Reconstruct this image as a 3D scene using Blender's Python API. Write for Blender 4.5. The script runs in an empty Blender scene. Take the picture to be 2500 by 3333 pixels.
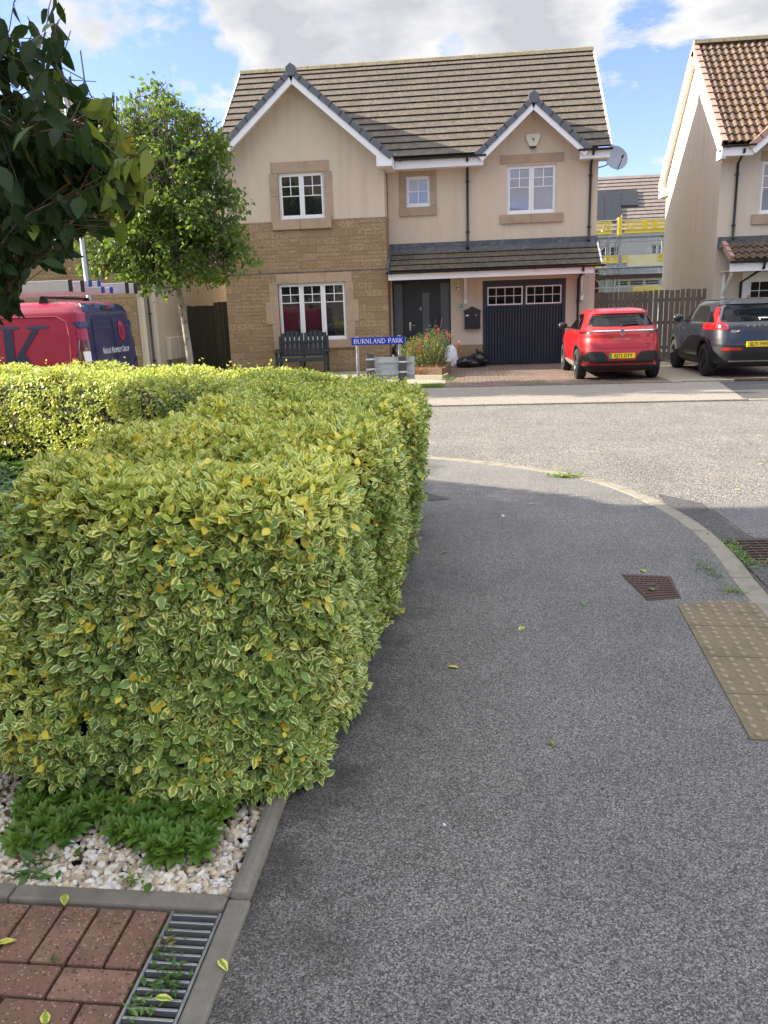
import bpy, math, random
import numpy as np
from mathutils import Vector, Matrix
random.seed(7); RNG = np.random.default_rng(11)
R = math.radians
scene = bpy.context.scene
COL = scene.collection

# ---------------------------------------------------------------- camera model (photo pixel <-> place)
F_PX = 2592.0; TH = R(14.1); RO = R(1.9); PS = R(6.6); CH = 1.65
cf = np.array([-math.sin(PS)*math.cos(TH), math.cos(PS)*math.cos(TH), -math.sin(TH)])
_r0 = np.array([math.cos(PS), math.sin(PS), 0.0]); _u0 = np.cross(_r0, cf)
cr = _r0*math.cos(RO) - _u0*math.sin(RO); cu = _u0*math.cos(RO) + _r0*math.sin(RO)
CAM = np.array([0, 0, CH])
def ray(px, py): return cf + cr*(px-1250)/F_PX + cu*(1666.5-py)/F_PX
def proj(P):
    d = np.asarray(P)-CAM; w = d@cf; return 1250+F_PX*(d@cr)/w, 1666.5-F_PX*(d@cu)/w
def W(px, py, Y):
    d = ray(px, py); return CAM + d*(Y/d[1])
cam_d = bpy.data.cameras.new('camera'); cam = bpy.data.objects.new('camera', cam_d); COL.objects.link(cam)
cam.matrix_world = Matrix(((cr[0], cu[0], -cf[0], 0), (cr[1], cu[1], -cf[1], 0), (cr[2], cu[2], -cf[2], CH), (0, 0, 0, 1)))
cam_d.sensor_fit = 'VERTICAL'; cam_d.sensor_height = 36.0; cam_d.sensor_width = 27.0
cam_d.lens = 36.0*F_PX/3333.0; cam_d.clip_start = 0.05; cam_d.clip_end = 3000
scene.camera = cam

# ---------------------------------------------------------------- object helpers
ORG = {}
def tag(o, label=None, cat=None, group=None, kind=None):
    if label: o['label'] = label
    if cat: o['category'] = cat
    if group: o['group'] = group
    if kind: o['kind'] = kind
    return o
def thing(name, label, cat, loc=(0, 0, 0), rotz=0, group=None, local=False):
    o = bpy.data.objects.new(name, None); COL.objects.link(o); o.empty_display_size = 0.2
    o.location = loc; o.rotation_euler = (0, 0, rotz)
    ORG[o.name] = (0, 0, 0) if local else tuple(loc)
    return tag(o, label, cat, group)
def copy_tree(o, parent=None):
    c = o.copy(); COL.objects.link(c); c.parent = parent
    for ch in list(o.children): copy_tree(ch, c)
    return c

class MB:
    def __init__(s): s.v = []; s.f = []; s.m = []; s.s = []
    def add(s, vs, fs, mi=0, sm=False):
        b = len(s.v); s.v += [tuple(map(float, v)) for v in vs]
        for f in fs: s.f.append([b+i for i in f]); s.m.append(mi); s.s.append(sm)
        return s
    def box(s, x0, x1, y0, y1, z0, z1, mi=0):
        vs = [(x0,y0,z0),(x1,y0,z0),(x1,y1,z0),(x0,y1,z0),(x0,y0,z1),(x1,y0,z1),(x1,y1,z1),(x0,y1,z1)]
        return s.add(vs, [(3,2,1,0),(4,5,6,7),(0,1,5,4),(1,2,6,5),(2,3,7,6),(3,0,4,7)], mi)
    def beam(s, a, b, w, h, up=(0,0,1), mi=0):
        a = Vector(a); b = Vector(b); d = (b-a).normalized(); u = Vector(up)
        r = d.cross(u).normalized(); u = r.cross(d).normalized()
        vs = []
        for p in (a, b):
            for i, j in ((-1,-1),(1,-1),(1,1),(-1,1)): vs.append(p + r*(w/2*i) + u*(h/2*j))
        return s.add(vs, [(3,2,1,0),(4,5,6,7),(0,1,5,4),(1,2,6,5),(2,3,7,6),(3,0,4,7)], mi)
    def prism(s, pts, ext, mi=0):
        n = len(pts); e = Vector(ext); vs = [Vector(p) for p in pts]; vs += [p+e for p in vs]
        fs = [tuple(range(n))[::-1], tuple(range(n, 2*n))] + [(i, (i+1)%n, n+(i+1)%n, n+i) for i in range(n)]
        return s.add(vs, fs, mi)
    def tube(s, pts, r, n=8, mi=0, cap=True, sm=True):
        pts = [Vector(p) for p in pts]; k = len(pts); rs = r if isinstance(r, (list, tuple)) else [r]*k
        vs = []; prev = None
        for i, p in enumerate(pts):
            d = (pts[min(i+1, k-1)] - pts[max(i-1, 0)]).normalized()
            if prev is None: a = d.orthogonal().normalized()
            else:
                a = prev - d*prev.dot(d)
                a = a.normalized() if a.length > 1e-5 else d.orthogonal().normalized()
            prev = a; b = d.cross(a)
            for j in range(n):
                t = 2*math.pi*j/n; vs.append(p + (a*math.cos(t) + b*math.sin(t))*rs[i])
        fs = [(i*n+j, i*n+(j+1)%n, (i+1)*n+(j+1)%n, (i+1)*n+j) for i in range(k-1) for j in range(n)]
        s.add(vs, fs, mi, sm)
        if cap:
            s.add(vs[:n], [tuple(range(n))[::-1]], mi); s.add(vs[-n:], [tuple(range(n))], mi)
        return s
    def lathe(s, prof, c, axis='z', n=24, mi=0, sm=True):
        k = len(prof); vs = []; c = Vector(c)
        for (rr, h) in prof:
            for j in range(n):
                t = 2*math.pi*j/n; a, b = rr*math.cos(t), rr*math.sin(t)
                vs.append(c + Vector({'z': (a, b, h), 'y': (a, h, b), 'x': (h, a, b)}[axis]))
        return s.add(vs, [(i*n+j, i*n+(j+1)%n, (i+1)*n+(j+1)%n, (i+1)*n+j) for i in range(k-1) for j in range(n)], mi, sm)
    def build(s, name, mats, parent=None, bevel=0, origin=None):
        if not isinstance(mats, (list, tuple)): mats = [mats]
        if parent is not None: org = ORG[parent.name]
        elif origin is not None: org = origin
        else:
            xs = [v[0] for v in s.v]; ys = [v[1] for v in s.v]; zs = [v[2] for v in s.v]
            org = ((min(xs)+max(xs))/2, (min(ys)+max(ys))/2, min(zs))
        me = bpy.data.meshes.new(name)
        me.from_pydata([(v[0]-org[0], v[1]-org[1], v[2]-org[2]) for v in s.v], [], s.f)
        for m in mats: me.materials.append(m)
        me.polygons.foreach_set('material_index', s.m); me.polygons.foreach_set('use_smooth', s.s)
        me.update()
        o = bpy.data.objects.new(name, me); COL.objects.link(o)
        if parent is not None: o.parent = parent
        else: o.location = org
        ORG[o.name] = org
        if bevel:
            b = o.modifiers.new('bevel', 'BEVEL'); b.width = bevel; b.segments = 2; b.limit_method = 'ANGLE'
        return o

# ---------------------------------------------------------------- material helpers
class NT:
    def __init__(s, name):
        s.mat = bpy.data.materials.new(name); s.mat.use_nodes = True; s.t = s.mat.node_tree; s.t.nodes.clear()
        s.out = s.n('ShaderNodeOutputMaterial')
    def n(s, ty, **kw):
        nd = s.t.nodes.new(ty)
        for k, v in kw.items(): setattr(nd, k, v)
        return nd
    def put(s, sock, v):
        if hasattr(v, 'outputs'): v = v.outputs[0]
        if isinstance(v, bpy.types.NodeSocket): s.t.links.new(v, sock)
        elif v is not None:
            if sock.type == 'RGBA' and not isinstance(v, (int, float)) and len(v) == 3: v = (*v, 1)
            sock.default_value = v
    def obj(s): return s.n('ShaderNodeTexCoord').outputs['Object']
    def geo(s): return s.n('ShaderNodeNewGeometry').outputs['Position']
    def noise(s, vec, scale, detail=4, rough=.55, dist=0):
        nd = s.n('ShaderNodeTexNoise'); s.put(nd.inputs['Vector'], vec); nd.inputs['Scale'].default_value = scale
        nd.inputs['Detail'].default_value = detail; nd.inputs['Roughness'].default_value = rough; nd.inputs['Distortion'].default_value = dist
        return nd.outputs['Fac']
    def vor(s, vec, scale, out='Color', feature='F1'):
        nd = s.n('ShaderNodeTexVoronoi', feature=feature); s.put(nd.inputs['Vector'], vec); nd.inputs['Scale'].default_value = scale
        return nd.outputs[out]
    def scale(s, vec, v):
        nd = s.n('ShaderNodeMapping'); s.put(nd.inputs['Vector'], vec); nd.inputs['Scale'].default_value = v; return nd.outputs[0]
    def ramp(s, fac, stops, interp='LINEAR'):
        nd = s.n('ShaderNodeValToRGB'); s.put(nd.inputs[0], fac); cr_ = nd.color_ramp; cr_.interpolation = interp
        while len(cr_.elements) < len(stops): cr_.elements.new(0.5)
        for e, (p, c) in zip(cr_.elements, stops):
            e.position = p; e.color = (*c, 1) if not isinstance(c, (int, float)) else (c, c, c, 1)
        return nd.outputs[0]
    def mr(s, v, a, b, c=0.0, d=1.0):
        nd = s.n('ShaderNodeMapRange'); s.put(nd.inputs[0], v)
        for i, x in enumerate((a, b, c, d)): s.put(nd.inputs[i+1], x)
        return nd.outputs[0]
    def mix(s, f, a, b, blend='MIX'):
        nd = s.n('ShaderNodeMix', data_type='RGBA', blend_type=blend)
        s.put(nd.inputs[0], f); s.put(nd.inputs[6], a); s.put(nd.inputs[7], b); return nd.outputs[2]
    def math(s, op, a, b=None, c=None):
        nd = s.n('ShaderNodeMath', operation=op); s.put(nd.inputs[0], a)
        if b is not None: s.put(nd.inputs[1], b)
        if c is not None: s.put(nd.inputs[2], c)
        return nd.outputs[0]
    def sep(s, v):
        nd = s.n('ShaderNodeSeparateXYZ'); s.put(nd.inputs[0], v); return nd.outputs
    def comb(s, x, y, z):
        nd = s.n('ShaderNodeCombineXYZ')
        for i, a in enumerate((x, y, z)): s.put(nd.inputs[i], a)
        return nd.outputs[0]
    def attr(s, name):
        nd = s.n('ShaderNodeAttribute'); nd.attribute_name = name; return nd.outputs['Fac']
    def bump(s, h, dist=.01, strength=1.0, nrm=None):
        nd = s.n('ShaderNodeBump'); s.put(nd.inputs['Height'], h); nd.inputs['Distance'].default_value = dist; nd.inputs['Strength'].default_value = strength
        if nrm is not None: s.put(nd.inputs['Normal'], nrm)
        return nd.outputs[0]
    def bsdf(s, col, rough=.6, normal=None, metal=0, spec=.5, coat=0, ior=None, link=True):
        b = s.n('ShaderNodeBsdfPrincipled'); s.put(b.inputs['Base Color'], col); s.put(b.inputs['Roughness'], rough)
        b.inputs['Metallic'].default_value = metal; b.inputs['Specular IOR Level'].default_value = spec
        b.inputs['Coat Weight'].default_value = coat; b.inputs['Coat Roughness'].default_value = .03
        if ior: b.inputs['IOR'].default_value = ior
        if normal is not None: s.put(b.inputs['Normal'], normal)
        if link: s.t.links.new(b.outputs[0], s.out.inputs[0])
        return b
def dark(c, k): return tuple(x*k for x in c)
def plain(name, col, rough=.5, var=.12, nscale=6, metal=0, spec=.5, coat=0, bump=0, bscale=60, dirt=None, dscale=2.0):
    t = NT(name); p = t.geo()
    c = t.mix(t.noise(p, nscale, 5), dark(col, 1-var), tuple(min(1, x*(1+var)) for x in col))
    if dirt: c = t.mix(t.mr(t.noise(p, dscale, 6, .65), .48, .68), c, dirt)
    nb = t.bump(t.noise(p, bscale, 4), .004, bump) if bump else None
    r = t.mr(t.noise(p, nscale*2, 3), .3, .7, max(0, rough-.06), min(1, rough+.08))
    t.bsdf(c, r, nb, metal, spec, coat); return t.mat

def m_asphalt(name, tones, scale, bump=1.0, patch=.25, wear=None, dist=.006):
    t = NT(name); p = t.geo()
    cell = t.vor(p, scale); g = t.sep(cell)[0]
    c = t.ramp(g, tones)
    big = t.noise(p, .9, 6, .6); med = t.noise(p, 7, 5, .6)
    c = t.mix(t.mr(big, .3, .7, patch, 0), c, (.02, .02, .022), 'MIX')
    if name == 'path_tarmac':
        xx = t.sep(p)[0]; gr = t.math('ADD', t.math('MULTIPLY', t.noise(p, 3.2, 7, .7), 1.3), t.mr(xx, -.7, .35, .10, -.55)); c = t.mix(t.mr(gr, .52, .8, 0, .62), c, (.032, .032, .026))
    c = t.mix(t.mr(med, .35, .7, .14, 0), c, (.03, .03, .03), 'MIX')
    if wear: c = t.mix(t.mr(t.noise(p, 2.3, 7, .7), .55, .75, 0, .55), c, wear)
    h = t.math('ADD', t.vor(p, scale, 'Distance'), t.math('MULTIPLY', t.noise(p, scale*.35, 3), -.8))
    t.bsdf(c, .82, t.bump(t.math('MULTIPLY', h, -1), dist, bump), spec=.35); return t.mat
M = {}
M['path'] = m_asphalt('path_tarmac', [(0, .06), (.25, (.115,.11,.106)), (.6, (.225,.222,.218)), (.85, (.36,.352,.34)), (1, (.5,.485,.46))], 240, .8, .34)
M['road'] = m_asphalt('road_chippings', [(0, .05), (.3, (.13,.125,.115)), (.6, (.22,.21,.185)), (.85, (.34,.32,.29)), (1, (.55,.53,.48))], 105, 1.0, .3, (.27,.245,.2), .006)
M['far_path'] = m_asphalt('far_pavement_tarmac', [(0, (.16,.145,.12)), (.5, (.28,.255,.215)), (1, (.45,.41,.35))], 130, .5, .12)
M['dark_tarmac'] = m_asphalt('dark_tarmac', [(0, .03), (.5, (.085,.083,.082)), (1, (.19,.185,.18))], 150, .6, .3)
def m_concrete(name, col, moss=.35, sc=40):
    t = NT(name); p = t.geo()
    c = t.mix(t.noise(p, sc, 6, .8), dark(col, .5), dark(col, 1.4))
    c = t.mix(t.mr(t.noise(p, 5, 6, .65), .5, .72, 0, moss), c, (.05, .055, .035))
    c = t.mix(t.mr(t.vor(p, 260), .82, .9), c, (.08, .08, .075)) if False else c
    t.bsdf(c, .88, t.bump(t.noise(p, 160, 4, .7), .003, .8), spec=.3); return t.mat
M['kerb'] = m_concrete('kerb_concrete', (.27, .25, .2), .6)
M['kerb_light'] = m_concrete('far_kerb_concrete', (.34, .31, .24), .25)
M['edging'] = m_concrete('edging_concrete', (.21, .2, .175), .6)
def m_soil():
    t = NT('soil'); p = t.geo()
    c = t.mix(t.noise(p, 12, 7, .7), (.018, .013, .009), (.075, .055, .035))
    t.bsdf(c, .95, t.bump(t.noise(p, 40, 6, .7), .02, 1)); return t.mat
M['soil'] = m_soil()
M['terrain'] = plain('terrain_grass', (.07, .085, .03), .95, .4, 3, bump=.6)
def m_brick(name, col, joints=False):
    t = NT(name); p = t.geo()
    isl = t.n('ShaderNodeNewGeometry').outputs['Random Per Island']
    c = t.ramp(isl, [(0, dark(col, .78)), (.5, col), (1, (col[0]*1.15, col[1]*1.2, col[2]*1.2))])
    c = t.mix(t.mr(t.noise(p, 9, 6, .65), .35, .65), dark(col, .7), c)
    c = t.mix(t.mr(t.sep(t.vor(p, 190))[0], .9, .93), c, (.09, .06, .05))
    c = t.mix(t.mr(t.sep(t.vor(p, 230))[1], .955, .97), c, (.36, .27, .22))
    t.bsdf(c, .85, t.bump(t.noise(p, 300, 5, .7), .002, .7), spec=.3); return t.mat
M['paver'] = m_brick('paver_red', (.235, .137, .1))
M['paver_far'] = m_brick('driveway_paver', (.195, .148, .118))
# walls
def wall_uv(t):
    x, y, z = t.sep(t.geo())[:3]
    return t.comb(t.math('ADD', x, y), z, 0.0)
def m_stone():
    t = NT('coursed_stone'); uv = wall_uv(t)
    wob = t.n('ShaderNodeMapping'); t.put(wob.inputs[0], uv)
    nz = t.n('ShaderNodeTexNoise'); t.put(nz.inputs['Vector'], uv); nz.inputs['Scale'].default_value = 2.2
    uvd = t.n('ShaderNodeVectorMath', operation='MULTIPLY_ADD'); t.put(uvd.inputs[0], nz.outputs['Color']); uvd.inputs[1].default_value = (.05, .03, 0); t.put(uvd.inputs[2], uv)
    def brick(w, h, off, freq=2):
        b = t.n('ShaderNodeTexBrick', offset=off, offset_frequency=freq, squash=1.6, squash_frequency=3); t.put(b.inputs['Vector'], uvd.outputs[0])
        b.inputs['Scale'].default_value = 1; b.inputs['Brick Width'].default_value = w; b.inputs['Row Height'].default_value = h
        b.inputs['Mortar Size'].default_value = .006; b.inputs['Mortar Smooth'].default_value = .6; b.inputs['Bias'].default_value = 0
        b.inputs['Color1'].default_value = (0, 0, 0, 1); b.inputs['Color2'].default_value = (1, 1, 1, 1); b.inputs['Mortar'].default_value = (.5, .5, .5, 1); return b
    b1 = brick(.46, .21, .43); b2 = brick(.30, .105, .37, 3)
    sel = t.mr(t.vor(t.scale(uvd.outputs[0], (1/.92, 1/.42, 1)), 1, 'Color'), .5, .51)
    f = t.mix(sel, b1.outputs['Color'], b2.outputs['Color']); mo = t.mix(sel, b1.outputs['Fac'], b2.outputs['Fac'])
    c = t.ramp(f, [(0, (.26, .185, .11)), (.35, (.40, .295, .175)), (.7, (.52, .40, .25)), (1, (.34, .265, .18))])
    c = t.mix(t.mr(t.noise(uv, 1.3, 6, .6), .35, .7, .0, .5), c, (.42, .3, .17))
    c = t.mix(t.mr(t.noise(uv, 16, 6, .7), .4, .7), dark((.3, .2, .11), .85), c)
    c = t.mix(t.math('MULTIPLY', mo, .7), c, (.27, .2, .13))
    h = t.math('ADD', t.math('MULTIPLY', mo, -1.0), t.math('MULTIPLY', t.noise(uv, 26, 6, .7), .9))
    t.bsdf(c, .9, t.bump(h, .012, .9), spec=.25); return t.mat
M['stone'] = m_stone()
def m_render(name, col):
    t = NT(name); p = t.geo()
    c = t.mix(t.noise(p, 70, 4, .7), dark(col, .84), dark(col, 1.08))
    st = t.noise(t.scale(p, (3, 3, .35)), 1.2, 6, .6)
    c = t.mix(t.mr(st, .48, .75, 0, .38), c, dark(col, .6))
    t.bsdf(c, .92, t.bump(t.noise(p, 110, 3, .6), .005, .8), spec=.2); return t.mat
M['render'] = m_render('wall_render', (.62, .525, .405))
M['render_pale'] = m_render('wall_render_pale', (.62, .54, .43))
M['quoin'] = plain('cast_stone', (.40, .29, .2), .85, .12, 4, bump=.5, dirt=(.3, .24, .17), dscale=3)
def m_tile(name, base, alt, w, moss=(.05, .05, .03)):
    t = NT(name); p = t.geo(); x, y, z = t.sep(p)[:3]
    col = t.math('FLOOR', t.math('DIVIDE', x, w)); row = t.math('FLOOR', t.math('DIVIDE', z, .22))
    wn = t.n('ShaderNodeTexWhiteNoise', noise_dimensions='2D'); t.put(wn.inputs[0], t.comb(col, row, 0.0))
    c = t.mix(t.mr(wn.outputs['Value'], 0, 1, .2, .8), base, alt)
    c = t.mix(t.mr(t.noise(t.scale(p, (2.2, 1, 1)), 2.3, 7, .7), .42, .66, 0, .55), c, dark(base, .55))
    c = t.mix(t.mr(t.noise(p, 13, 6, .75), .5, .72, 0, .6), c, (.35, .3, .23))
    fr = t.math('FRACT', t.math('DIVIDE', x, w)); jt = t.mr(t.math('ABSOLUTE', t.math('SUBTRACT', fr, .5)), .485, .5)
    c = t.mix(t.math('MULTIPLY', jt, .6), c, moss)
    c = t.mix(t.mr(t.noise(p, 1.1, 5, .7), .58, .75, 0, .5), c, moss)
    t.bsdf(c, .85, t.bump(t.noise(p, 45, 5, .7), .006, .6), spec=.25); return t.mat
M['tile'] = m_tile('concrete_roof_tile', (.105, .09, .074), (.142, .118, .093), .33)
M['tile_porch'] = m_tile('porch_roof_tile', (.085, .072, .052), (.125, .105, .075), .33, (.04, .042, .02))
M['tile_nose'] = plain('tile_nose', (.028, .024, .019), .9, .4, 9, bump=.5)  # shadow gap under each course put into the colour of weathered edges
M['pantile'] = m_tile('pantile', (.11, .07, .048), (.19, .125, .082), .2, (.05, .04, .03))
M['tile_far'] = m_tile('far_roof_tile', (.2, .17, .16), (.24, .2, .185), .33)
M['ridge'] = plain('ridge_tile', (.22, .19, .13), .9, .3, 8, bump=.6, dirt=(.13, .12, .04), dscale=5)
M['verge_grey'] = plain('grey_verge_unit', (.115, .125, .145), .55, .12, 8)
M['verge_pink'] = plain('pink_verge_unit', (.42, .25, .2), .7, .12, 8)
M['upvc'] = plain('white_upvc', (.8, .8, .8), .35, .03, 3)
M['black_plastic'] = plain('black_plastic', (.018, .019, .021), .35, .2, 10)
M['lead'] = plain('lead_flashing', (.07, .077, .09), .6, .25, 5, dirt=(.14, .15, .16), dscale=9)
M['navy_door'] = plain('garage_paint', (.018, .026, .04), .45, .08, 3, bump=.1)
M['door_grey'] = plain('door_anthracite', (.017, .021, .026), .4, .1, 3)
def m_glass(name, col, ior=1.9, rough=.02):
    t = NT(name); p = t.geo()
    t.bsdf(t.mix(t.noise(p, 1.5, 4), dark(col, .7), dark(col, 1.3)), rough, t.bump(t.noise(p, .9, 2), .012, .35), ior=ior); return t.mat
M['glass'] = m_glass('window_glass', (.012, .014, .018), 1.9)
M['glass_dark'] = m_glass('garage_glass', (.006, .007, .008), 1.25)
M['glass_pale'] = m_glass('window_glass_net_curtain', (.2, .21, .28), 2.3)
M['glass_frost'] = m_glass('frosted_glass', (.07, .09, .1), 1.6, .3)
M['car_glass'] = m_glass('car_glass', (.004, .005, .006), 1.3)
M['chrome'] = plain('chrome', (.7, .7, .72), .12, .03, 3, metal=1)
M['galv'] = plain('galvanised_steel', (.42, .44, .46), .42, .14, 12, metal=.75)
M['alu'] = plain('aluminium', (.62, .63, .65), .35, .08, 10, metal=.6)
M['sign_back'] = plain('sign_back_aluminium', (.5, .54, .56), .5, .1, 6, metal=.3, dirt=(.2, .24, .2), dscale=4)
M['post_wood'] = plain('weathered_post', (.09, .085, .075), .9, .25, 14, bump=1, bscale=30)
def m_wood(name, col, var=.35, moss=None):
    t = NT(name); p = t.geo(); isl = t.n('ShaderNodeNewGeometry').outputs['Random Per Island']
    g = t.noise(t.scale(p, (30, 30, 1.6)), 1.2, 6, .6)
    c = t.mix(g, dark(col, 1-var), dark(col, 1+var)); c = t.mix(t.mr(isl, 0, 1, 0, .45), c, dark(col, .5))
    if moss: c = t.mix(t.mr(t.noise(p, 3, 5), .5, .7, 0, .6), c, moss)
    t.bsdf(c, .88, t.bump(g, .006, .7), spec=.25); return t.mat
M['fence'] = m_wood('fence_board', (.135, .105, .08), .35, (.1, .1, .07))
M['fence_green'] = m_wood('side_fence_board', (.07, .065, .042), .35, (.06, .07, .035))
M['bench'] = m_wood('bench_grey_paint', (.045, .055, .06), .3)
M['sleeper'] = m_wood('planter_wood', (.2, .14, .085), .3)
M['pale_wood'] = m_wood('pale_edging_wood', (.36, .33, .27), .2)
M['bark'] = plain('bark', (.13, .11, .085), .9, .4, 14, bump=1, bscale=40, dirt=(.05, .045, .035), dscale=9)
M['bark_pale'] = plain('bark_pale', (.3, .28, .22), .9, .3, 14, bump=1, bscale=40, dirt=(.09, .08, .06), dscale=8)
M['twig'] = plain('twig', (.11, .07, .035), .85, .3, 20)
M['rubber'] = plain('tyre_rubber', (.018, .018, .019), .85, .2, 20, bump=.3)
M['black_trim'] = plain('black_trim', (.014, .015, .017), .5, .15, 8)
M['blue_sign'] = plain('sign_blue', (.006, .035, .42), .35, .05, 3)
M['sign_white'] = plain('sign_white', (.8, .82, .84), .4, .03, 3)
M['plate_yellow'] = plain('plate_yellow', (.85, .62, .02), .35, .04, 4)
M['plate_green'] = plain('plate_green', (.02, .35, .12), .35, .04, 4)
M['plate_black'] = plain('plate_black', (.012, .012, .012), .4, .04, 4)
M['rust'] = plain('rusty_iron', (.075, .04, .036), .75, .25, 10, metal=.2, bump=.7, dirt=(.06, .05, .045))
M['iron'] = plain('gully_iron', (.085, .06, .05), .75, .25, 10, metal=.2, bump=.6)
M['iron_dark'] = plain('gully_pit', (.008, .008, .008), .95, .2, 5)
M['tactile_dome'] = m_concrete('tactile_worn_dome', (.31, .265, .185), .15, 60)
M['tactile'] = m_concrete('tactile_buff', (.20, .163, .105), .5, 60)
M['plastic_white'] = plain('white_bag', (.75, .76, .78), .45, .08, 6)
M['bin_bag'] = plain('black_bag', (.012, .012, .013), .25, .2, 8, bump=.8, bscale=14)
def m_paint(name, col, rough=.3, coat=1.0, metal=.2):
    t = NT(name); p = t.geo()
    t.bsdf(t.mix(t.noise(p, 4, 4), dark(col, .92), dark(col, 1.06)), t.mr(t.noise(p, 3, 5), .3, .7, rough, rough+.12), metal=metal, coat=coat); return t.mat
M['red_paint'] = m_paint('car_red', (.42, .006, .01), .35, .7, .1)
M['dark_paint'] = m_paint('car_dark_blue', (.009, .014, .024), metal=.2)
M['van_red'] = m_paint('van_crimson', (.34, .008, .048), .35, .7, 0)
M['van_blue'] = m_paint('van_navy', (.012, .018, .07), .35, .7, 0)
M['red_lens'] = plain('red_lens', (.36, .006, .008), .12, .1, 8, coat=1)
M['dark_lens'] = plain('dark_red_lens', (.09, .006, .008), .1, .1, 8, coat=1)
M['clear_lens'] = plain('clear_lens', (.7, .72, .74), .12, .08, 8, coat=1)
M['yellow_mesh'] = plain('yellow_guard', (.75, .56, .03), .6, .12, 5)
M['sheet_white'] = plain('sheeting', (.62, .63, .66), .5, .1, 2, bump=.8, bscale=4)
M['sheet_yellow'] = plain('yellow_sheeting', (.62, .56, .33), .5, .15, 2, bump=.8, bscale=4)
M['solar'] = plain('solar_panel', (.012, .015, .022), .25, .1, 4)
M['red_brick'] = plain('dark_red_cladding', (.12, .03, .02), .8, .2, 8)
M['alarm'] = plain('alarm_cream', (.72, .7, .55), .4, .05, 5)
M['dish'] = plain('dish_grey', (.28, .31, .36), .4, .08, 4)
M['flower_red'] = plain('flower_red', (.5, .03, .05), .6, .3, 20)
M['orange_grass'] = plain('dry_orange_stems', (.42, .19, .06), .8, .35, 20)

# leaves: point attributes ls (across -1..1), lt (along 0..1), lr (random)
def m_leaf(name, green, green2, edge=None, ew=.62, yellow=None, yfrac=.0, rough=.42, trans=.3, tcol=None, spec=.45, vein=.15):
    t = NT(name); s = t.math('ABSOLUTE', t.attr('ls')); lt = t.attr('lt'); lr = t.attr('lr'); p = t.geo()
    g = t.mix(lr, green, green2)
    g = t.mix(t.mr(s, .0, .07, vein, 0), g, dark(green, 1.7))
    if edge:
        nz = t.noise(p, 130, 2, .6)
        lim = t.math('ADD', t.math('ADD', ew, t.mr(lr, 0, 1, -.16, .14)), t.mr(nz, .3, .7, -.13, .13))
        tip = t.mr(lt, .82, 1.0, 0, .5)
        cl_ = t.noise(p, 3.1, 4, .6); lim = t.math('ADD', lim, t.mr(cl_, .35, .65, .22, -.12))
        e = t.mr(t.math('ADD', s, tip), lim, t.math('ADD', lim, .07))
        g = t.mix(e, g, t.mix(lr, edge, dark(edge, .8)))
    if yellow:
        thr = t.math('SUBTRACT', 1.0, t.math('MULTIPLY', yfrac, t.mr(t.noise(p, 6.5, 3, .6), .5, .66, .25, 5.0)))
        g = t.mix(t.math('GREATER_THAN', t.math('FRACT', t.math('MULTIPLY', lr, 37.3)), thr), g, yellow)
    b = t.bsdf(g, rough, None, spec=spec, link=False)
    tr = t.n('ShaderNodeBsdfTranslucent'); t.put(tr.inputs[0], t.mix(.5, g, tcol or (.35, .5, .05), 'MIX'))
    mx = t.n('ShaderNodeMixShader'); mx.inputs[0].default_value = trans
    t.t.links.new(b.outputs[0], mx.inputs[1]); t.t.links.new(tr.outputs[0], mx.inputs[2]); t.t.links.new(mx.outputs[0], t.out.inputs[0])
    return t.mat
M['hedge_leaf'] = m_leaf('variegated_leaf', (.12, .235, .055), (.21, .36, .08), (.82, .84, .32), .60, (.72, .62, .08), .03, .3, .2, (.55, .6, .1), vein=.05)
M['hedge_leaf_lit'] = m_leaf('variegated_leaf_lit_yellow', (.24, .38, .06), (.36, .48, .08), (.88, .86, .26), .42, (.80, .72, .12), .12, .45, .3, (.6, .62, .1), vein=.03)  # yellower, brighter copy: light on hedge top and far end put into colour
M['dark_leaf'] = m_leaf('dark_evergreen_leaf', (.035, .10, .024), (.075, .18, .038), None, rough=.38, trans=.2, vein=.3)
M['bright_leaf'] = m_leaf('bright_evergreen_leaf', (.07, .165, .028), (.14, .26, .04), None, rough=.4, trans=.25, vein=.3)
M['tree_leaf'] = m_leaf('street_tree_leaf', (.042, .095, .017), (.10, .18, .028), None, yellow=(.5, .4, .05), yfrac=.015, rough=.45, trans=.38)
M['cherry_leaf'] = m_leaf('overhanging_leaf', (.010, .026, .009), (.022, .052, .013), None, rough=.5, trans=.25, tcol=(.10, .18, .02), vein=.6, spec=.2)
M['cherry_leaf_lit_turning'] = m_leaf('overhanging_leaf_lit_turning', (.06, .12, .02), (.22, .26, .04), None, yellow=(.42, .24, .05), yfrac=.05, rough=.4, trans=.4, vein=.6)  # light on the outer leaves put into a brighter copy, some turning yellow
M['shrub_leaf'] = m_leaf('shrub_leaf', (.05, .11, .025), (.09, .16, .035), None, yellow=(.4, .38, .08), yfrac=.05, rough=.5, trans=.25)
M['grass'] = m_leaf('grass_blade', (.08, .16, .02), (.2, .3, .04), None, rough=.5, trans=.3, vein=0)
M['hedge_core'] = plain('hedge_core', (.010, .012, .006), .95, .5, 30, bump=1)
M['red_petal'] = m_leaf('red_petal', (.45, .02, .04), (.6, .1, .1), None, rough=.5, trans=.3, vein=0, tcol=(.5, .05, .05))
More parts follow.
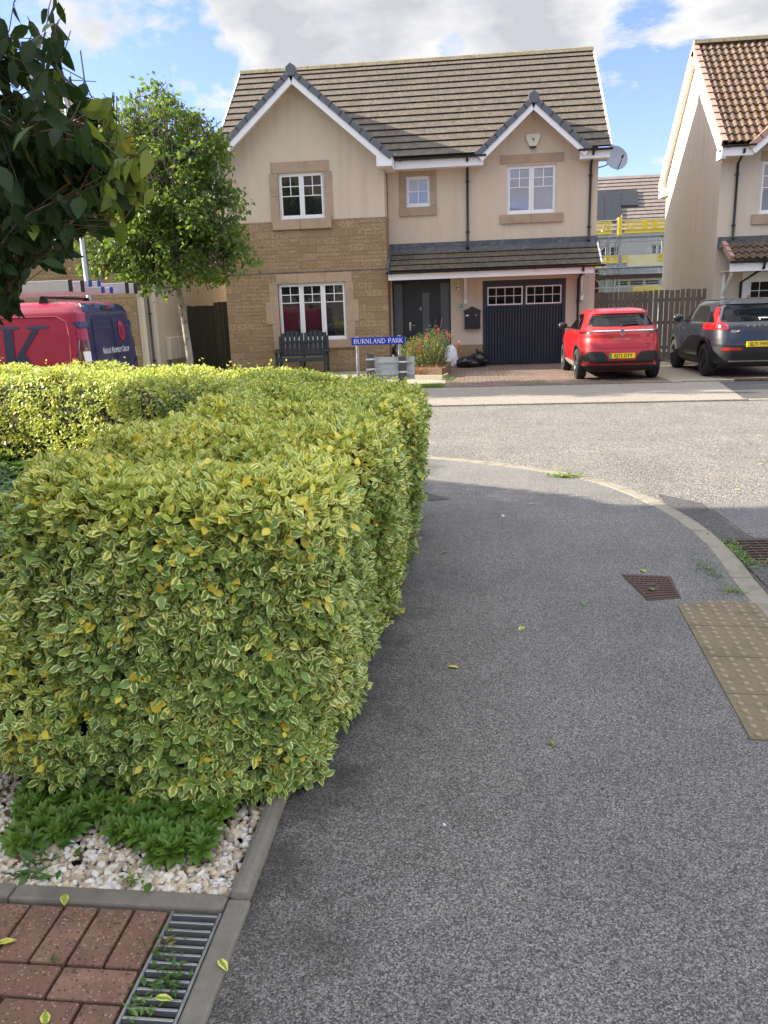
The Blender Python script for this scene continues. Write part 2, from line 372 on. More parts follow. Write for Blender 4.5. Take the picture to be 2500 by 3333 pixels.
# ---------------------------------------------------------------- leaf meshes
T_HI = (np.array([(0,0,0)]+[(x,y,1) for y in (.22,.5,.78) for x in (-1,0,1)]+[(0,1,0)], float),
        [(0,2,1),(0,3,2)]+[q for r in (0,1) for c in (0,1) for q in ((1+3*r+c,2+3*r+c,5+3*r+c),(1+3*r+c,5+3*r+c,4+3*r+c))]+[(7,8,10),(8,9,10)])
T_LO = (np.array([(0,0,0),(-1,.45,1),(0,.45,1),(1,.45,1),(0,1,0)], float), [(0,2,1),(0,3,2),(1,2,4),(2,3,4)])
def nrm(a): return a/np.maximum(np.linalg.norm(a, axis=-1, keepdims=True), 1e-9)
def leaf_arrays(P, D, N, L, Wd, T=T_HI, curl=.25, fold=.35, wpow=1.0):
    tv, tf = T; n = len(P); D = nrm(D); B = nrm(np.cross(D, N)); N = nrm(np.cross(B, D))
    s = tv[:,0]; t = tv[:,1]; w = np.where(tv[:,2] > 0, np.sin(np.pi*np.clip(t, .0, 1)**.85)**wpow, 0)
    w = np.where(tv[:,2] > 0, w/max(w.max(), 1e-6), 0)
    L = np.broadcast_to(L, n)[:,None,None]; Wd = np.broadcast_to(Wd, n)[:,None,None]; cu_ = np.broadcast_to(curl, n)[:,None,None]
    V = P[:,None,:] + D[:,None,:]*(t[None,:,None]*L) + B[:,None,:]*((s*w)[None,:,None]*Wd/2) + N[:,None,:]*((np.abs(s)*w*fold)[None,:,None]*Wd/2 - cu_*(t**2)[None,:,None]*L)
    return V, tv, tf
def leaf_object(name, batches, mats, parent=None, extra=None, origin=None, tagv=None):
    """batches: list of (V, tv, tf, matindex, rnd)"""
    vs=[];fs=[];ls=[];lt=[];lr=[];mi=[];off=0
    for V, tv, tf, m, rnd in batches:
        n, k, _ = V.shape; vs.append(V.reshape(-1,3)); f = np.array(tf)
        fs.append((f[None]+ (np.arange(n)*k)[:,None,None] + off).reshape(-1,3)); off += n*k
        ls.append(np.tile(tv[:,0], n)); lt.append(np.tile(tv[:,1], n)); lr.append(np.repeat(rnd, k))
        mi.append(np.broadcast_to(np.asarray(m), n).repeat(len(tf)) if not np.isscalar(m) else np.full(n*len(tf), m))
    vs=np.concatenate(vs);fs=np.concatenate(fs);ls=np.concatenate(ls);lt=np.concatenate(lt);lr=np.concatenate(lr);mi=np.concatenate(mi)
    org = np.array(ORG[parent.name] if parent is not None else (origin or (0,0,0)))
    me = bpy.data.meshes.new(name); me.vertices.add(len(vs)); me.vertices.foreach_set('co', (vs-org).astype(np.float32).ravel())
    me.loops.add(len(fs)*3); me.loops.foreach_set('vertex_index', fs.astype(np.int32).ravel())
    me.polygons.add(len(fs)); me.polygons.foreach_set('loop_start', (np.arange(len(fs))*3).astype(np.int32))
    for m in mats: me.materials.append(m)
    me.polygons.foreach_set('material_index', mi.astype(np.int32)); me.polygons.foreach_set('use_smooth', np.ones(len(fs), bool))
    for nm, a in (('ls', ls), ('lt', lt), ('lr', lr)):
        at = me.attributes.new(nm, 'FLOAT', 'POINT'); at.data.foreach_set('value', a.astype(np.float32))
    me.update(calc_edges=True); me.validate()
    o = bpy.data.objects.new(name, me); COL.objects.link(o); ORG[o.name] = tuple(org)
    if parent is not None: o.parent = parent
    else: o.location = org
    return o
def rv(n): return nrm(RNG.normal(size=(n,3)))

# ---------------------------------------------------------------- daylight
KX, KY = 2.08, .10                     # shadow run per metre of height (sun in the left, a touch behind the facades)
sun_dir = Vector((-KX, KY, 1)).normalized()
elev = math.asin(sun_dir.z); azim = math.atan2(sun_dir.x, sun_dir.y)
sl = bpy.data.lights.new('sun', 'SUN'); sl.energy = 4.9; sl.angle = R(.53); sl.color = (1, .89, .72)
so = bpy.data.objects.new('sun', sl); COL.objects.link(so); so.rotation_euler = sun_dir.to_track_quat('Z', 'Y').to_euler(); so.location = (-20, 5, 20)
wd = bpy.data.worlds.new('World'); scene.world = wd; wd.use_nodes = True
nt = wd.node_tree; nt.nodes.clear()
class WN(NT):
    def __init__(s): s.t = nt; s.out = s.n('ShaderNodeOutputWorld')
w = WN()
sky = w.n('ShaderNodeTexSky', sky_type='NISHITA', sun_disc=False); sky.sun_elevation = elev; sky.sun_rotation = azim
sky.air_density = 1.0; sky.dust_density = .6; sky.ozone_density = 1.6
d = w.n('ShaderNodeTexCoord').outputs['Generated']; dx, dy, dz = w.sep(d)[:3]
den = w.math('ADD', w.math('MAXIMUM', dz, 0.0), .16)
pl = w.comb(w.math('DIVIDE', dx, den), w.math('DIVIDE', dy, den), 3.7)
n1 = w.noise(pl, 1.5, 10, .58, .25)
bias = None
def blob(px, py, rad, amt):
    global bias
    v = nrm(ray(px, py)); dt = w.n('ShaderNodeVectorMath', operation='DISTANCE'); w.put(dt.inputs[0], d); dt.inputs[1].default_value = v
    b = w.mr(dt.outputs['Value'], 0, rad, amt, 0)
    bias = b if bias is None else w.math('ADD', bias, b)
blob(420, 330, .16, -.34); blob(700, 190, .07, -.10); blob(2100, 640, .20, -.30); blob(2080, 330, .10, -.22); blob(300, 120, .1, .12)
blob(1300, 120, .42, .15); blob(700, 100, .06, -.2); blob(1480, 70, .09, -.22); blob(1120, 60, .06, -.1); blob(380, 60, .08, .12); blob(560, 450, .12, .16); blob(900, 130, .14, .12); blob(2290, 480, .08, .26); blob(2060, 430, .05, .1); blob(1000, 90, .1, -.06); blob(2300, 60, .3, .15); blob(2420,150,.12,.1)
cl = w.math('ADD', w.math('MULTIPLY_ADD', n1, 1.55, -.275), bias)
mask = w.mr(cl, .46, .56); mask = w.math('SMOOTH_MIN', mask, 1.0, .1)
n2 = w.noise(w.scale(pl, (1, 1, 1)), 3.2, 8, .6)
thick = w.mr(w.math('ADD', w.math('MULTIPLY', cl, .8), w.math('MULTIPLY', n2, .7)), .72, 1.02)
ccol = w.mix(thick, (1.0, .985, .96), (.60, .615, .665))
ccol = w.mix(1.0, ccol, w.mr(dz, .32, .75, .33, .88), 'MULTIPLY')  # clouds high overhead, out of view, brightened to add fill light below
sb = w.n('ShaderNodeBackground'); w.put(sb.inputs[0], w.mix(1.0, sky.outputs[0], (.74, .72, 1.0), 'MULTIPLY')); sb.inputs[1].default_value = .10
cb = w.n('ShaderNodeBackground'); w.put(cb.inputs[0], ccol); cb.inputs[1].default_value = 1.0
ms = w.n('ShaderNodeMixShader'); w.put(ms.inputs[0], mask)
nt.links.new(sb.outputs[0], ms.inputs[1]); nt.links.new(cb.outputs[0], ms.inputs[2]); nt.links.new(ms.outputs[0], w.out.inputs[0])
scene.view_settings.view_transform = 'Standard'; scene.view_settings.look = 'None'; scene.view_settings.gamma = 1
scene.view_settings.exposure = 1.7

# ---------------------------------------------------------------- setting
def sheet(name, pts, z, m, thick=0, kind='structure', extra=None):
    mb = MB(); P = [(x, y, z) for x, y in pts]
    if thick: mb.prism([(x, y, z-thick) for x, y in pts], (0, 0, thick))
    else: mb.add(P, [tuple(range(len(P)))])
    o = mb.build(name, m, origin=(0, 0, 0)); tag(o, kind=kind); return o
def ribbon(pts, wid, z0, z1, side=1):
    """kerb ribbon along pts; wid to the given side"""
    mb = MB(); P = [Vector((x, y, 0)) for x, y in pts]; n = len(P); off = []
    for i, p in enumerate(P):
        t = (P[min(i+1, n-1)] - P[max(i-1, 0)]).normalized(); off.append(p + Vector((-t.y, t.x, 0))*wid*side)
    for i in range(n-1):
        a, b, c, dd = P[i], P[i+1], off[i+1], off[i]
        mb.prism([(v.x, v.y, z0) for v in (a, b, c, dd)], (0, 0, z1-z0))
    return mb, [(v.x, v.y) for v in off]
def smooth_path(pts, step=.25):
    P = np.array(pts, float); out = []
    for i in range(len(P)-1):
        p0 = P[max(i-1,0)]; p1 = P[i]; p2 = P[i+1]; p3 = P[min(i+2, len(P)-1)]
        k = max(1, int(np.linalg.norm(p2-p1)/step))
        for j in range(k):
            t = j/k; out.append(.5*((2*p1)+(-p0+p2)*t+(2*p0-5*p1+4*p2-p3)*t*t+(-p0+3*p1-3*p2+p3)*t**3))
    out.append(P[-1]); return [tuple(p) for p in out]
sheet('ground', [(-400,-300),(500,-300),(500,900),(-400,900)], -.16, M['terrain'])
sheet('road', [(1.0,-30),(30,-30),(60,-10),(60,14.3),(-60,14.3),(-60,8),(-6,8),(1.0,4)], -.03, M['road'], .12)
sheet('road_patch', [(1.66,7.25),(1.62,6.3),(1.72,5.6),(1.66,4.3),(1.66,-4),(2.3,-4),(2.25,4.6),(1.98,5.9),(1.95,6.9)], -.026, M['dark_tarmac'])
sheet('side_road_surface', [(1.97,6.88),(2.0,5.9),(2.3,4.6),(2.32,-4),(9,-4),(9,6.9)], -.0255, M['path'])
kerb_pts = smooth_path([(1.72,-12),(1.72,0),(1.70,3.0),(1.68,4.5),(1.74,5.35),(1.71,6.2),(1.52,7.1),(1.18,7.85),(.6,8.45),(-.1,8.95),(-1.2,9.45),(-3,10.1),(-5.5,10.9),(-9,11.4),(-30,11.5)])
mb, inner = ribbon(kerb_pts, .13, -.2, 0, 1)
# joints: kerbstones about 0.9 m long, each its own block
mb = MB(); acc = 0
kp = [Vector((x, y, 0)) for x, y in kerb_pts]; ki = [Vector((x, y, 0)) for x, y in inner]
def blockrun(A, B, z0, z1, length, gap=.008):
    m = MB(); d = 0; start = 0; P = [(A[0], B[0])]
    for i in range(1, len(A)):
        d += (A[i]-A[i-1]).length; P.append((A[i], B[i]))
        if d >= length or i == len(A)-1:
            pa = [p[0] for p in P]; pb = [p[1] for p in P]
            t = (pa[-1]-pa[-2]).normalized()*gap; pa = pa[:-1]+[pa[-1]-t]; pb = pb[:-1]+[pb[-1]-t]
            loop = pa + pb[::-1]; m.prism([(v.x, v.y, z0) for v in loop], (0, 0, z1-z0)); P = [(A[i], B[i])]; d = 0
    return m
tag(blockrun(kp, ki, -.2, .004, .9).build('kerb', M['kerb'], origin=(0,0,0), bevel=.008), kind='structure')
# near pavement inside the kerb
edge_pts = [(-.655,-12),(-.655,-8),(-.655,-4),(-.655,-1),(-.655,.5),(-.655,1.3),(-.65,1.905),(-.65,2.1),(-.655,2.4),(-.62,2.75),(-.53,4.2),(-.50,5.5),(-.56,6.4),(-.9,7.1),(-1.7,7.75),(-2.9,8.45),(-4.6,9.25),(-7,10.2),(-30,11.0)]
edge_s = smooth_path(edge_pts)
sheet('pavement', [p for p in inner] + edge_s[::-1], 0, M['path'], .12)
sheet('verge_soil', [(-.72,-2)] + [(x-.07, y) for x, y in edge_s if y > -2] + [(-30,5),(-30,-2)], -.03, M['soil'], .1)
sheet('pavement_patch', [(-.5,7.32),(-.2,6.97),(-.5,6.9)], .004, M['dark_tarmac'])
# round topped edging along the hedge
e_out = [Vector((x, y, 0)) for x, y in smooth_path([p for p in edge_pts if p[1] > 1.9]) if 1.905 <= y < 10]; e_in = []
for i, p in enumerate(e_out):
    t = (e_out[min(i+1, len(e_out)-1)]-e_out[max(i-1, 0)]).normalized(); e_in.append(p + Vector((-t.y, t.x, 0))*.065)
tag(blockrun(e_out, e_in, -.1, .035, .9).build('path_edging', M['edging'], origin=(0,0,0), bevel=.022), kind='structure')
mb = MB(); mb.box(-.712,-.645,-2,1.0,-.1,.012); mb.box(-.712,-.645,1.006,1.905,-.1,.014)
tag(mb.build('drive_edging', M['edging'], origin=(0,0,0), bevel=.008), kind='structure')
mb = MB(); mb.box(-2.4,-1.375,1.868,1.925,-.1,.014); mb.box(-1.37,-.716,1.862,1.925,-.1,.012)
tag(mb.build('bed_edging', M['edging'], origin=(0,0,0), bevel=.008), kind='structure')
# red block paving in the drive at bottom left: first a soldier row, then rows of stretchers
mb = MB(); g = .0045
def brick(x0, x1, y0, y1):
    z = RNG.uniform(-.0015, .0015); mb.box(x0+g, x1-g, y0+g, y1-g, -.06, .004+z)
x = -.872
while x > -3: brick(x-.105, x, 1.645, 1.858); x -= .105
y = 1.645; k = 0
while y > -1.5:
    brick_x = -.872; first = True
    while brick_x > -3:
        wdt = .21 if (k % 2 == 0 or not first) else .105
        brick(brick_x-wdt, brick_x, y-.108, y); brick_x -= wdt; first = False
    y -= .108; k += 1
tag(mb.build('block_paving', M['paver'], origin=(0,0,0), bevel=.005), kind='structure')
sheet('paving_bed', [(-3,-1.5),(-.85,-1.5),(-.85,1.87),(-3,1.87)], -.035, M['soil'])
# drain channel with galvanised grating
dr = thing('drain_channel', 'galvanised ladder grating drain channel beside the red block paving', 'drain', (-.785, .9, -.08))
mb = MB(); mb.box(-.865,-.857,-.5,1.855,-.08,.004); mb.box(-.725,-.717,-.5,1.855,-.08,.004); mb.build('frame', M['galv'], dr)
mb = MB(); y = 1.845
while y > -.5: mb.box(-.8555,-.7265,y-.0085,y,-.012,.006); y -= .0285
mb.build('grating', M['galv'], dr, bevel=.0015)
mb = MB(); mb.box(-.8555,-.7265,-.5,1.855,-.075,-.06); mb.build('channel_bottom', M['soil'], dr)
# far side of the road
FK = 14.3
mb = MB(); x = -30
while x < 4.7: mb.box(x, min(x+.908, 4.7), FK, FK+.13, -.2, .002); x += .915
tag(mb.build('far_kerb', M['far_path'], origin=(0,0,0), bevel=.01), kind='structure')
mb = MB(); x = 4.72
while x < 30: mb.box(x, x+.905, FK, FK+.13, -.2, -.008); x += .915
tag(mb.build('dropped_kerb', M['kerb_light'], origin=(0,0,0), bevel=.01), kind='structure')
sheet('far_pavement', [(-40,FK+.132),(4.66,FK+.135),(5.15,17.6),(-40,17.55)], 0, M['far_path'], .1)
sheet('far_drive_tarmac', [(4.67,FK+.135),(40,FK+.135),(40,17.7),(5.16,17.6)], -.006, M['dark_tarmac'], .1)
def blocks(name, x0, x1, y0, y1, z, m, bw=.2, bh=.1):
    mb = MB(); y = y0; k = 0
    while y < y1-.01:
        x = x0 - (bw/2 if k % 2 else 0)
        while x < x1:
            a, b = max(x, x0), min(x+bw, x1)
            if b-a > .02: mb.box(a+.005, b-.005, y+.005, min(y+bh, y1)-.005, z-.05, z+RNG.uniform(-.002, .002))
            x += bw
        y += bh; k += 1
    sheet(name+'_bed', [(x0,y0),(x1,y0),(x1,y1),(x0,y1)], z-.02, M['soil'])
    return tag(mb.build(name, m, origin=(0,0,0)), kind='structure')
blocks('driveway', -.62, 4.25, 17.62, 24.3, .01, M['paver_far'], .21, .21)
blocks('right_driveway', 5.55, 9.2, 18.1, 25, .01, M['paver_far'], .21, .21)
sheet('drive_gravel_bed', [(4.26,17.75),(5.54,18.0),(5.54,24.2),(4.26,24.2)], 0.0, plain('gritty_gravel', (.3,.26,.19), .95, .5, 35, bump=1, bscale=70), .1)
mb = MB(); mb.box(4.45,5.5,17.68,17.78,-.05,.03); tag(mb.build('gravel_edging', M['kerb_light'], origin=(0,0,0), bevel=.01), kind='structure')
sheet('front_path', [(-4.2,18.7),(-.63,18.55),(-.63,20.2),(-1.6,20.9),(-1.7,23.3),(-4.2,23.3)], .004, M['kerb_light'], .1)
sheet('front_lawn', [(-40,17.56),(-.63,17.6),(-.63,18.5),(-4.25,18.66),(-4.25,23.4),(-40,23.4)], -.012, M['terrain'], .1)
# grass by the driveway
def grass_patch(name, n, fn, h=.06, parent=None, mats=None, lab=None):
    P = np.array([fn() for _ in range(n)]); D = nrm(rv(n)*.45+np.array([0,0,1.0])); N = rv(n)
    V, tv, tf = leaf_arrays(P, D, N, RNG.uniform(.5,1.2,n)*h, RNG.uniform(.005,.009,n), T_LO, .3, .1)
    return leaf_object(name, [(V, tv, tf, 0, RNG.random(n))], mats or [M['grass']], parent)
o = grass_patch('grass', 16000, lambda: (RNG.uniform(-6,-.66), 17.58+abs(RNG.normal(0,.33)), -.01), .07); tag(o, 'short green grass along the back edge of the far pavement', 'grass', kind='stuff')

# inspection cover, tactile slabs, gully
ic = thing('inspection_cover', 'rusty brown rectangular inspection cover set in the pavement', 'manhole cover', (1.05,4.65,0))
q = [Vector((x, y, 0)) for x, y in ((.985,4.42),(1.185,4.47),(1.215,4.85),(.92,4.89))]
cx = sum((v for v in q), Vector())/4
mb = MB(); mb.prism([(v.x, v.y, -.03) for v in q], (0,0,.034)); mb.build('frame', M['iron'], ic)
qi = [cx+(v-cx)*.93 for v in q]; mb = MB(); mb.prism([(v.x, v.y, .002) for v in qi], (0,0,.006))
for i in range(9):
    for j in range(9):
        u, v = (i+.7+(j%2)*.3)/9.8, (j+.8)/9.8
        if abs(u-.5) < .1 and abs(v-.5) < .12: continue
        p = (qi[0]*(1-u)+qi[1]*u)*(1-v)+(qi[3]*(1-u)+qi[2]*u)*v
        mb.tube([(p.x-.009,p.y-.002,.0085),(p.x,p.y+.003,.011),(p.x+.009,p.y-.002,.0085)], .0032, 5, cap=False)
mb.build('lid', M['rust'], ic)
mb = MB(); mb.lathe([(0,.0098),(.012,.0098),(.012,.0085)], (cx.x, cx.y, 0), n=10); mb.build('key_hole', M['iron_dark'], ic)
sl0 = None; ang = math.atan2(1.46, .07)
places = ['farthest buff tactile slab touching the rusty inspection cover', 'second buff tactile slab from the inspection cover', 'third buff tactile slab from the inspection cover', 'nearest buff tactile paving slab at the right edge of the pavement']
ex = Vector((math.cos(R(-3)), math.sin(R(-3)), 0)); ey = Vector((-ex.y, ex.x, 0)); A0 = Vector((1.06, 2.9, 0))
for k in range(4):
    t0 = A0 + ey*(.385*(3-k)) - ey*0.0
    mb = MB(); cnr = [t0, t0+ex*.43, t0+ex*.43+ey*.38, t0+ey*.38]
    if k == 0: cnr = [t0, t0+ex*.43, t0+ex*.43+ey*.36, t0+ex*.14+ey*.37, t0+ey*.29]
    mb.prism([(v.x, v.y, -.04) for v in cnr], (0,0,.046))
    for i in range(6):
        for j in range(6):
            if k == 0 and i < 2 and j == 5: continue
            p = t0 + ex*(.036+i*.0716) + ey*(.031+j*.0635)
            mb.lathe([(.0155,.006),(.0135,.011),(.0085,.0135),(.0005,.014)], (p.x, p.y, 0), n=12, mi=1)
    o = mb.build('tactile_slab', [M['tactile'], M['tactile_dome']], bevel=.002); tag(o, places[k], 'paving slab', 'buff blister paving slabs at the kerb')
gl = thing('road_gully', 'brown iron road gully grating at the kerb with weeds beside it', 'drain cover', (2.0,5.48,-.03))
mb = MB(); mb.box(1.76,2.24,5.2,5.245,-.03,-.018); mb.box(1.76,2.24,5.735,5.78,-.03,-.018); mb.box(1.76,1.795,5.245,5.735,-.03,-.018); mb.box(2.205,2.24,5.245,5.735,-.03,-.018); mb.build('frame', M['iron'], gl)
mb = MB()
for i in range(8): mb.beam((1.795, 5.27+i*.062, -.026), (2.205, 5.30+i*.062, -.026), .016, .022)
for i in range(5): mb.beam((1.84+i*.08, 5.245, -.0285), (1.84+i*.08, 5.735, -.0285), .012, .016)
mb.build('grating', M['iron'], gl)
mb = MB(); mb.box(1.795,2.205,5.245,5.735,-.0252,-.0248); mb.build('pit', M['iron_dark'], gl)
sheet('gully_apron', [(1.76,5.19),(1.74,4.3),(2.6,4.3),(2.6,5.19)], -.02, M['dark_tarmac'])
# ---------------------------------------------------------------- building helpers
def wall(mb, x0, x1, z0, z1, Y, holes=(), depth=.14, mi=0, ax='x'):
    """front face of a wall facing -Y with rectangular openings and their reveals"""
    xs = sorted({x0, x1, *[h[0] for h in holes], *[h[1] for h in holes]}); zs = sorted({z0, z1, *[h[2] for h in holes], *[h[3] for h in holes]})
    for a, b in zip(xs, xs[1:]):
        for c, d_ in zip(zs, zs[1:]):
            mx, mz = (a+b)/2, (c+d_)/2
            if any(h[0] < mx < h[1] and h[2] < mz < h[3] for h in holes): continue
            mb.add([(a,Y,c),(b,Y,c),(b,Y,d_),(a,Y,d_)], [(0,1,2,3)], mi)
    for h in holes:
        a, b, c, d_ = h; y2 = Y+depth
        mb.add([(a,Y,c),(a,Y,d_),(a,y2,d_),(a,y2,c)], [(0,1,2,3)], mi); mb.add([(b,Y,c),(b,y2,c),(b,y2,d_),(b,Y,d_)], [(0,1,2,3)], mi)
        mb.add([(a,Y,d_),(b,Y,d_),(b,y2,d_),(a,y2,d_)], [(0,1,2,3)], mi); mb.add([(a,Y,c),(a,y2,c),(b,y2,c),(b,Y,c)] if c > z0 else [(a,Y,c-.001),(a,Y+.001,c-.001),(b,Y+.001,c-.001),(b,Y,c-.001)], [(0,1,2,3)], mi)
    return mb
def window(par, x0, x1, z0, z1, Y, lights=2, grid=(2, 2), gridh=.5, glass='glass', fr=.055):
    """casement window: frame > one sash per light (> pane, glazing bars)"""
    f = MB(); f.box(x0,x1,Y-.03,Y+.05,z0,z0+fr); f.box(x0,x1,Y,Y+.05,z1-fr*.7,z1)
    f.box(x0,x0+fr*.7,Y,Y+.05,z0+fr,z1-fr*.7); f.box(x1-fr*.7,x1,Y,Y+.05,z0+fr,z1-fr*.7)
    xa, xb = x0+fr*.7, x1-fr*.7; wl = (xb-xa)/lights
    for i in range(1, lights): f.box(xa+wl*i-.018, xa+wl*i+.018, Y+.002, Y+.05, z0+fr, z1-fr*.7)
    wo = f.build('window', M['upvc'], par, bevel=.004)
    for i in range(lights):
        a = xa+wl*i+(.019 if i else .001); b = xa+wl*(i+1)-(.019 if i < lights-1 else .001); c, d_ = z0+fr+.001, z1-fr*.7-.001; t = .05
        s = MB(); s.box(a,b,Y-.014,Y+.04,c,c+t); s.box(a,b,Y-.014,Y+.04,d_-t,d_); s.box(a,a+t,Y-.014,Y+.04,c+t,d_-t); s.box(b-t,b,Y-.014,Y+.04,c+t,d_-t)
        so_ = s.build('sash', M['upvc'], wo, bevel=.004)
        p = MB(); p.box(a+t+.001,b-t-.001,Y+.012,Y+.02,c+t+.001,d_-t-.001); p.build('pane', M[glass], wo)
        gz = (d_-t) - (d_-c-2*t)*gridh; g_ = MB()
        for k in range(1, grid[0]): xx = a+t+(b-a-2*t)*k/grid[0]; g_.box(xx-.011,xx+.011,Y+.004,Y+.011,gz,d_-t-.001)
        for k in range(1, grid[1]+(1 if gridh < 1 else 0)): zz = (d_-t)-(d_-t-gz)*k/grid[1]; g_.box(a+t+.001,b-t-.001,Y+.0035,Y+.0105,zz-.011,zz+.011)
        g_.build('glazing_bars', M['upvc'], wo)
    return wo
def slope(mb, x0, x1, ye, ze, yr, zr, n, nose=.03, miT=0, miN=1, cut=None):
    """stepped tile courses from eave (ye,ze) to ridge (yr,zr), running along X; cut = (xc, z_peak, pitch) leaves out a dormer"""
    L = math.hypot(yr-ye, zr-ze); ny, nz = -(zr-ze)/L, (yr-ye)/L
    for i in range(n):
        a0, a1 = i/n, (i+1)/n; ya, za = ye+(yr-ye)*a0, ze+(zr-ze)*a0; yb, zb = ye+(yr-ye)*a1, ze+(zr-ze)*a1
        p0 = (ya+ny*nose, za+nz*nose); p1 = (yb+ny*.004, zb+nz*.004); spans = [(x0, x0, x1, x1)]
        if cut and za < cut[1]:
            da, db = (cut[1]-za)/cut[2], max(0, (cut[1]-zb)/cut[2]); spans = [(x0, x0, cut[0]-da, cut[0]-db), (cut[0]+da, cut[0]+db, x1, x1)]
        for la, lb, ra, rb in spans:
            mb.add([(la,p0[0],p0[1]),(ra,p0[0],p0[1]),(rb,p1[0],p1[1]),(lb,p1[0],p1[1])], [(0,1,2,3)], miT)
            mb.add([(la,ya-.004*ny,za-.004*nz),(ra,ya-.004*ny,za-.004*nz),(ra,p0[0],p0[1]),(la,p0[0],p0[1])], [(0,1,2,3)], miN)
            mb.add([(ra,ya,za),(rb,yb,zb),(rb,p1[0],p1[1]),(ra,p0[0],p0[1])], [(0,1,2,3)], miN)
            mb.add([(la,ya,za),(la,p0[0],p0[1]),(lb,p1[0],p1[1]),(lb,yb,zb)], [(0,1,2,3)], miN)
def slab_roof(mb, pts_lo, pts_hi, th=.06, mi=0):
    """one sloping slab between two eave points and two ridge points"""
    a, b = map(Vector, pts_lo); c, d_ = map(Vector, pts_hi); n = (b-a).cross(c-b).normalized()
    if n.z < 0: n = -n
    mb.prism([a, b, c, d_], n*th, mi)
def gutter(par, x0, x1, Y, z, name='gutter', brackets=True):
    m = MB(); prof = []
    for k in range(9):
        t = math.pi + math.pi*k/8; prof.append((.055*math.cos(t), .055*math.sin(t)))
    for k in range(9):
        t = 2*math.pi - math.pi*k/8; prof.append((.049*math.cos(t), .049*math.sin(t)))
    m.prism([(x0, Y+a, z+b) for a, b in prof], (x1-x0, 0, 0))
    if brackets:
        x = x0+.15
        while x < x1: m.box(x-.012, x+.012, Y-.062, Y+.06, z-.07, z+.008); x += .8
    return m.build(name, M['black_plastic'], par)
def downpipe(par, x, z0, z1, Y, Yg=None, mat='black_plastic'):
    m = MB(); top = [(x, Y, z1)]
    if Yg is not None: top = [(x, Yg, z1+.22), (x, Yg, z1+.14), (x, Y, z1-.08)]
    m.tube(top+[(x, Y, z0+.06), (x, Y-.05, z0)], .034, 10)
    zz = z0+.35
    while zz < z1-.1: m.lathe([(.036,0),(.044,.004),(.044,.05),(.036,.054)], (x, Y, zz), n=12); m.box(x-.06,x+.06,Y+.02,Y+.045,zz+.01,zz+.04); zz += 1.35
    return m.build('downpipe', M[mat], par)
def gable(par, xc, zp, hw, ze, Yf, Yw, mat_v, flat=.86, n=10, finial=True, board=.16):
    """gable front: barge boards, soffit, dry verge units and peak cap; slopes from (xc,zp) down hw on each side"""
    for sx in (-1, 1):
        A = Vector((xc, Yf, zp)); B = Vector((xc+sx*hw, Yf, ze)); d_ = (B-A).normalized(); nn = Vector((-d_.z, 0, d_.x)) if sx < 0 else Vector((d_.z*-1, 0, d_.x))
        nn = Vector((d_.z, 0, -d_.x)) if sx < 0 else Vector((-d_.z, 0, d_.x))
        if nn.z < 0: nn = -nn
        m = MB(); m.prism([A-nn*.13, B-nn*.13, B-nn*(.13+board), A-Vector((0,0,(board+.13)/abs(nn.z)))], (0,.025,0)); m.build('barge_board', M['upvc'], par, bevel=.003)
        m = MB(); L = (B-A).length; k = n
        for i in range(k):
            a = A+d_*(L*i/k - (.01 if i else -.03)); b = A+d_*(L*(i+1)/k+.02); lift = .012
            # each unit: a cap on top and a face dropping in front, its lower end raised over the next
            q = [a-nn*.012, b-nn*(.012-lift), b+nn*(.013+lift), a+nn*.013]
            m.prism([v+Vector((0,.0,0)) for v in q], (0,.13,0))
            q2 = [a-nn*.14, b-nn*(.14-lift), b+nn*(.012+lift), a+nn*.012]
            m.prism([v+Vector((0,-.028,0)) for v in q2], (0,.027,0))
        m.build('verge_cap', mat_v, par, bevel=.003)
        # boxed end at the eave
    if finial:
        m = MB(); z = zp+.0
        m.prism([(xc-.15,Yf-.05,z-.08),(xc-.1,Yf-.05,z-.2),(xc+.1,Yf-.05,z-.2),(xc+.15,Yf-.05,z-.08),(xc+.13,Yf-.05,z+.03),(xc,Yf-.05,z+.12),(xc-.13,Yf-.05,z+.03)], (0,.2,0)); m.build('peak_cap', mat_v, par, bevel=.01)
def lights_panel(par, x0, x1, z0, z1, Y, nx, nz):
    f = MB(); f.box(x0,x1,Y-.02,Y+.01,z0,z0+.035); f.box(x0,x1,Y-.02,Y+.01,z1-.035,z1); f.box(x0,x0+.035,Y-.02,Y+.01,z0+.035,z1-.035); f.box(x1-.035,x1,Y-.02,Y+.01,z0+.035,z1-.035)
    for k in range(1, nx): xx = x0+(x1-x0)*k/nx; f.box(xx-.009,xx+.009,Y-.015,Y+.008,z0+.035,z1-.035)
    for k in range(1, nz): zz = z0+(z1-z0)*k/nz; f.box(x0+.035,x1-.035,Y-.0145,Y+.0075,zz-.009,zz+.009)
    wo = f.build('window', M['upvc'], par)
    p = MB(); p.box(x0+.02,x1-.02,Y-.004,Y+.006,z0+.02,z1-.02); p.build('pane', M['glass_dark'], wo); return wo

# ---------------------------------------------------------------- the house across the road (number 18)
H = thing('house', 'beige rendered house with brown stone front wing, tiled porch roof and dark garage door', 'house', (-1.9, 24, 0))
YW, YM = 23.5, 24.3
XL, XR = -7.2, 3.5; wl_, wr_ = -7.15, -2.4
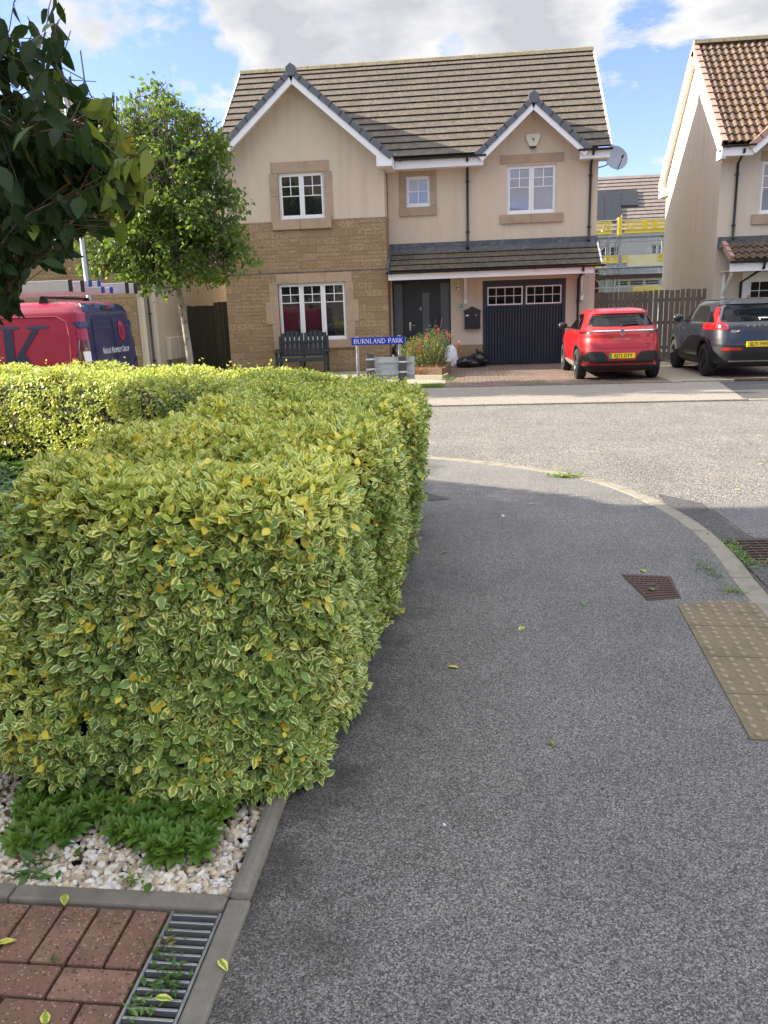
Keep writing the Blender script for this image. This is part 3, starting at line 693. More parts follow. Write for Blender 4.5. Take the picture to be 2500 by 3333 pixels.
# stone part of the wing
w2 = (-5.6, -3.62, .91, 2.53); w1 = (-5.41, -4.11, 4.28, 5.50)
mb = wall(MB(), wl_, wr_, 0, 4.23, YW, [w2], .1)
mb.add([(wr_,YW,0),(wr_,YM,0),(wr_,YM,4.23),(wr_,YW,4.23)], [(0,1,2,3)]); mb.add([(wl_,YW,0),(wl_,YW,4.23),(wl_,32,4.23),(wl_,32,0)], [(0,1,2,3)])
mb.add([(wl_,YW,4.23),(wr_,YW,4.23),(wr_,YW+.06,4.23),(wl_,YW+.06,4.23)], [(0,1,2,3)])
mb.build('stone_wall', M['stone'], H)
sl_ = .862
mb = wall(MB(), wl_+.02, wr_-.02, 4.23, 5.62, YW+.035, [w1], .09)
mb.add([(wl_+.02,YW+.035,5.62),(wr_-.02,YW+.035,5.62),(wr_-.02,YW+.035,5.83),(-4.78,YW+.035,7.84),(wl_+.02,YW+.035,5.83)], [(0,1,2,3,4)])
mb.add([(wr_-.02,YW+.035,4.23),(wr_-.02,YM,4.23),(wr_-.02,YM,5.7),(wr_-.02,YW+.035,5.7)], [(0,1,2,3)])
mb.add([(wl_+.02,YW+.035,4.23),(wl_+.02,YW+.035,5.7),(wl_+.02,32,5.7),(wl_+.02,32,4.23)], [(0,1,2,3)])
# main wall, gable ends and back
sw = (-1.88, -1.17, 4.54, 5.37); bw = (.985, 2.36, 4.22, 5.51); dr_ = (-2.36, -.63, .12, 2.55); gd = (.3, 2.69, .01, 2.43)
wall(mb, wr_, XR, .62, 5.62, YM, [sw, bw, (dr_[0], dr_[1], .62, 2.55), (gd[0], gd[1], .62, 2.43)], .12)
mb.add([(.3,YM,5.62),(3.04,YM,5.62),(3.04,YM,5.76),(1.67,YM,6.97),(.3,YM,5.76)], [(0,1,2,3,4)])
mb.add([(XR,YM,0),(XR,31.7,0),(XR,31.7,5.75),(XR,28,8.95),(XR,YM,5.75)], [(0,1,2,3,4)])
mb.add([(wl_+.02,32,0),(wl_+.02,32,5.8),(XR,31.7,5.8),(XR,31.7,0)], [(0,1,2,3)]); mb.add([(wl_+.021,YM,5.6),(wl_+.021,31.7,5.6),(wl_+.021,28,8.9)], [(0,1,2)])
mb.build('rendered_wall', M['render'], H)
# stone plinth next to the garage (behind the door and garage recesses too)
wall(MB(), dr_[1], gd[0], 0, .62, YM-.02, []).build('plinth', M['stone'], H); wall(MB(), gd[1], XR, 0, .62, YM-.02, []).build('plinth', M['stone'], H)
# cast stone surrounds
def quoins(name, boxes, par=H, m='quoin'): 
    mb = MB()
    for b in boxes: mb.box(*b)
    return mb.build(name, M[m], par, bevel=.006)
Yq = YW-.02
quoins('window_surround', [(-5.63,-5.0,Yq,YW+.07,2.53,2.79),(-4.99,-4.2,Yq,YW+.07,2.53,2.79),(-4.19,-3.42,Yq,YW+.07,2.53,2.79),
    (-5.86,-5.6,Yq,YW+.07,2.03,2.525),(-5.99,-5.6,Yq,YW+.07,1.4,2.025),(-5.82,-5.6,Yq,YW+.07,.91,1.395),(-3.62,-3.38,Yq,YW+.07,2.03,2.525),(-3.62,-3.25,Yq,YW+.07,1.42,2.025),(-3.62,-3.38,Yq,YW+.07,.91,1.415)])
quoins('window_sill', [(-5.8,-4.55,Yq-.04,YW+.07,.68,.905),(-4.54,-3.4,Yq-.04,YW+.07,.68,.905)])
quoins('window_surround', [(-5.6,-3.95,Yq+.03,YW+.07,5.505,5.79),(-5.66,-5.41,Yq+.03,YW+.07,4.9,5.5),(-5.66,-5.41,Yq+.03,YW+.07,4.28,4.895),(-4.11,-3.88,Yq+.03,YW+.07,4.9,5.5),(-4.11,-3.88,Yq+.03,YW+.07,4.28,4.895)])
quoins('window_sill', [(-5.62,-4.83,Yq-.05,YW+.07,4.0,4.275),(-4.82,-3.93,Yq-.05,YW+.07,4.0,4.275)])
Yq = YM-.02
quoins('window_surround', [(-2.06,-1.0,Yq,YM+.07,5.375,5.57),(-2.06,-1.88,Yq,YM+.07,4.54,5.37),(-1.17,-1.0,Yq,YM+.07,4.54,5.37)])
quoins('window_sill', [(-2.07,-1.0,Yq-.03,YM+.07,4.3,4.535)])
quoins('window_lintel', [(.8,1.67,Yq,YM+.07,5.555,5.79),(1.675,2.55,Yq,YM+.07,5.555,5.79)])
quoins('window_sill', [(.8,1.66,Yq-.04,YM+.07,3.97,4.215),(1.67,2.56,Yq-.04,YM+.07,3.97,4.215)])
mb = MB(); mb.box(wl_-.003, -5.99, YW-.012, YW+.0, 2.815, 2.84); mb.box(wl_, wr_+.004, YW-.013, YW-.001, 2.825, 2.845); mb.build('string_line', M['lead'], H)
window(H, *w2[:2], w2[2], w2[3], YW+.07, 3, (2, 2), .32)
window(H, *w1[:2], w1[2], w1[3], YW+.09, 2, (2, 2), .5)
window(H, *sw[:2], sw[2], sw[3], YM+.06, 1, (2, 2), 1.0, 'glass_pale')
window(H, *bw[:2], bw[2], bw[3], YM+.07, 2, (2, 2), .44, 'glass_pale')
# main roof
rf = MB(); ye, ze, yr, zr = 23.83, 5.80, 28.0, 9.31
slope(rf, -7.45, 3.74, ye, ze, yr, zr, 15, .045, cut=(1.67, 7.15, .86))
rf.add([(-7.45,28,9.31),(3.74,28,9.31),(3.74,32.2,5.75),(-7.45,32.2,5.75)], [(0,1,2,3)], 0)
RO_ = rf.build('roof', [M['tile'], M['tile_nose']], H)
mb = MB(); x = -7.47
while x < 3.7: mb.prism([(x,27.86,9.27),(x,27.93,9.385),(x,28.0,9.42),(x,28.07,9.385),(x,28.14,9.27)], (min(.44, 3.76-x),0,0)); x += .45
mb.build('ridge_tiles', M['ridge'], RO_, bevel=.006)
for xx in (-7.45, 3.74):
    mb = MB(); s_ = -1 if xx < 0 else 1
    for i in range(15):
        a = Vector((xx, ye+(yr-ye)*i/15, ze+(zr-ze)*i/15)); b = Vector((xx, ye+(yr-ye)*(i+1)/15, ze+(zr-ze)*(i+1)/15))
        up = Vector((0, -.64, .765)); mb.prism([a-up*.1, b-up*.1, b+up*.03, a+up*.052], (s_*.055, 0, 0))
    mb.build('verge_board', M['upvc'], RO_)
# wing roof slopes and dormer roof slopes
mb = MB()
for sx in (-1, 1): slab_roof(mb, [(-4.78+sx*2.62,23.08,5.76),(-4.78+sx*2.62,24.2,5.76)], [(-4.78,26.7,8.02),(-4.78,23.08,8.02)], .03)
mb.build('wing_roof', M['tile'], H); gable(H, -4.78, 8.03, 2.66, 5.74, 23.06, YW, M['verge_grey'], n=10)
mb = MB()
for sx in (-1, 1): slab_roof(mb, [(1.67+sx*1.52,23.8,5.82),(1.67+sx*1.52,24.2,5.82)], [(1.67,25.6,7.15),(1.67,23.8,7.15)], .03)
mb.build('dormer_roof', M['tile'], H); gable(H, 1.67, 7.17, 1.56, 5.79, 23.78, YM, M['verge_grey'], n=6, board=.14)
# soffits under the gable verges
for xc, zp, hw, ze_, ya, yb in ((-4.78, 7.78, 2.62, 5.53, 23.09, YW+.03), (1.67, 6.93, 1.5, 5.61, 23.81, YM-.002)):
    for sx in (-1, 1): MB().add([(xc,ya,zp),(xc+sx*hw,ya,ze_),(xc+sx*hw,yb,ze_),(xc,yb,zp)], [(0,1,2,3)]).build('soffit', M['upvc'], H)
# boxed eaves ends, fascia, gutters
quoins('eaves_box', [(-2.56,-2.14,23.055,YM-.01,5.47,5.72)], m='upvc'); quoins('eaves_box', [(-7.5,-7.08,23.055,24.4,5.47,5.72)], m='upvc')
quoins('fascia', [(-2.135,.33,23.86,23.885,5.5,5.74)], m='upvc'); quoins('fascia', [(2.93,3.74,23.86,23.885,5.52,5.74)], m='upvc')
quoins('soffit', [(-2.135,.33,23.886,YM-.003,5.5,5.52),(2.93,3.74,23.886,YM-.003,5.52,5.54)], m='upvc'); quoins('eaves_box', [(3.51,3.74,23.89,24.6,5.545,5.74)], m='upvc')
gutter(H, -2.13, .4, 23.79, 5.76); gutter(H, 2.88, 3.8, 23.79, 5.76)
downpipe(H, -.12, 3.42, 5.52, YM-.05, 23.79); downpipe(H, 3.29, 3.42, 5.52, YM-.05, 23.79)
mb = MB(); mb.tube([(-.12,24.2,3.42),(-.12,24.1,3.33)], .045, 10); mb.build('pipe_shoe', M['black_plastic'], H)
# porch roof
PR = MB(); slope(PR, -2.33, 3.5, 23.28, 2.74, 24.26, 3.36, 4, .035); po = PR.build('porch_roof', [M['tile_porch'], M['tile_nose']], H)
mb = MB(); mb.prism([(-2.38,24.02,3.235),(-2.38,24.27,3.40),(-2.38,24.27,3.55),(-2.38,24.285,3.55),(-2.38,24.285,3.3),(-2.38,24.03,3.19)], (5.9,0,0)); mb.build('flashing', M['lead'], po)
mb = MB(); mb.prism([(-2.395,23.25,2.7),(-2.395,24.28,3.36),(-2.395,24.28,3.52),(-2.395,23.25,2.86)], (.07,0,0)); mb.build('verge', M['lead'], po)
mb = MB()
for i in range(4):
    a = Vector((3.5,23.28+.245*i,2.74+.155*i)); b = a+Vector((0,.245,.155)); up = Vector((0,-.53,.85)); mb.prism([a-up*.08,b-up*.08,b+up*.02,a+up*.045], (.05,0,0))
mb.build('verge_board', M['upvc'], po)
quoins('porch_fascia', [(-2.36,3.32,23.3,23.33,2.5,2.7)], m='upvc'); quoins('porch_soffit', [(-2.36,3.3,23.335,24.29,2.555,2.57)], m='upvc')
gutter(H, -2.42, 3.62, 23.235, 2.72)
downpipe(H, 3.03, .05, 2.45, YM-.07, 23.235)
for bx in (-.2, 3.14):
    mb = MB(); mb.box(bx-.04,bx+.04,YM-.08,YM-.002,1.8,2.5); mb.box(bx-.04,bx+.04,23.45,YM-.085,2.46,2.54); mb.beam((bx,YM-.06,1.95),(bx,23.6,2.46),.055,.06,(1,0,0)); mb.build('porch_bracket', M['upvc'], H, bevel=.005)
# front door with side lights
D_ = MB(); Y0 = YM+.13; D_.box(dr_[0],dr_[1],Y0,Y0+.05,.1,2.55); DO = D_.build('door_frame', M['door_grey'], H)
mb = MB(); mb.box(-2.02,-.96,Y0-.03,Y0-.001,.16,2.47); dd = mb.build('door', M['door_grey'], H, bevel=.006)
mb = MB(); mb.box(-1.47,-1.27,Y0-.036,Y0-.031,.35,2.16); mb.build('door_glass', M['glass_frost'], dd)
mb = MB(); mb.box(-1.87,-1.82,Y0-.042,Y0-.031,1.08,1.32); mb.tube([(-1.845,Y0-.04,1.23),(-1.845,Y0-.08,1.23),(-1.71,Y0-.08,1.23)], .011, 8); mb.build('handle', M['chrome'], dd)
mb = MB(); mb.tube([(-1.56,Y0-.033,1.72),(-1.53,Y0-.06,1.78),(-1.5,Y0-.033,1.72),(-1.53,Y0-.05,1.65),(-1.56,Y0-.033,1.72)], .01, 6); mb.build('knocker', M['chrome'], dd)
for a, b in ((-2.31,-2.07),(-.93,-.68)):
    mb = MB(); mb.box(a,b,Y0-.012,Y0-.002,.3,2.42); mb.build('side_light', M['glass_frost'], H)
quoins('doorstep', [(-2.35,-.64,24.05,24.42,0,.11)])
# garage door: dark frame, ribbed panel, two windows
mb = MB(); mb.box(gd[0],gd[0]+.1,YM+.0,YM+.1,.01,2.43); mb.box(gd[1]-.1,gd[1],YM,YM+.1,.01,2.43); mb.box(gd[0]+.1,gd[1]-.1,YM,YM+.1,2.33,2.43); mb.build('garage_frame', M['navy_door'], H)
mb = MB(); x = gd[0]+.1; Yp = YM+.06
nrib = 26; wdt = (gd[1]-gd[0]-.2)/nrib
for i in range(nrib): mb.prism([(x,Yp+.022,.03),(x+wdt*.22,Yp,.03),(x+wdt*.78,Yp,.03),(x+wdt,Yp+.022,.03),(x+wdt,Yp+.04,.03),(x,Yp+.04,.03)], (0,0,1.66)); x += wdt
mb.box(gd[0]+.1,gd[1]-.1,Yp-.004,Yp+.04,1.69,2.33)
gdo = mb.build('garage_door', M['navy_door'], H)
lights_panel(gdo, .44, 1.46, 1.73, 2.25, Yp-.006, 4, 2); lights_panel(gdo, 1.55, 2.57, 1.73, 2.25, Yp-.006, 4, 2)
mb = MB(); mb.lathe([(.001,-.06),(.02,-.06),(.02,0)], (1.495,Yp,.75), 'y', 12); mb.box(1.485,1.505,Yp-.05,Yp-.04,.68,.82); mb.build('handle', M['black_plastic'], gdo)
# things fixed to the house
ab = thing('alarm_box', 'cream shield shaped alarm box under the small gable', 'alarm', (1.7,YM,5.95))
mb = MB(); mb.prism([(1.5,YM-.07,6.26),(1.56,YM-.07,6.3),(1.84,YM-.07,6.3),(1.9,YM-.07,6.26),(1.89,YM-.07,6.16),(1.79,YM-.07,5.98),(1.61,YM-.07,5.98),(1.51,YM-.07,6.16)], (0,.068,0)); mb.build('cover', M['alarm'], ab, bevel=.012)
mb = MB(); mb.prism([(1.61,YM-.066,5.978),(1.79,YM-.066,5.978),(1.76,YM-.066,5.92),(1.64,YM-.066,5.92)], (0,.05,0)); mb.build('strobe', M['black_plastic'], ab)
mb = MB(); mb.beam((1.68,YM-.073,6.2),(1.69,YM-.073,6.13),.003,.018,(1,0,0)); mb.beam((1.685,YM-.073,6.14),(1.73,YM-.073,6.17),.003,.018,(0,0,1)); mb.beam((1.725,YM-.0735,6.18),(1.715,YM-.0735,6.09),.003,.014,(1,0,0)); mb.build('emblem', M['plate_black'], ab)
dsh = thing('satellite_dish', 'grey satellite dish fixed on the gable end below the eaves', 'satellite dish', (3.5,24.7,5.3))
mb = MB(); c = Vector((4.0,24.55,5.6)); ax = Vector((.25,-1,.42)).normalized(); u = ax.orthogonal().normalized(); u = Vector((0,0,1)).cross(ax).normalized(); v = ax.cross(u)
vs = []; nr, ns = 6, 28
for i in range(nr+1):
    for j in range(ns):
        r_ = .33*i/nr; t = 2*math.pi*j/ns; vs.append(c + u*(r_*math.cos(t)) + v*(r_*1.08*math.sin(t)) + ax*(.45*r_*r_))
vs2 = [p-ax*.012 for p in vs]; fs = [(i*ns+j, i*ns+(j+1)%ns, (i+1)*ns+(j+1)%ns, (i+1)*ns+j) for i in range(nr) for j in range(ns)]
mb.add(vs, fs, 0, True); mb.add(vs2, [f[::-1] for f in fs], 0, True); mb.build('reflector', M['dish'], dsh)
mb = MB(); mb.tube([c-v*.33, c-v*.36+ax*.02, c-v*.22+ax*.42], .011, 6); lnb = c-v*.2+ax*.42; mb.tube([lnb-ax*.04, lnb+ax*.03], .03, 10); mb.build('arm', M['black_trim'], dsh)
mb = MB(); mb.tube([c, c-ax*.08, (3.75,24.75,5.45), (3.5,24.78,5.4)], .018, 8); mb.box(3.5,3.515,24.7,24.86,5.3,5.5); mb.build('bracket', M['galv'], dsh)
# ---------------------------------------------------------------- right neighbour
RH = thing('house', 'beige rendered house at the right edge with red brown pantile roof and pink verge', 'house', (9.5, 27, 0))
XG, YF, YB = 6.98, 25.0, 31.6
mb = MB(); mb.add([(XG,YF,0),(XG,YB,0),(XG,YB,5.75),(XG,28.3,9.1),(XG,YF,5.75)], [(4,3,2,1,0)])
wall(mb, XG, 14.5, 0, 5.7, YF, [(8.08,10.6,4.0,5.4),(7.78,10.6,.01,2.42)], .1)
mb.add([(14.5,YF,0),(14.5,YB,0),(14.5,YB,5.75),(14.5,28.3,9.1),(14.5,YF,5.75)], [(0,1,2,3,4)]); mb.add([(XG,YB,0),(14.5,YB,0),(14.5,YB,5.75),(XG,YB,5.75)], [(0,1,2,3)])
mb.add([(7.62,YF-.001,5.7),(11.4,YF-.001,5.7),(9.5,YF-.001,7.35)], [(0,1,2)])
mb.build('rendered_wall', M['render_pale'], RH)
def pantiles(name, par, x0, x1, ye, ze, yr, zr, n, clip=None):
    L = math.hypot(yr-ye, zr-ze); ny, nz = -(zr-ze)/L, (yr-ye)/L; nx = int((x1-x0)/.2); sub = 10
    prof = [(k/sub, (.03*math.cos(2*math.pi*k/sub))) for k in range(sub)]
    xs = []; hs = []
    for i in range(nx):
        for a, h in prof: xs.append(x0+(i+a)*(x1-x0)/nx); hs.append(h+.035)
    xs.append(x1); hs.append(.07); m = MB(); K = len(xs)
    for r_ in range(n):
        ya, za = ye+(yr-ye)*r_/n, ze+(zr-ze)*r_/n; yb, zb = ye+(yr-ye)*(r_+1)/n, ze+(zr-ze)*(r_+1)/n
        vs = [(x, ya+ny*(h+.035), za+nz*(h+.035)) for x, h in zip(xs, hs)] + [(x, yb+ny*h, zb+nz*h) for x, h in zip(xs, hs)] + [(x, ya+ny*(h-.01), za+nz*(h-.01)) for x, h in zip(xs, hs)]
        m.add(vs, [(i, i+1, K+i+1, K+i) for i in range(K-1)], 0, True); m.add(vs, [(2*K+i, 2*K+i+1, i+1, i) for i in range(K-1)], 1)
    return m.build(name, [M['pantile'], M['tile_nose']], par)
pr = pantiles('roof', RH, 6.92, 14.7, 24.52, 5.82, 28.3, 9.30, 15)
mb = MB(); mb.add([(6.85,28.3,9.28),(14.7,28.3,9.28),(14.7,32.2,5.7),(6.85,32.2,5.7)], [(0,1,2,3)]); mb.build('back_slope', M['pantile'], pr)
mb = MB(); x = 6.84
while x < 14: mb.prism([(x,28.14,9.34),(x,28.2,9.46),(x,28.3,9.5),(x,28.4,9.46),(x,28.46,9.34)], (.43,0,0)); x += .44
mb.build('ridge_tiles', M['ridge'], pr, bevel=.006)
mb = MB()
for i in range(15):
    a = Vector((6.84, 24.52+3.78*i/15, 5.82+3.48*i/15)); b = Vector((6.84, 24.52+3.78*(i+1)/15, 5.82+3.48*(i+1)/15)); up = Vector((0,-.677,.736))
    mb.prism([a-up*.07, b-up*.07, b+up*.07, a+up*.105], (-.03,0,0)); mb.prism([a+up*.085+Vector((0,0,0)), b+up*.05, b+up*.075, a+up*.11], (.13,0,0))
for i in range(15):
    a = Vector((6.84, 32.2-3.9*i/15, 5.72+3.58*i/15)); b = Vector((6.84, 32.2-3.9*(i+1)/15, 5.72+3.58*(i+1)/15)); up = Vector((0,.677,.736)); mb.prism([a-up*.07, b-up*.07, b+up*.07, a+up*.1], (-.03,0,0))
mb.build('verge_units', M['verge_pink'], pr, bevel=.003)
mb = MB()
for ya, za, yb, zb in ((24.5,5.72,28.3,9.24), (32.2,5.64,28.3,9.24)):
    s_ = 1 if ya < 28 else -1; up = Vector((0, -s_*.677, .736)); a = Vector((6.83,ya,za)); b = Vector((6.83,yb,zb)); mb.prism([a, b, b-up*.22, a-up*.22], (.02,0,0)); mb.prism([a-up*.2, b-up*.2, b-up*.215, a-up*.215], (.2 if s_>0 else .16,0,0))
mb.build('barge_board', M['upvc'], RH)
quoins('eaves_box', [(6.83,7.68,24.5,24.52,5.5,5.74),(6.86,7.68,24.521,24.998,5.5,5.55)], RH, 'upvc'); quoins('eaves_box', [(6.83,6.97,24.53,25.0,5.45,5.7)], RH, 'upvc'); quoins('eaves_box', [(6.83,6.97,31.3,32.15,5.35,5.62)], RH, 'upvc')
gutter(RH, 6.84, 7.72, 24.46, 5.77)
downpipe(RH, 7.42, 3.35, 5.45, YF-.05, 24.46)
mb = MB()
for sx in (-1, 1): slab_roof(mb, [(9.5+sx*1.95,24.48,5.74),(9.5+sx*1.95,25.4,5.74)], [(9.5,26.6,7.45),(9.5,24.48,7.45)], .03)
mb.build('dormer_roof', M['pantile'], RH); gable(RH, 9.5, 7.46, 1.98, 5.74, 24.46, YF, M['verge_pink'], n=7, finial=False)
quoins('window_sill', [(7.9,10.8,YF-.06,YF+.05,3.97-.25,3.99)], RH); quoins('window_lintel', [(8.05,10.7,YF-.02,YF+.05,5.41,5.66)], RH)
window(RH, 8.08, 10.6, 4.0, 5.4, YF+.06, 3, (2, 2), .5, 'glass_pale')
pp = pantiles('porch_roof', RH, 7.2, 14.5, 24.0, 2.72, 24.96, 3.22, 3)
mb = MB(); mb.prism([(7.02,24.72,3.12),(7.02,24.98,3.26),(7.02,24.98,3.42),(7.02,24.995,3.42),(7.02,24.995,3.1),(7.02,24.74,3.07)], (7.4,0,0)); mb.build('flashing', M['lead'], pp)
mb = MB()
for i in range(3):
    a = Vector((7.1,24.0+.32*i,2.74+.167*i)); b = a+Vector((0,.32,.167)); up = Vector((0,-.46,.89)); mb.prism([a-up*.05, b-up*.05, b+up*.075, a+up*.12], (.12,0,0))
mb.build('verge_units', M['verge_pink'], pp, bevel=.004)
quoins('porch_fascia', [(7.12,14.5,24.02,24.05,2.42,2.64)], RH, 'upvc'); quoins('porch_soffit', [(7.12,14.5,24.055,24.98,2.44,2.455)], RH, 'upvc')
gutter(RH, 7.1, 14.5, 23.955, 2.7)
mb = MB(); mb.tube([(8.02,23.96,2.66),(8.02,23.98,2.5),(7.9,24.4,2.35),(7.74,YF-.06,2.15),(7.72,YF-.06,0.1)], .036, 10)
mb.build('downpipe', M['black_plastic'], RH)
mb = MB(); mb.box(7.2,7.28,YF-.09,YF-.002,1.7,2.42); mb.beam((7.24,YF-.07,1.8),(7.24,24.2,2.4),.055,.07,(1,0,0)); mb.build('porch_bracket', M['upvc'], RH, bevel=.005)
mb = MB(); mb.box(7.78,7.9,YF-.01,YF+.06,.01,2.42); mb.box(7.9,10.6,YF-.01,YF+.06,2.3,2.42); mb.build('garage_frame', M['upvc'], RH)
mb = MB(); mb.box(7.905,10.6,YF+.03,YF+.06,.02,2.295); g2 = mb.build('garage_door', M['upvc'], RH)
lights_panel(g2, 8.0, 9.1, 1.62, 2.18, YF+.02, 4, 2)

# ---------------------------------------------------------------- left neighbour behind the van
LH = thing('house', 'brown stone fronted house behind the van with hipped tiled roof', 'house', (-14, 26, 0))
XA, YA = -9.2, 23.15
mb = wall(MB(), -19, -9.75, 0, 5.55, YA, [(-13.2,-11.9,3.9,5.1),(-15.9,-14.4,3.9,5.1),(-15.9,-14.0,.9,2.2)], .1); mb.build('stone_wall', M['stone'], LH)
mb = MB(); wall(mb, -9.75, XA, 0, 5.55, YA+.02, []); mb.add([(XA,YA+.02,0),(XA,30.4,0),(XA,30.4,5.6),(XA,YA+.02,5.6)], [(0,1,2,3)]); mb.add([(-19,YA,0),(-19,YA,5.6),(-19,30.4,5.6),(-19,30.4,0)], [(0,1,2,3)]); mb.add([(-19,30.4,0),(XA,30.4,0),(XA,30.4,5.6),(-19,30.4,5.6)], [(0,1,2,3)])
mb.build('rendered_wall', M['render'], LH)
mb = MB(); c0 = [(-19.4,22.7,5.75),(-8.85,22.7,5.75),(-8.85,30.8,5.75),(-19.4,30.8,5.75)]; r0, r1 = (-16,26.7,8.6), (-12.7,26.7,8.6)
mb.add(c0+[r0, r1], [(0,1,5,4),(1,2,5),(2,3,4,5),(3,0,4)]); mb.build('roof', M['tile'], LH)
mb = MB()
for a in ((c0[1], r1), (c0[2], r1), (r0, r1)): mb.tube([a[0], a[1]], .09, 8)
mb.build('ridge_tiles', M['ridge'], LH)
quoins('fascia', [(-19.4,-8.87,22.72,22.75,5.5,5.74),(-19.4,-8.87,22.751,23.14,5.5,5.52)], LH, 'upvc'); quoins('fascia', [(-8.9,-8.87,22.76,30.75,5.5,5.74),(-9.19,-8.901,23.2,30.7,5.5,5.52)], LH, 'upvc')
gutter(LH, -19.4, -8.85, 22.66, 5.76); downpipe(LH, -9.38, .1, 5.5, YA-.05, 22.66)
window(LH, -13.2, -11.9, 3.9, 5.1, YA+.06, 2, (2, 2), .5, 'glass_pale'); window(LH, -15.9, -14.4, 3.9, 5.1, YA+.06, 2, (2, 2), .5); window(LH, -15.9, -14.0, .9, 2.2, YA+.06, 3, (2, 2), .35)
quoins('window_surround', [(-13.4,-11.7,YA-.02,YA+.05,5.105,5.35),(-13.4,-13.2,YA-.02,YA+.05,3.9,5.1),(-11.9,-11.7,YA-.02,YA+.05,3.9,5.1),(-13.45,-11.65,YA-.05,YA+.05,3.65,3.895)], LH)
mb = MB(); mb.box(-9.6,-9.5,YA-.06,YA+.01,.1,5.4); mb.build('pipe_casing', M['render_pale'], LH)
for k, (yy, lb) in enumerate(((23.65, 'pale meter box on the side wall nearer the van'), (24.4, 'pale meter box on the side wall nearer the side fence'))):
    mt = thing('meter_box', lb, 'meter box', (XA, yy, .45), group='meter boxes on the side wall'); mb = MB(); mb.box(XA,XA+.17,yy,yy+.6,.45,1.12); mb.build('box', M['render_pale'], mt, bevel=.02)
    mb = MB(); mb.tube([(XA+.08,yy+.2,.5),(XA+.08,yy+.2,.05)], .02, 6); mb.tube([(XA+.08,yy+.3,.5),(XA+.08,yy+.3,.05)], .015, 6); mb.build('pipe', M['galv'], mt)

# ---------------------------------------------------------------- fences
def paling(name, label, x0, x1, Y, z, m, w_=.12, gap=.028, cat='fence'):
    o = thing(name, label, cat, ((x0+x1)/2, Y, 0)); mb = MB(); x = x0
    while x < x1-.05:
        h = z+RNG.uniform(-.012, .012); mb.box(x, min(x+w_+RNG.uniform(-.004,.004), x1), Y, Y+.02, .04, h); x += w_+gap+RNG.uniform(-.004,.004)
    mb.build('boards', M[m], o, bevel=.003)
    for zz in (.35, z/2+.05, z-.32):
        mb = MB(); mb.box(x0, x1, Y+.022, Y+.06, zz, zz+.085); mb.build('rail', M[m], o)
    return o
paling('fence', 'weathered brown board fence behind the red car, boards close together', 3.52, 5.15, 24.36, 1.99, 'fence', .125, .012)
paling('gate', 'weathered board gate with wide gaps between its boards behind the dark car', 5.18, 6.62, 24.34, 2.0, 'fence', .115, .035, 'gate')
paling('fence', 'dark green stained board fence between the two houses at the left', -9.18, -8.2, 25.75, 2.03, 'fence_green', .14, .004)
paling('gate', 'dark stained board gate beside the brown stone wall', -8.17, -7.2, 25.4, 2.12, 'fence_green', .13, .006, 'gate')

# ---------------------------------------------------------------- far house with scaffold
FH = thing('house', 'unfinished far house with grey tiled roof and black solar panels behind scaffolding', 'house', (9, 53, 0))
YS = 50
ZR = float(W(1950, 577, YS+5.5)[2]); SLP = (ZR-5.9)/4.0
mb = wall(MB(), 2, 20, 0, 6.0, YS+2, [(7.75,8.9,4.3,5.1),(10.75,11.5,4.3,5.1),(8.6,11.4,2.65,3.1)], .12)
mb.build('wall', M['sheet_white'], FH)
mb = MB(); mb.box(5,7.7,YS+1.9,YS+1.99,0,5.7); mb.build('red_cladding', M['red_brick'], FH)
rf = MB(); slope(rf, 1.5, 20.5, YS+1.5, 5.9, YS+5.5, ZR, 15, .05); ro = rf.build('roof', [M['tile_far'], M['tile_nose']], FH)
def on_roof(px, py):
    d_ = ray(px, py); t = (5.9-SLP*(YS+1.5)-CAM[2])/(d_[2]-SLP*d_[1]); p = CAM+d_*t; return Vector(p)+Vector((0,-.06,.1))
for pts in ([(1935,630),(1967,628),(1967,725),(1935,725)], [(1968,628),(2020,627),(2020,725),(1968,725)], [(2021,627),(2072,626),(2078,675),(2021,676)]):
    mb = MB(); mb.prism([on_roof(*p) for p in pts], (0,-.02,.03)); mb.build('solar_panel', M['solar'], ro)
for h in ((7.75,8.9,4.3,5.1),(10.75,11.5,4.3,5.1)): window(FH, h[0], h[1], h[2], h[3], YS+2.08, 2, (1, 1), .5)
window(FH, 8.6, 11.4, 2.65, 3.1, YS+2.08, 3, (1, 1), .5)
SC = thing('scaffold', 'galvanised scaffold with yellow mesh guards in front of the far house', 'scaffolding', (9, YS, 0))
def sp(px, py, Y=YS): return tuple(W(px, py, Y))
mb = MB()
for px, top in ((2010,709),(2024,700),(1980,722),(1986,720),(2168,710)):
    p = sp(px, top); mb.tube([p, (p[0], YS, 0)], .035, 6)
    mb.tube([(p[0]+.1, YS+1.2, 5.5), (p[0]+.1, YS+1.2, 0)], .028, 6)
mb.build('standard', M['galv'], SC)
mb = MB()
for z in (6.35, 5.6, 5.35, 5.15, 4.42, 3.93, 3.66, 3.44, 2.6, 1.9): mb.tube([(4.5,YS-.02,z),(11.6,YS-.02,z)], .028, 6)
mb.tube([sp(1930,820), sp(1975,722)], .06, 6); mb.tube([sp(1935,840), sp(1983,785)], .07, 6); mb.tube([sp(1935,790), sp(1975,765)], .03, 6); mb.tube([sp(1930,900), sp(1972,945)], .03, 6)
mb.build('ledger', M['galv'], SC)
mb = MB(); mb.box(4.5,11.6,YS-.2,YS+1.2,5.42,5.5); mb.box(4.5,11.6,YS-.2,YS+1.2,3.70,3.76)
for z in (5.17, 3.45):
    x = 4.6
    while x < 11.6: mb.beam((x,YS-.22,z),(x+.12,YS-.22,z+.2),.03,.04,(0,1,0)); mb.box(x+.2,x+.23,YS-.22,YS-.18,z,z+.22); x += .45
    mb.box(4.5,11.6,YS-.23,YS-.17,z-.04,z)
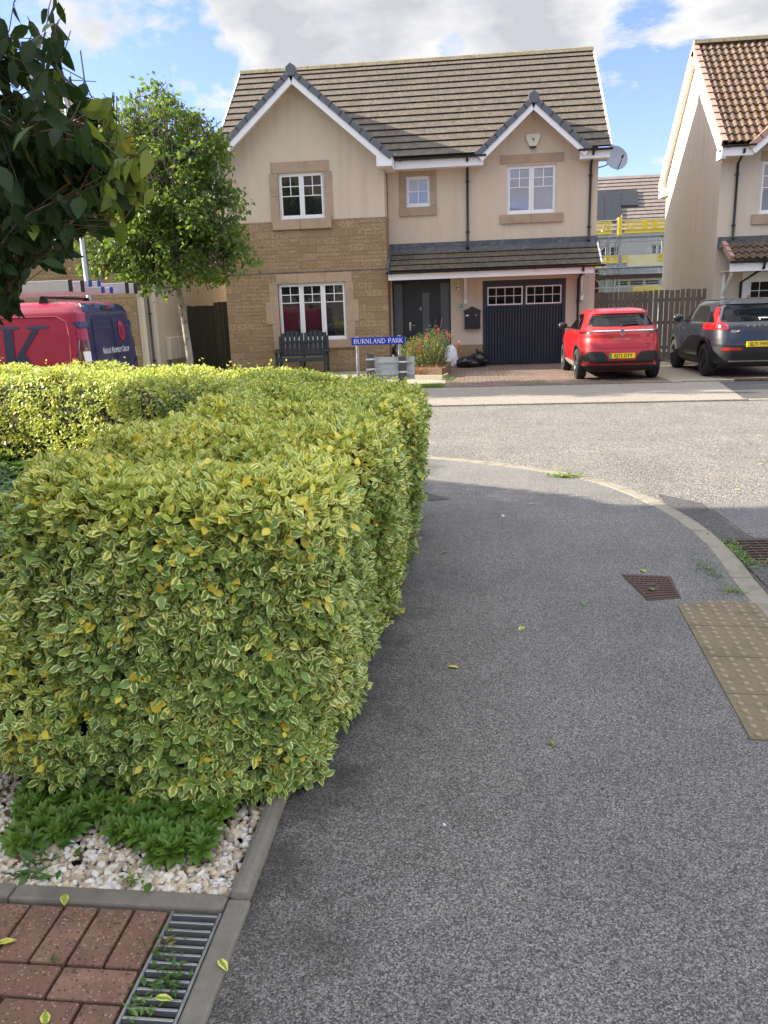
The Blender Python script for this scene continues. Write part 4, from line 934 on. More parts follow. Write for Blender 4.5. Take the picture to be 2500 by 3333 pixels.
mb.build('deck', M['galv'], SC)
mb = MB(); mb.box(4.5,11.6,YS-.1,YS+1.3,3.1,3.32); mb.build('deck_boards', M['rust'], SC)
for gi, (x0, x1, z0, z1) in enumerate(((4.5,8.05,5.6,6.3),(8.8,11.4,5.6,6.3),(7.6,8.45,4.0,4.4),(8.7,9.0,4.0,4.4),(10.75,11.4,4.05,4.42),(4.5,7.55,3.75,4.4),(9.4,11.2,2.2,2.6))):
    mb = MB(); x = x0
    while x < x1: mb.box(x,x+.035,YS-.12,YS-.1,z0,z1); x += .07
    mb.box(x0,x1,YS-.13,YS-.125,z1-.05,z1); mb.box(x0,x1,YS-.13,YS-.125,z0,z0+.1)
    if gi == 1:
        for q in ((9.75,10.05,5.85,6.25),(10.35,10.6,5.85,6.2),(9.1,9.22,5.9,6.02)): mb.box(q[0],q[1],YS-.15,YS-.135,q[2],q[3])
    mb.build('yellow_guard', M['yellow_mesh'], SC)
p = sp(2016,745); mb = MB(); mb.box(p[0]-.12,p[0]+.1,YS-.3,YS-.2,5.5,6.5); mb.build('yellow_guard', M['yellow_mesh'], SC)
mb = MB(); mb.box(9.0,11.3,YS-.08,YS-.05,3.76,4.4); mb.build('yellow_sheet', M['sheet_yellow'], SC)

# ---------------------------------------------------------------- houses outside the frame: their shade and reflections belong to the place
def plain_house(label, x0, x1, y0, y1, ridge='y', ze=5.6, zr=9.2, m='render'):
    o = thing('house', label, 'house', ((x0+x1)/2, (y0+y1)/2, 0)); mb = MB(); xm, ym = (x0+x1)/2, (y0+y1)/2
    if ridge == 'y':
        mb.add([(x0,y0,0),(x1,y0,0),(x1,y0,ze),(xm,y0,zr-.1),(x0,y0,ze)], [(0,1,2,3,4)]); mb.add([(x0,y1,0),(x1,y1,0),(x1,y1,ze),(xm,y1,zr-.1),(x0,y1,ze)], [(4,3,2,1,0)])
        mb.add([(x0,y0,0),(x0,y1,0),(x0,y1,ze),(x0,y0,ze)], [(3,2,1,0)]); mb.add([(x1,y0,0),(x1,y1,0),(x1,y1,ze),(x1,y0,ze)], [(0,1,2,3)])
        r = MB(); r.prism([(x0-.4,y0-.2,ze-.3),(xm,y0-.2,zr),(xm,y0-.2,zr+.1),(x0-.4,y0-.2,ze-.2)], (0,y1-y0+.4,0)); r.prism([(x1+.4,y0-.2,ze-.3),(xm+.002,y0-.2,zr),(xm+.002,y0-.2,zr+.1),(x1+.4,y0-.2,ze-.2)], (0,y1-y0+.4,0))
    else:
        mb.add([(x0,y0,0),(x1,y0,0),(x1,y0,ze),(x0,y0,ze)], [(0,1,2,3)]); mb.add([(x0,y1,0),(x1,y1,0),(x1,y1,ze),(x0,y1,ze)], [(3,2,1,0)])
        for x in (x0, x1): mb.add([(x,y0,0),(x,y1,0),(x,y1,ze),(x,ym,zr-.1),(x,y0,ze)], [(0,1,2,3,4)])
        r = MB(); r.prism([(x0-.2,y0-.4,ze-.3),(x0-.2,ym,zr),(x0-.2,ym,zr+.1),(x0-.2,y0-.4,ze-.2)], (x1-x0+.4,0,0)); r.prism([(x0-.2,y1+.4,ze-.3),(x0-.2,ym+.002,zr),(x0-.2,ym+.002,zr+.1),(x0-.2,y1+.4,ze-.2)], (x1-x0+.4,0,0))
    mb.build('wall', M[m], o); r.build('roof', M['tile'], o); return o
a = plain_house('house beside the hedge at the left, outside the picture, shading the pavement', -16.5, -6.6, -9, 6.9, 'x', 6.0, 9.4)
a2 = plain_house('house behind the viewpoint across the side road', -4, 8, -26, -17, 'x', 5.6, 9.2)
b = plain_house('house on the far side of the side road to the right, outside the picture', 13, 22, -6, 6, 'y')
for o_, xs, yy in ((a2, (-2.5, 1.2, 5), -17),):
    for x in xs:
        for z in (1.0, 3.9):
            f = MB(); f.box(x,x+1.4,yy,yy+.05,z,z+1.3); ww = f.build('window', M['upvc'], o_); f = MB(); f.box(x+.07,x+1.33,yy+.051,yy+.056,z+.07,z+1.23); f.build('pane', M['glass'], ww)
# ---------------------------------------------------------------- lettering
def arc(cx, cy, rx, ry, a0, a1, n=8): return [(cx+rx*math.cos(R(a0+(a1-a0)*i/n)), cy+ry*math.sin(R(a0+(a1-a0)*i/n))) for i in range(n+1)]
T_, t_ = .14, .075
GL = {  # strokes: (points, weight); then advance, serif feet
 'B': ([([(.12,0),(.12,1)],T_), ([(.12,.965)]+arc(.32,.755,.21,.21,90,-90)+[(.12,.545)],.09), ([(.12,.51)]+arc(.34,.27,.24,.24,90,-90)+[(.12,.03)],.09)], .66, [(.12,0),(.12,1)]),
 'U': ([([(.12,1),(.12,.35)]+arc(.37,.33,.25,.3,180,270,5),T_), (arc(.37,.33,.25,.3,270,360,5)+[(.62,1)],t_)], .76, [(.12,1),(.62,1)]),
 'R': ([([(.12,0),(.12,1)],T_), ([(.12,.965)]+arc(.32,.74,.22,.225,90,-90)+[(.12,.515)],.09), ([(.33,.5),(.62,.0)],T_)], .66, [(.12,0),(.12,1)]),
 'N': ([([(.12,0),(.12,1)],t_), ([(.12,.98),(.66,.03)],T_), ([(.66,0),(.66,1)],t_)], .8, [(.12,0),(.12,1),(.66,1)]),
 'L': ([([(.12,0),(.12,1)],T_), ([(.12,.035),(.52,.035)],t_)], .56, [(.12,1)]),
 'A': ([([(.05,0),(.34,1)],t_), ([(.34,1),(.64,0)],T_), ([(.17,.34),(.53,.34)],t_)], .7, [(.05,0),(.64,0)]),
 'D': ([([(.12,0),(.12,1)],T_), ([(.12,.965)]+arc(.28,.5,.42,.465,90,-90,12)+[(.12,.035)],.1)], .8, [(.12,0),(.12,1)]),
 'P': ([([(.12,0),(.12,1)],T_), ([(.12,.965)]+arc(.32,.715,.22,.25,90,-90)+[(.12,.465)],.09)], .6, [(.12,0),(.12,1)]),
 'K': ([([(.12,0),(.12,1)],T_), ([(.14,.42),(.56,1)],t_), ([(.28,.6),(.62,0)],T_)], .68, [(.12,0),(.12,1),(.56,1),(.62,0)]),
 'I': ([([(.12,0),(.12,1)],T_)], .26, [(.12,0),(.12,1)]),
 'G': ([(arc(.45,.5,.36,.47,40,320,14),.1), ([(.72,.08),(.72,.42)],T_), ([(.56,.42),(.82,.42)],.06)], .86, []),
 'H': ([([(.12,0),(.12,1)],T_), ([(.62,0),(.62,1)],T_), ([(.12,.52),(.62,.52)],t_)], .78, [(.12,0),(.12,1),(.62,0),(.62,1)]),
 'T': ([([(.33,0),(.33,1)],T_), ([(.02,.965),(.64,.965)],t_)], .68, [(.33,0)]),
 'O': ([(arc(.44,.5,.36,.47,0,360,20),.1)], .88, []),
 'E': ([([(.12,0),(.12,1)],T_), ([(.12,.965),(.5,.965)],t_), ([(.12,.52),(.44,.52)],t_), ([(.12,.035),(.52,.035)],t_)], .58, []),
 'Y': ([([(.33,0),(.33,.5)],T_), ([(.33,.48),(.04,1)],T_), ([(.33,.48),(.62,1)],t_)], .66, [(.33,0),(.04,1),(.62,1)]),
 ' ': ([], .35, []) }
def lettering(txt, place, height, serif=.05, spacing=.07, depth=.004, small=None, sub=1):
    """place(u, v, w) maps text plane (metres along, up, out) into space; returns MB and the length"""
    mb = MB(); x = 0; lay = [0]
    def stroke(pts, wt, x0, k, flare=0):
        if sub > 1: pts = [(a[0]+(b[0]-a[0])*i/sub, a[1]+(b[1]-a[1])*i/sub) for a, b in zip(pts, pts[1:]) for i in range(sub)]+[pts[-1]]
        P = [Vector((p[0]*k+x0, p[1]*k, 0)) for p in pts]; n = len(P)
        if n < 2: return
        Ls, Rs = [], []; closed = (P[0]-P[-1]).length < 1e-4
        for i, p in enumerate(P):
            d1 = (P[i]-P[i-1]) if i else ((P[0]-P[-2]) if closed else (P[1]-P[0])); d2 = (P[i+1]-P[i]) if i < n-1 else ((P[1]-P[0]) if closed else (P[-1]-P[-2]))
            d_ = (d1.normalized()+d2.normalized()).normalized(); nn = Vector((-d_.y, d_.x, 0)); w_ = wt*k/2
            Ls.append(p+nn*w_); Rs.append(p-nn*w_)
        lay[0] = (lay[0]+1) % 7; o1 = depth*.35 + lay[0]*depth*.09
        for i in range(n-1):
            q = [Ls[i], Ls[i+1], Rs[i+1], Rs[i]]; vs = [place(v.x, v.y, 0) for v in q] + [place(v.x, v.y, o1) for v in q]
            mb.add(vs, [(4,5,6,7),(0,1,5,4),(2,3,7,6),(1,2,6,5),(3,0,4,7)])
    for i, ch in enumerate(txt):
        k = height*(small if (small and i and txt[i-1] != ' ') else 1); g_ = GL[ch]
        for pts, wt in g_[0]: stroke(pts, wt, x, k)
        if serif:
            for sx, sy in g_[2]: stroke([(sx-.07-serif, sy+(.02 if sy < .5 else -.02)), (sx+.07+serif, sy+(.02 if sy < .5 else -.02))], .04, x, k)
        x += (g_[1]+spacing)*k
    return mb, x
def text_obj(name, txt, size, mat, parent, mtx, depth=.002, sx=1.0, bold=0):
    c = bpy.data.curves.new(name, 'FONT'); c.body = txt; c.size = size; c.extrude = depth/2; c.offset = bold; c.align_x = 'CENTER'; c.align_y = 'CENTER'
    tmp = bpy.data.objects.new(name+'_tmp', c); COL.objects.link(tmp); dg = bpy.context.evaluated_depsgraph_get(); dg.update()
    me = bpy.data.meshes.new_from_object(tmp.evaluated_get(dg)); bpy.data.objects.remove(tmp); me.name = name
    me.transform(Matrix.Translation((0, 0, 0)) @ mtx @ Matrix.Diagonal((sx, 1, 1, 1))); me.materials.clear(); me.materials.append(mat)
    for p in me.polygons: p.material_index = 0
    o = bpy.data.objects.new(name, me); COL.objects.link(o); o.parent = parent; ORG[o.name] = ORG[parent.name]; return o
def face_mtx(c, right, up, parent):
    o = Vector(ORG[parent.name]); c = Vector(c)-o; r_ = Vector(right).normalized(); u_ = Vector(up).normalized(); n_ = r_.cross(u_)
    return Matrix(((r_.x,u_.x,n_.x,c.x),(r_.y,u_.y,n_.y,c.y),(r_.z,u_.z,n_.z,c.z),(0,0,0,1)))

# ---------------------------------------------------------------- street name sign, at the back of the far pavement
YSG = 18.6
a = Vector(W(1143,1099,YSG)); b = Vector(W(1318,1095,YSG)); c_ = Vector(W(1143,1124,YSG))
x0, x1, z1, z0 = a.x, b.x, (a.z+b.z)/2, (a.z+b.z)/2-(a.z-c_.z)
SG = thing('street_sign', 'blue street name sign with white lettering on two grey posts behind the hedge', 'street sign', ((x0+x1)/2, YSG, 0))
mb = MB(); mb.box(x0,x1,YSG,YSG+.02,z0,z1); mb.build('plate', M['blue_sign'], SG, bevel=.003)
hgt = (z1-z0)*.60; L0 = lettering('BURNLAND PARK', lambda u, v, w_: (u, v, w_), 1)[1]; kx = (x1-x0)*.92/(L0*hgt)
mb, _ = lettering('BURNLAND PARK', lambda u, v, w_: (x0+(x1-x0)*.045+u*kx, YSG-.001-w_, z0+(z1-z0)*.2+v), hgt); mb.build('lettering', M['sign_white'], SG)
for px in (1163, 1300):
    p = W(px, 1120, YSG+.06); mb = MB(); mb.tube([(p[0],YSG+.055,-.1),(p[0],YSG+.055,z1+.03)], .038, 12); mb.build('post', M['galv'], SG)

# back of another sign carried by two round timber posts
YB_ = 17.85
BR = thing('sign_frame', 'grey back of a low sign clamped to two round weathered timber posts', 'sign', (float(W(1255,1200,YB_)[0]), YB_, 0))
pl_, pr_, pp_ = W(1218,1163,YB_+.1), W(1349,1172,YB_+.1), W(1348,1236,YB_+.1)
zt, zb = float(pl_[2]), float(pp_[2])+.02
mb = MB(); mb.box(pl_[0],pr_[0],YB_+.1,YB_+.115,zb,zt); mb.build('panel', M['sign_back'], BR)
mb = MB(); xa, xb = pl_[0]+.02, pr_[0]-.02
for zz in (zt-.13, zb+.1): mb.box(xa,xb,YB_+.075,YB_+.099,zz,zz+.035)
mb.box(xa,xa+.03,YB_+.07,YB_+.074,zb+.12,zt-.13); mb.build('rail', M['alu'], BR)
for px, pt in ((1204,1152),(1309,1160)):
    p = W(px, pt, YB_); po = MB(); po.tube([(p[0],YB_,-.15),(p[0],YB_,float(p[2]))], .088, 16); o = po.build('post', M['post_wood'], BR)
    for dz in (-.14, -.36):
        s = MB(); s.lathe([(.09,0),(.094,.002),(.094,.04),(.09,.042)], (p[0],YB_,float(p[2])+dz), n=16); s.box(p[0]+.09,p[0]+.12,YB_-.01,YB_+.074,float(p[2])+dz,float(p[2])+dz+.04); s.build('clamp', M['alu'], o)

# bench under the window
BN = thing('bench', 'dark grey painted garden bench with curved slatted back under the window', 'bench', (-4.78, 22.9, 0))
bx0, bx1, by = -5.5, -4.06, 22.75
mb = MB(); n = 10; ww = (bx1-bx0-.1)/n
for i in range(n):
    u = (i+.5)/n; top = 1.09+.12*math.sin(math.pi*u) if True else 0; dip = -.0
    t2 = 1.07+.11*abs(math.sin(2*math.pi*u))**.7 + .03
    xx = bx0+.05+i*ww; mb.prism([(xx+.012,by+.02,.5),(xx+ww-.012,by+.02,.5),(xx+ww-.012,by+.1,t2),(xx+.012,by+.1,t2-.0)], (0,.022,0))
mb.build('backrest', M['bench'], BN, bevel=.003)
mb = MB(); mb.box(bx0+.03,bx1-.03,by+.045,by+.075,.86,.93); mb.box(bx0+.03,bx1-.03,by-.0,by+.03,.5,.57); mb.build('back_rail', M['bench'], BN)
mb = MB()
for i in range(5): mb.box(bx0+.02,bx1-.02,by-.5+i*.098,by-.5+i*.098+.086,.44,.465)
mb.box(bx0+.02,bx1-.02,by-.52,by-.5,.37,.455); mb.build('seat', M['bench'], BN, bevel=.004)
for xx in (bx0, -4.82, bx1-.07):
    mid = xx == -4.82
    mb = MB(); mb.box(xx,xx+.07,by-.5,by-.43,0,.62 if not mid else .43); mb.build('leg', M['bench'], BN, bevel=.004)
    mb = MB(); mb.beam((xx+.035,by+.01,0),(xx+.035,by+.085,1.06 if not mid else .9),.07,.06,(1,0,0)); mb.build('leg', M['bench'], BN, bevel=.004)
    if not mid: mb = MB(); mb.box(xx-.03,xx+.1,by-.56,by+.06,.625,.655); mb.build('armrest', M['bench'], BN, bevel=.008)

# mailbox, house number, lamp beside the door
MBX = thing('mailbox', 'black ornate wall mailbox with pointed top beside the garage', 'mailbox', (.0, YM, 1.1)); xm = .0; y_ = YM-.13
mb = MB(); mb.prism([(xm-.23,y_,1.12),(xm+.23,y_,1.12),(xm+.23,y_,1.55),(xm+.25,y_,1.56),(xm+.25,y_,1.6),(xm,y_,1.72),(xm-.25,y_,1.6),(xm-.25,y_,1.56),(xm-.23,y_,1.55)], (0,.128,0)); mb.box(xm-.24,xm+.24,y_-.012,y_+.13,1.08,1.118); mb.build('box', M['black_trim'], MBX, bevel=.008)
mb = MB(); mb.tube([(xm-.15,y_-.004,1.22),(xm-.17,y_-.004,1.3),(xm-.1,y_-.004,1.36),(xm+.1,y_-.004,1.36),(xm+.17,y_-.004,1.3),(xm+.15,y_-.004,1.22),(xm+.06,y_-.004,1.18),(xm-.06,y_-.004,1.18),(xm-.15,y_-.004,1.22)], .009, 6); mb.box(xm-.21,xm+.21,y_-.014,y_-.001,1.42,1.5); mb.build('door_panel', M['black_trim'], MBX, bevel=.003)
mb = MB(); mb.box(xm-.19,xm-.1,y_-.018,y_-.015,1.45,1.485); mb.box(xm+.1,xm+.13,y_-.018,y_-.015,1.455,1.48); mb.build('label_window', M['upvc'], MBX)
HN = thing('house_number', 'pale green glass house number plate beside the front door', 'house number', (-.3, YM, 1.6)); mb = MB(); mb.box(-.45,-.24,YM-.03,YM-.018,1.62,1.84); mb.build('plate', plain('number_plate_green', (.42,.5,.38), .15, .06, 5), HN, bevel=.004)
text_obj('numerals', '18', .17, M['plate_black'], HN, face_mtx((-.345,YM-.032,1.73), (1,0,0), (.12,0,1), HN), .003, .8)
WL = thing('wall_lamp', 'small brass coloured wall lamp between door and porch bracket', 'lamp', (-.4, YM, 2.2)); mb = MB(); mb.lathe([(.001,2.27),(.05,2.27),(.05,2.2),(.04,2.19),(.04,2.37),(.055,2.38),(.055,2.42),(.001,2.43)], (-.4,YM-.1,0), n=14); mb.build('shade', M['chrome'], WL); mb = MB(); mb.box(-.43,-.37,YM-.06,YM-.001,2.27,2.36); mb.build('wall_plate', M['chrome'], WL)

# rubbish: black bags and a white bag
def bag(name, label, cat, c, r_, m, seed, sq=(1.2,.8,.75), knot=True, group=None):
    o = thing(name, label, cat, c, group=group); rg = np.random.default_rng(seed); mb = MB(); n1_, n2_ = 22, 30; ph = rg.uniform(0, 6.28, 8); vs = []
    for i in range(n1_+1):
        v = math.pi*i/n1_
        for j in range(n2_):
            u = 2*math.pi*j/n2_; rr = r_*(1+.10*math.sin(3*u+ph[0])*math.sin(2*v)+.07*math.sin(7*u+ph[1]+3*v)+.05*math.sin(13*u+ph[2])*math.sin(v)+.05*math.sin(9*v+ph[3]+4*u))
            vs.append((c[0]+rr*sq[0]*math.sin(v)*math.cos(u), c[1]+rr*sq[1]*math.sin(v)*math.sin(u), max(c[2], c[2]+r_*sq[2]*.8+rr*sq[2]*math.cos(v))))
    mb.add(vs, [(i*n2_+j, (i+1)*n2_+j, (i+1)*n2_+(j+1)%n2_, i*n2_+(j+1)%n2_) for i in range(n1_) for j in range(n2_)], 0, True); mb.build('sack', M[m], o)
    if knot:
        zt_ = c[2]+r_*sq[2]*1.75; mb = MB(); mb.tube([(c[0],c[1],zt_-.05),(c[0]+.01,c[1],zt_+.02),(c[0]-.05,c[1]-.02,zt_+.09),(c[0]-.09,c[1]-.03,zt_+.11)], [.04,.018,.04,.012], 8); mb.tube([(c[0],c[1],zt_),(c[0]+.04,c[1],zt_+.05),(c[0]+.08,c[1],zt_+.04)], [.02,.03,.01], 8); mb.build('knot', M[m], o)
    return o
bag('bin_bag', 'shiny black bin bag slumped against the wall beside the garage, nearer the flower planter', 'bin bag', (-.12, 23.55, .01), .27, 'bin_bag', 3, (1.25,.9,.62), False)
bag('bin_bag', 'knotted black bin bag leaning against the garage door edge', 'bin bag', (.18, 23.85, .01), .27, 'bin_bag', 5, (1.0,.8,.8))
bag('rubble_sack', 'white plastic sack standing behind the red flowering shrub', 'sack', (-.62, 23.6, .01), .26, 'plastic_white', 9, (.72,.6,1.35), False)

# raised planter with sleepers, and pale edging board
PLN = thing('planter', 'low timber planter holding the red flowering shrub beside the path', 'planter', (-1.2, 21.2, 0))
P4 = [Vector(p) for p in ((-1.75,20.55,0),(-.72,20.2,0),(-.62,22.6,0),(-1.75,22.9,0))]
for i in range(4):
    mb = MB(); a, b = P4[i], P4[(i+1)%4]; d_ = (b-a).normalized()*.03; mb.beam(a+Vector((0,0,.13))+d_, b+Vector((0,0,.13))-d_, .05, .24); mb.build('side_board', M['sleeper'], PLN, bevel=.006)
mb = MB(); mb.prism([(p.x*.98-.02,p.y,.02) for p in P4], (0,0,.2)); mb.build('soil', M['soil'], PLN)
mb = MB(); mb.beam((-1.75,19.95,.06),(-.72,19.55,.06),.05,.12); mb.beam((-.70,19.57,.06),(-.62,20.15,.06),.05,.12); tag(mb.build('edging_board', M['pale_wood'], bevel=.005), 'pale timber edging board on the paving in front of the planter', 'edging board')

# lamp post behind the van
LP = thing('lamp_post', 'tall grey steel street lamp post behind the van', 'street lamp', (float(W(290,960,16.2)[0]), 16.2, 0)); lx = ORG[LP.name][0]
mb = MB(); mb.tube([(lx,16.2,0),(lx,16.2,1.2),(lx+.0,16.2,1.25),(lx,16.2,5.8)], [.085,.085,.062,.05], 14); mb.build('column', M['galv'], LP)
mb = MB(); mb.tube([(lx,16.2,5.7),(lx-.02,16.15,6.0),(lx-.12,16.05,6.15)], .035, 10); mb.prism([(lx-.62,15.9,6.12),(lx-.2,15.9,6.10),(lx-.04,15.9,6.16),(lx-.1,15.9,6.3),(lx-.3,15.9,6.38),(lx-.58,15.9,6.26)], (0,.26,0)); mb.build('lantern', M['galv'], LP, bevel=.03)
# ---------------------------------------------------------------- vehicles: body lofted from plan outlines, trim laid on the same surface
class Body:
    """rows: (z, x_rear, x_front, half_width, n_rear_corner). forward = +x, left = +y"""
    def __init__(s, rows):
        a = np.array(rows, float); zs = np.linspace(a[0,0], a[-1,0], 400); cols = []
        for k in range(1, 5):
            c = np.interp(zs, a[:,0], a[:,k]); ker = np.hanning(15); ker /= ker.sum(); cp = np.pad(c, 7, mode='edge'); cols.append(np.convolve(cp, ker, 'valid'))
        s.z = zs; s.c = cols
    def at(s, z): return [float(np.interp(z, s.z, c)) for c in s.c]
    def pt(s, z, t):
        xr, xf, b, n = s.at(z); xc, a = (xr+xf)/2, (xf-xr)/2; c, si = math.cos(t), math.sin(t)
        return Vector((xc+a*math.copysign(abs(c)**(2/n), c), b*math.copysign(abs(si)**(2/n), si), z))
    def rear(s, y, z, off=0):
        xr, xf, b, n = s.at(z); xc, a = (xr+xf)/2, (xf-xr)/2; q = min(abs(y)/b, .9999); return Vector((xc-a*(1-q**n)**(1/n), y, z))
    def side(s, x, z, sg=1):
        xr, xf, b, n = s.at(z); xc, a = (xr+xf)/2, (xf-xr)/2; q = min(abs(x-xc)/a, .9999); return Vector((x, sg*b*(1-q**n)**(1/n), z))
    def normal(s, f, u, z, e=.01):
        du = f(u+e, z)-f(u-e, z); dz = f(u, z+e)-f(u, z-e); return du.cross(dz).normalized()
    def mesh(s, z0, z1, nz=60, nt=120, top=True):
        mb = MB(); zz = np.linspace(z0, z1, nz); vs = [s.pt(z, 2*math.pi*j/nt) for z in zz for j in range(nt)]
        mb.add(vs, [(i*nt+j, i*nt+(j+1)%nt, (i+1)*nt+(j+1)%nt, (i+1)*nt+j) for i in range(nz-1) for j in range(nt)], 0, True)
        n = len(vs); mb.f += [list(range(n-nt, n)), list(range(nt))[::-1]]; mb.m += [0, 0]; mb.s += [False, False]
        return mb
    def patch(s, mb, f, rows, nu=12, off=.006, thick=.004, sg=None, mi=0):
        """rows: (z, u0, u1); panel standing `off` proud of the body, with edges going back to it"""
        out = []; inn = []
        zs = []; R_ = []
        for (za, a0, a1), (zb, b0, b1) in zip(rows, rows[1:]):
            k = max(1, int(abs(zb-za)/.03))
            for i in range(k): t = i/k; R_.append((za+(zb-za)*t, a0+(b0-a0)*t, a1+(b1-a1)*t))
        R_.append(rows[-1])
        g = (lambda u, z: f(u, z)) if sg is None else (lambda u, z: f(u, z, sg))
        cen = Vector(((s.c[0][200]+s.c[1][200])/2, 0, .6))
        vs = []
        for z, u0, u1 in R_:
            for j in range(nu+1):
                u = u0+(u1-u0)*j/nu; p = g(u, z); nn = s.normal(g, u, z)
                if nn.dot(p-cen) < 0: nn = -nn
                vs.append(p+nn*off)
        n0 = len(vs); m = len(R_); w_ = nu+1
        vs += [v + (cen-v).normalized()*(off+thick) for v in vs]
        fs = [(i*w_+j, i*w_+j+1, (i+1)*w_+j+1, (i+1)*w_+j) for i in range(m-1) for j in range(nu)]
        rim = [j for j in range(w_)] + [i*w_+nu for i in range(1, m)] + [(m-1)*w_+j for j in range(nu-1, -1, -1)] + [i*w_ for i in range(m-2, 0, -1)]
        mb.add(vs, fs, mi, True); mb.add([vs[i] for i in rim]+[vs[n0+i] for i in rim], [(i, (i+1)%len(rim), len(rim)+(i+1)%len(rim), len(rim)+i) for i in range(len(rim))], mi)
        return mb
def cut_arches(o, cyls, parent):
    """wheel arches: subtract cylinders from the closed body"""
    c = MB()
    for (x, y, z, r_, d_) in cyls:
        n = 40; vs = [(x+r_*math.cos(2*math.pi*j/n), y-d_/2, z+r_*math.sin(2*math.pi*j/n)) for j in range(n)]+[(x+r_*math.cos(2*math.pi*j/n), y+d_/2, z+r_*math.sin(2*math.pi*j/n)) for j in range(n)]
        c.add(vs, [tuple(range(n)), tuple(range(n, 2*n))[::-1]]+[(j, n+j, n+(j+1)%n, (j+1)%n) for j in range(n)])
    me = bpy.data.meshes.new('cutter'); me.from_pydata(c.v, [], c.f); me.materials.append(M['black_trim']); 
    import bmesh
    for m_ in (me, o.data):
        bm = bmesh.new(); bm.from_mesh(m_); bmesh.ops.recalc_face_normals(bm, faces=bm.faces); bm.to_mesh(m_); bm.free()
    co = bpy.data.objects.new('cutter', me); COL.objects.link(co)
    par = o.parent; o.parent = None
    md = o.modifiers.new('b', 'BOOLEAN'); md.operation = 'DIFFERENCE'; md.object = co; md.solver = 'EXACT'; md.material_mode = 'TRANSFER'
    dg = bpy.context.evaluated_depsgraph_get(); dg.update(); nm = bpy.data.meshes.new_from_object(o.evaluated_get(dg)); nm.name = o.name
    o.modifiers.clear(); o.data = nm; o.parent = par; bpy.data.objects.remove(co)
def wheel(par, x, y, r_, w_, sg, spokes=5, rimmat='alu'):
    """wheel > tyre (the wheel itself) and rim"""
    mb = MB(); prof = [(r_*.66,-w_/2),(r_*.9,-w_/2),(r_*.985,-w_/2+.025),(r_,-w_/2+.05),(r_,-w_*.18),(r_*.985,-w_*.17),(r_*.985,-w_*.15),(r_,-w_*.14),(r_,w_*.14),(r_*.985,w_*.15),(r_*.985,w_*.17),(r_,w_*.18),(r_,w_/2-.05),(r_*.985,w_/2-.025),(r_*.9,w_/2),(r_*.66,w_/2)]
    mb.lathe(prof, (x, y, r_), 'y', 40); o = mb.build('wheel', M['rubber'], par)
    rm = MB(); yo = y+sg*(w_/2-.015); rm.lathe([(r_*.66,0),(r_*.70,sg*.012),(r_*.62,sg*.01),(r_*.6,-sg*.08)], (x, yo, r_), 'y', 40)
    rm.lathe([(.001,sg*.0),(.05,sg*.0),(.06,-sg*.03)], (x, yo, r_), 'y', 16)
    for k in range(spokes):
        t = 2*math.pi*k/spokes+.3; c_, s_ = math.cos(t), math.sin(t)
        rm.beam((x+c_*.03, yo-sg*.02, r_+s_*.03), (x+c_*r_*.63, yo-sg*.008, r_+s_*r_*.63), .05, .025, (0,1,0))
    rm.build('rim', M[rimmat], o); bk = MB(); bk.lathe([(r_*.62,-sg*.09),(.001,-sg*.09)], (x, yo, r_), 'y', 24); bk.build('brake', M['black_trim'], o)
    return o

# ---- red hatchback
RC = thing('parked_car', 'bright red electric hatchback parked on the block paved driveway, seen from behind', 'car', (3.25, 20.25, .01), R(90), group=None, local=True)
rows = [(.20,-1.93,1.98,.76,5.6),(.30,-2.03,2.06,.86,5.8),(.45,-2.09,2.12,.90,5.6),(.62,-2.10,2.14,.91,5.4),(.80,-2.06,2.12,.915,5.2),(.93,-2.02,2.02,.91,5.0),(1.00,-2.02,1.72,.90,4.9),(1.05,-2.0,1.35,.885,4.8),(1.10,-1.97,1.05,.855,4.8),
        (1.16,-1.93,.92,.82,4.8),(1.25,-1.80,.74,.765,4.8),(1.35,-1.66,.55,.715,4.8),(1.43,-1.57,.38,.68,4.8),(1.48,-1.55,.22,.655,4.6),(1.52,-1.38,.02,.62,4.4),(1.55,-1.05,-.2,.5,4.2),(1.56,-.9,-.4,.4,4.0)]
B = Body(rows); mb = B.mesh(.2, 1.56, 80, 160); body = mb.build('body', M['red_paint'], RC)
XR_, XF_, RW = -1.34, 1.38, .345
cut_arches(body, [(x, sg*.92, RW, .40, .5) for x in (XR_, XF_) for sg in (-1, 1)], RC)
for x in (XR_, XF_):
    for sg in (-1, 1): wheel(RC, x, sg*.80, RW, .22, sg, 5, 'black_trim')
mb = MB(); mb.box(-1.75,1.75,-.7,.7,.19,.3); mb.build('underbody', M['black_trim'], RC)
def rearpatch(name, rows, mat, parent=RC, nu=16, off=.006, b=None): return (b or B).patch(MB(), (b or B).rear, rows, nu, off).build(name, M[mat], parent)
rearpatch('rear_window', [(1.17,-.66,.66),(1.20,-.70,.70),(1.38,-.605,.605),(1.41,-.57,.57)], 'car_glass')
mb = MB(); B.patch(mb, B.rear, [(1.425,-.60,.60),(1.47,-.57,.57)], 16, .03, .03); mb.build('spoiler', M['red_paint'], RC)
mb = MB(); B.patch(mb, B.rear, [(1.065,-.66,.66),(1.082,-.66,.66)], 16, .014); mb.build('chrome_bar', M['chrome'], RC)
for sg in (-1, 1):
    mb = MB(); a0, a1 = sorted((sg*.36, sg*.85)); B.patch(mb, B.rear, [(1.015,a0 if sg < 0 else sg*.62, a1 if sg > 0 else sg*.62),(1.05,a0,a1),(1.062,a0,a1)], 12, .012); mb.build('tail_light', M['dark_lens'], RC)
    mb = MB(); a0, a1 = sorted((sg*.66, sg*.86)); B.patch(mb, B.rear, [(1.066,a0,a1),(1.09,a0,a1)], 8, .013); mb.build('tail_light', M['red_lens'], RC)
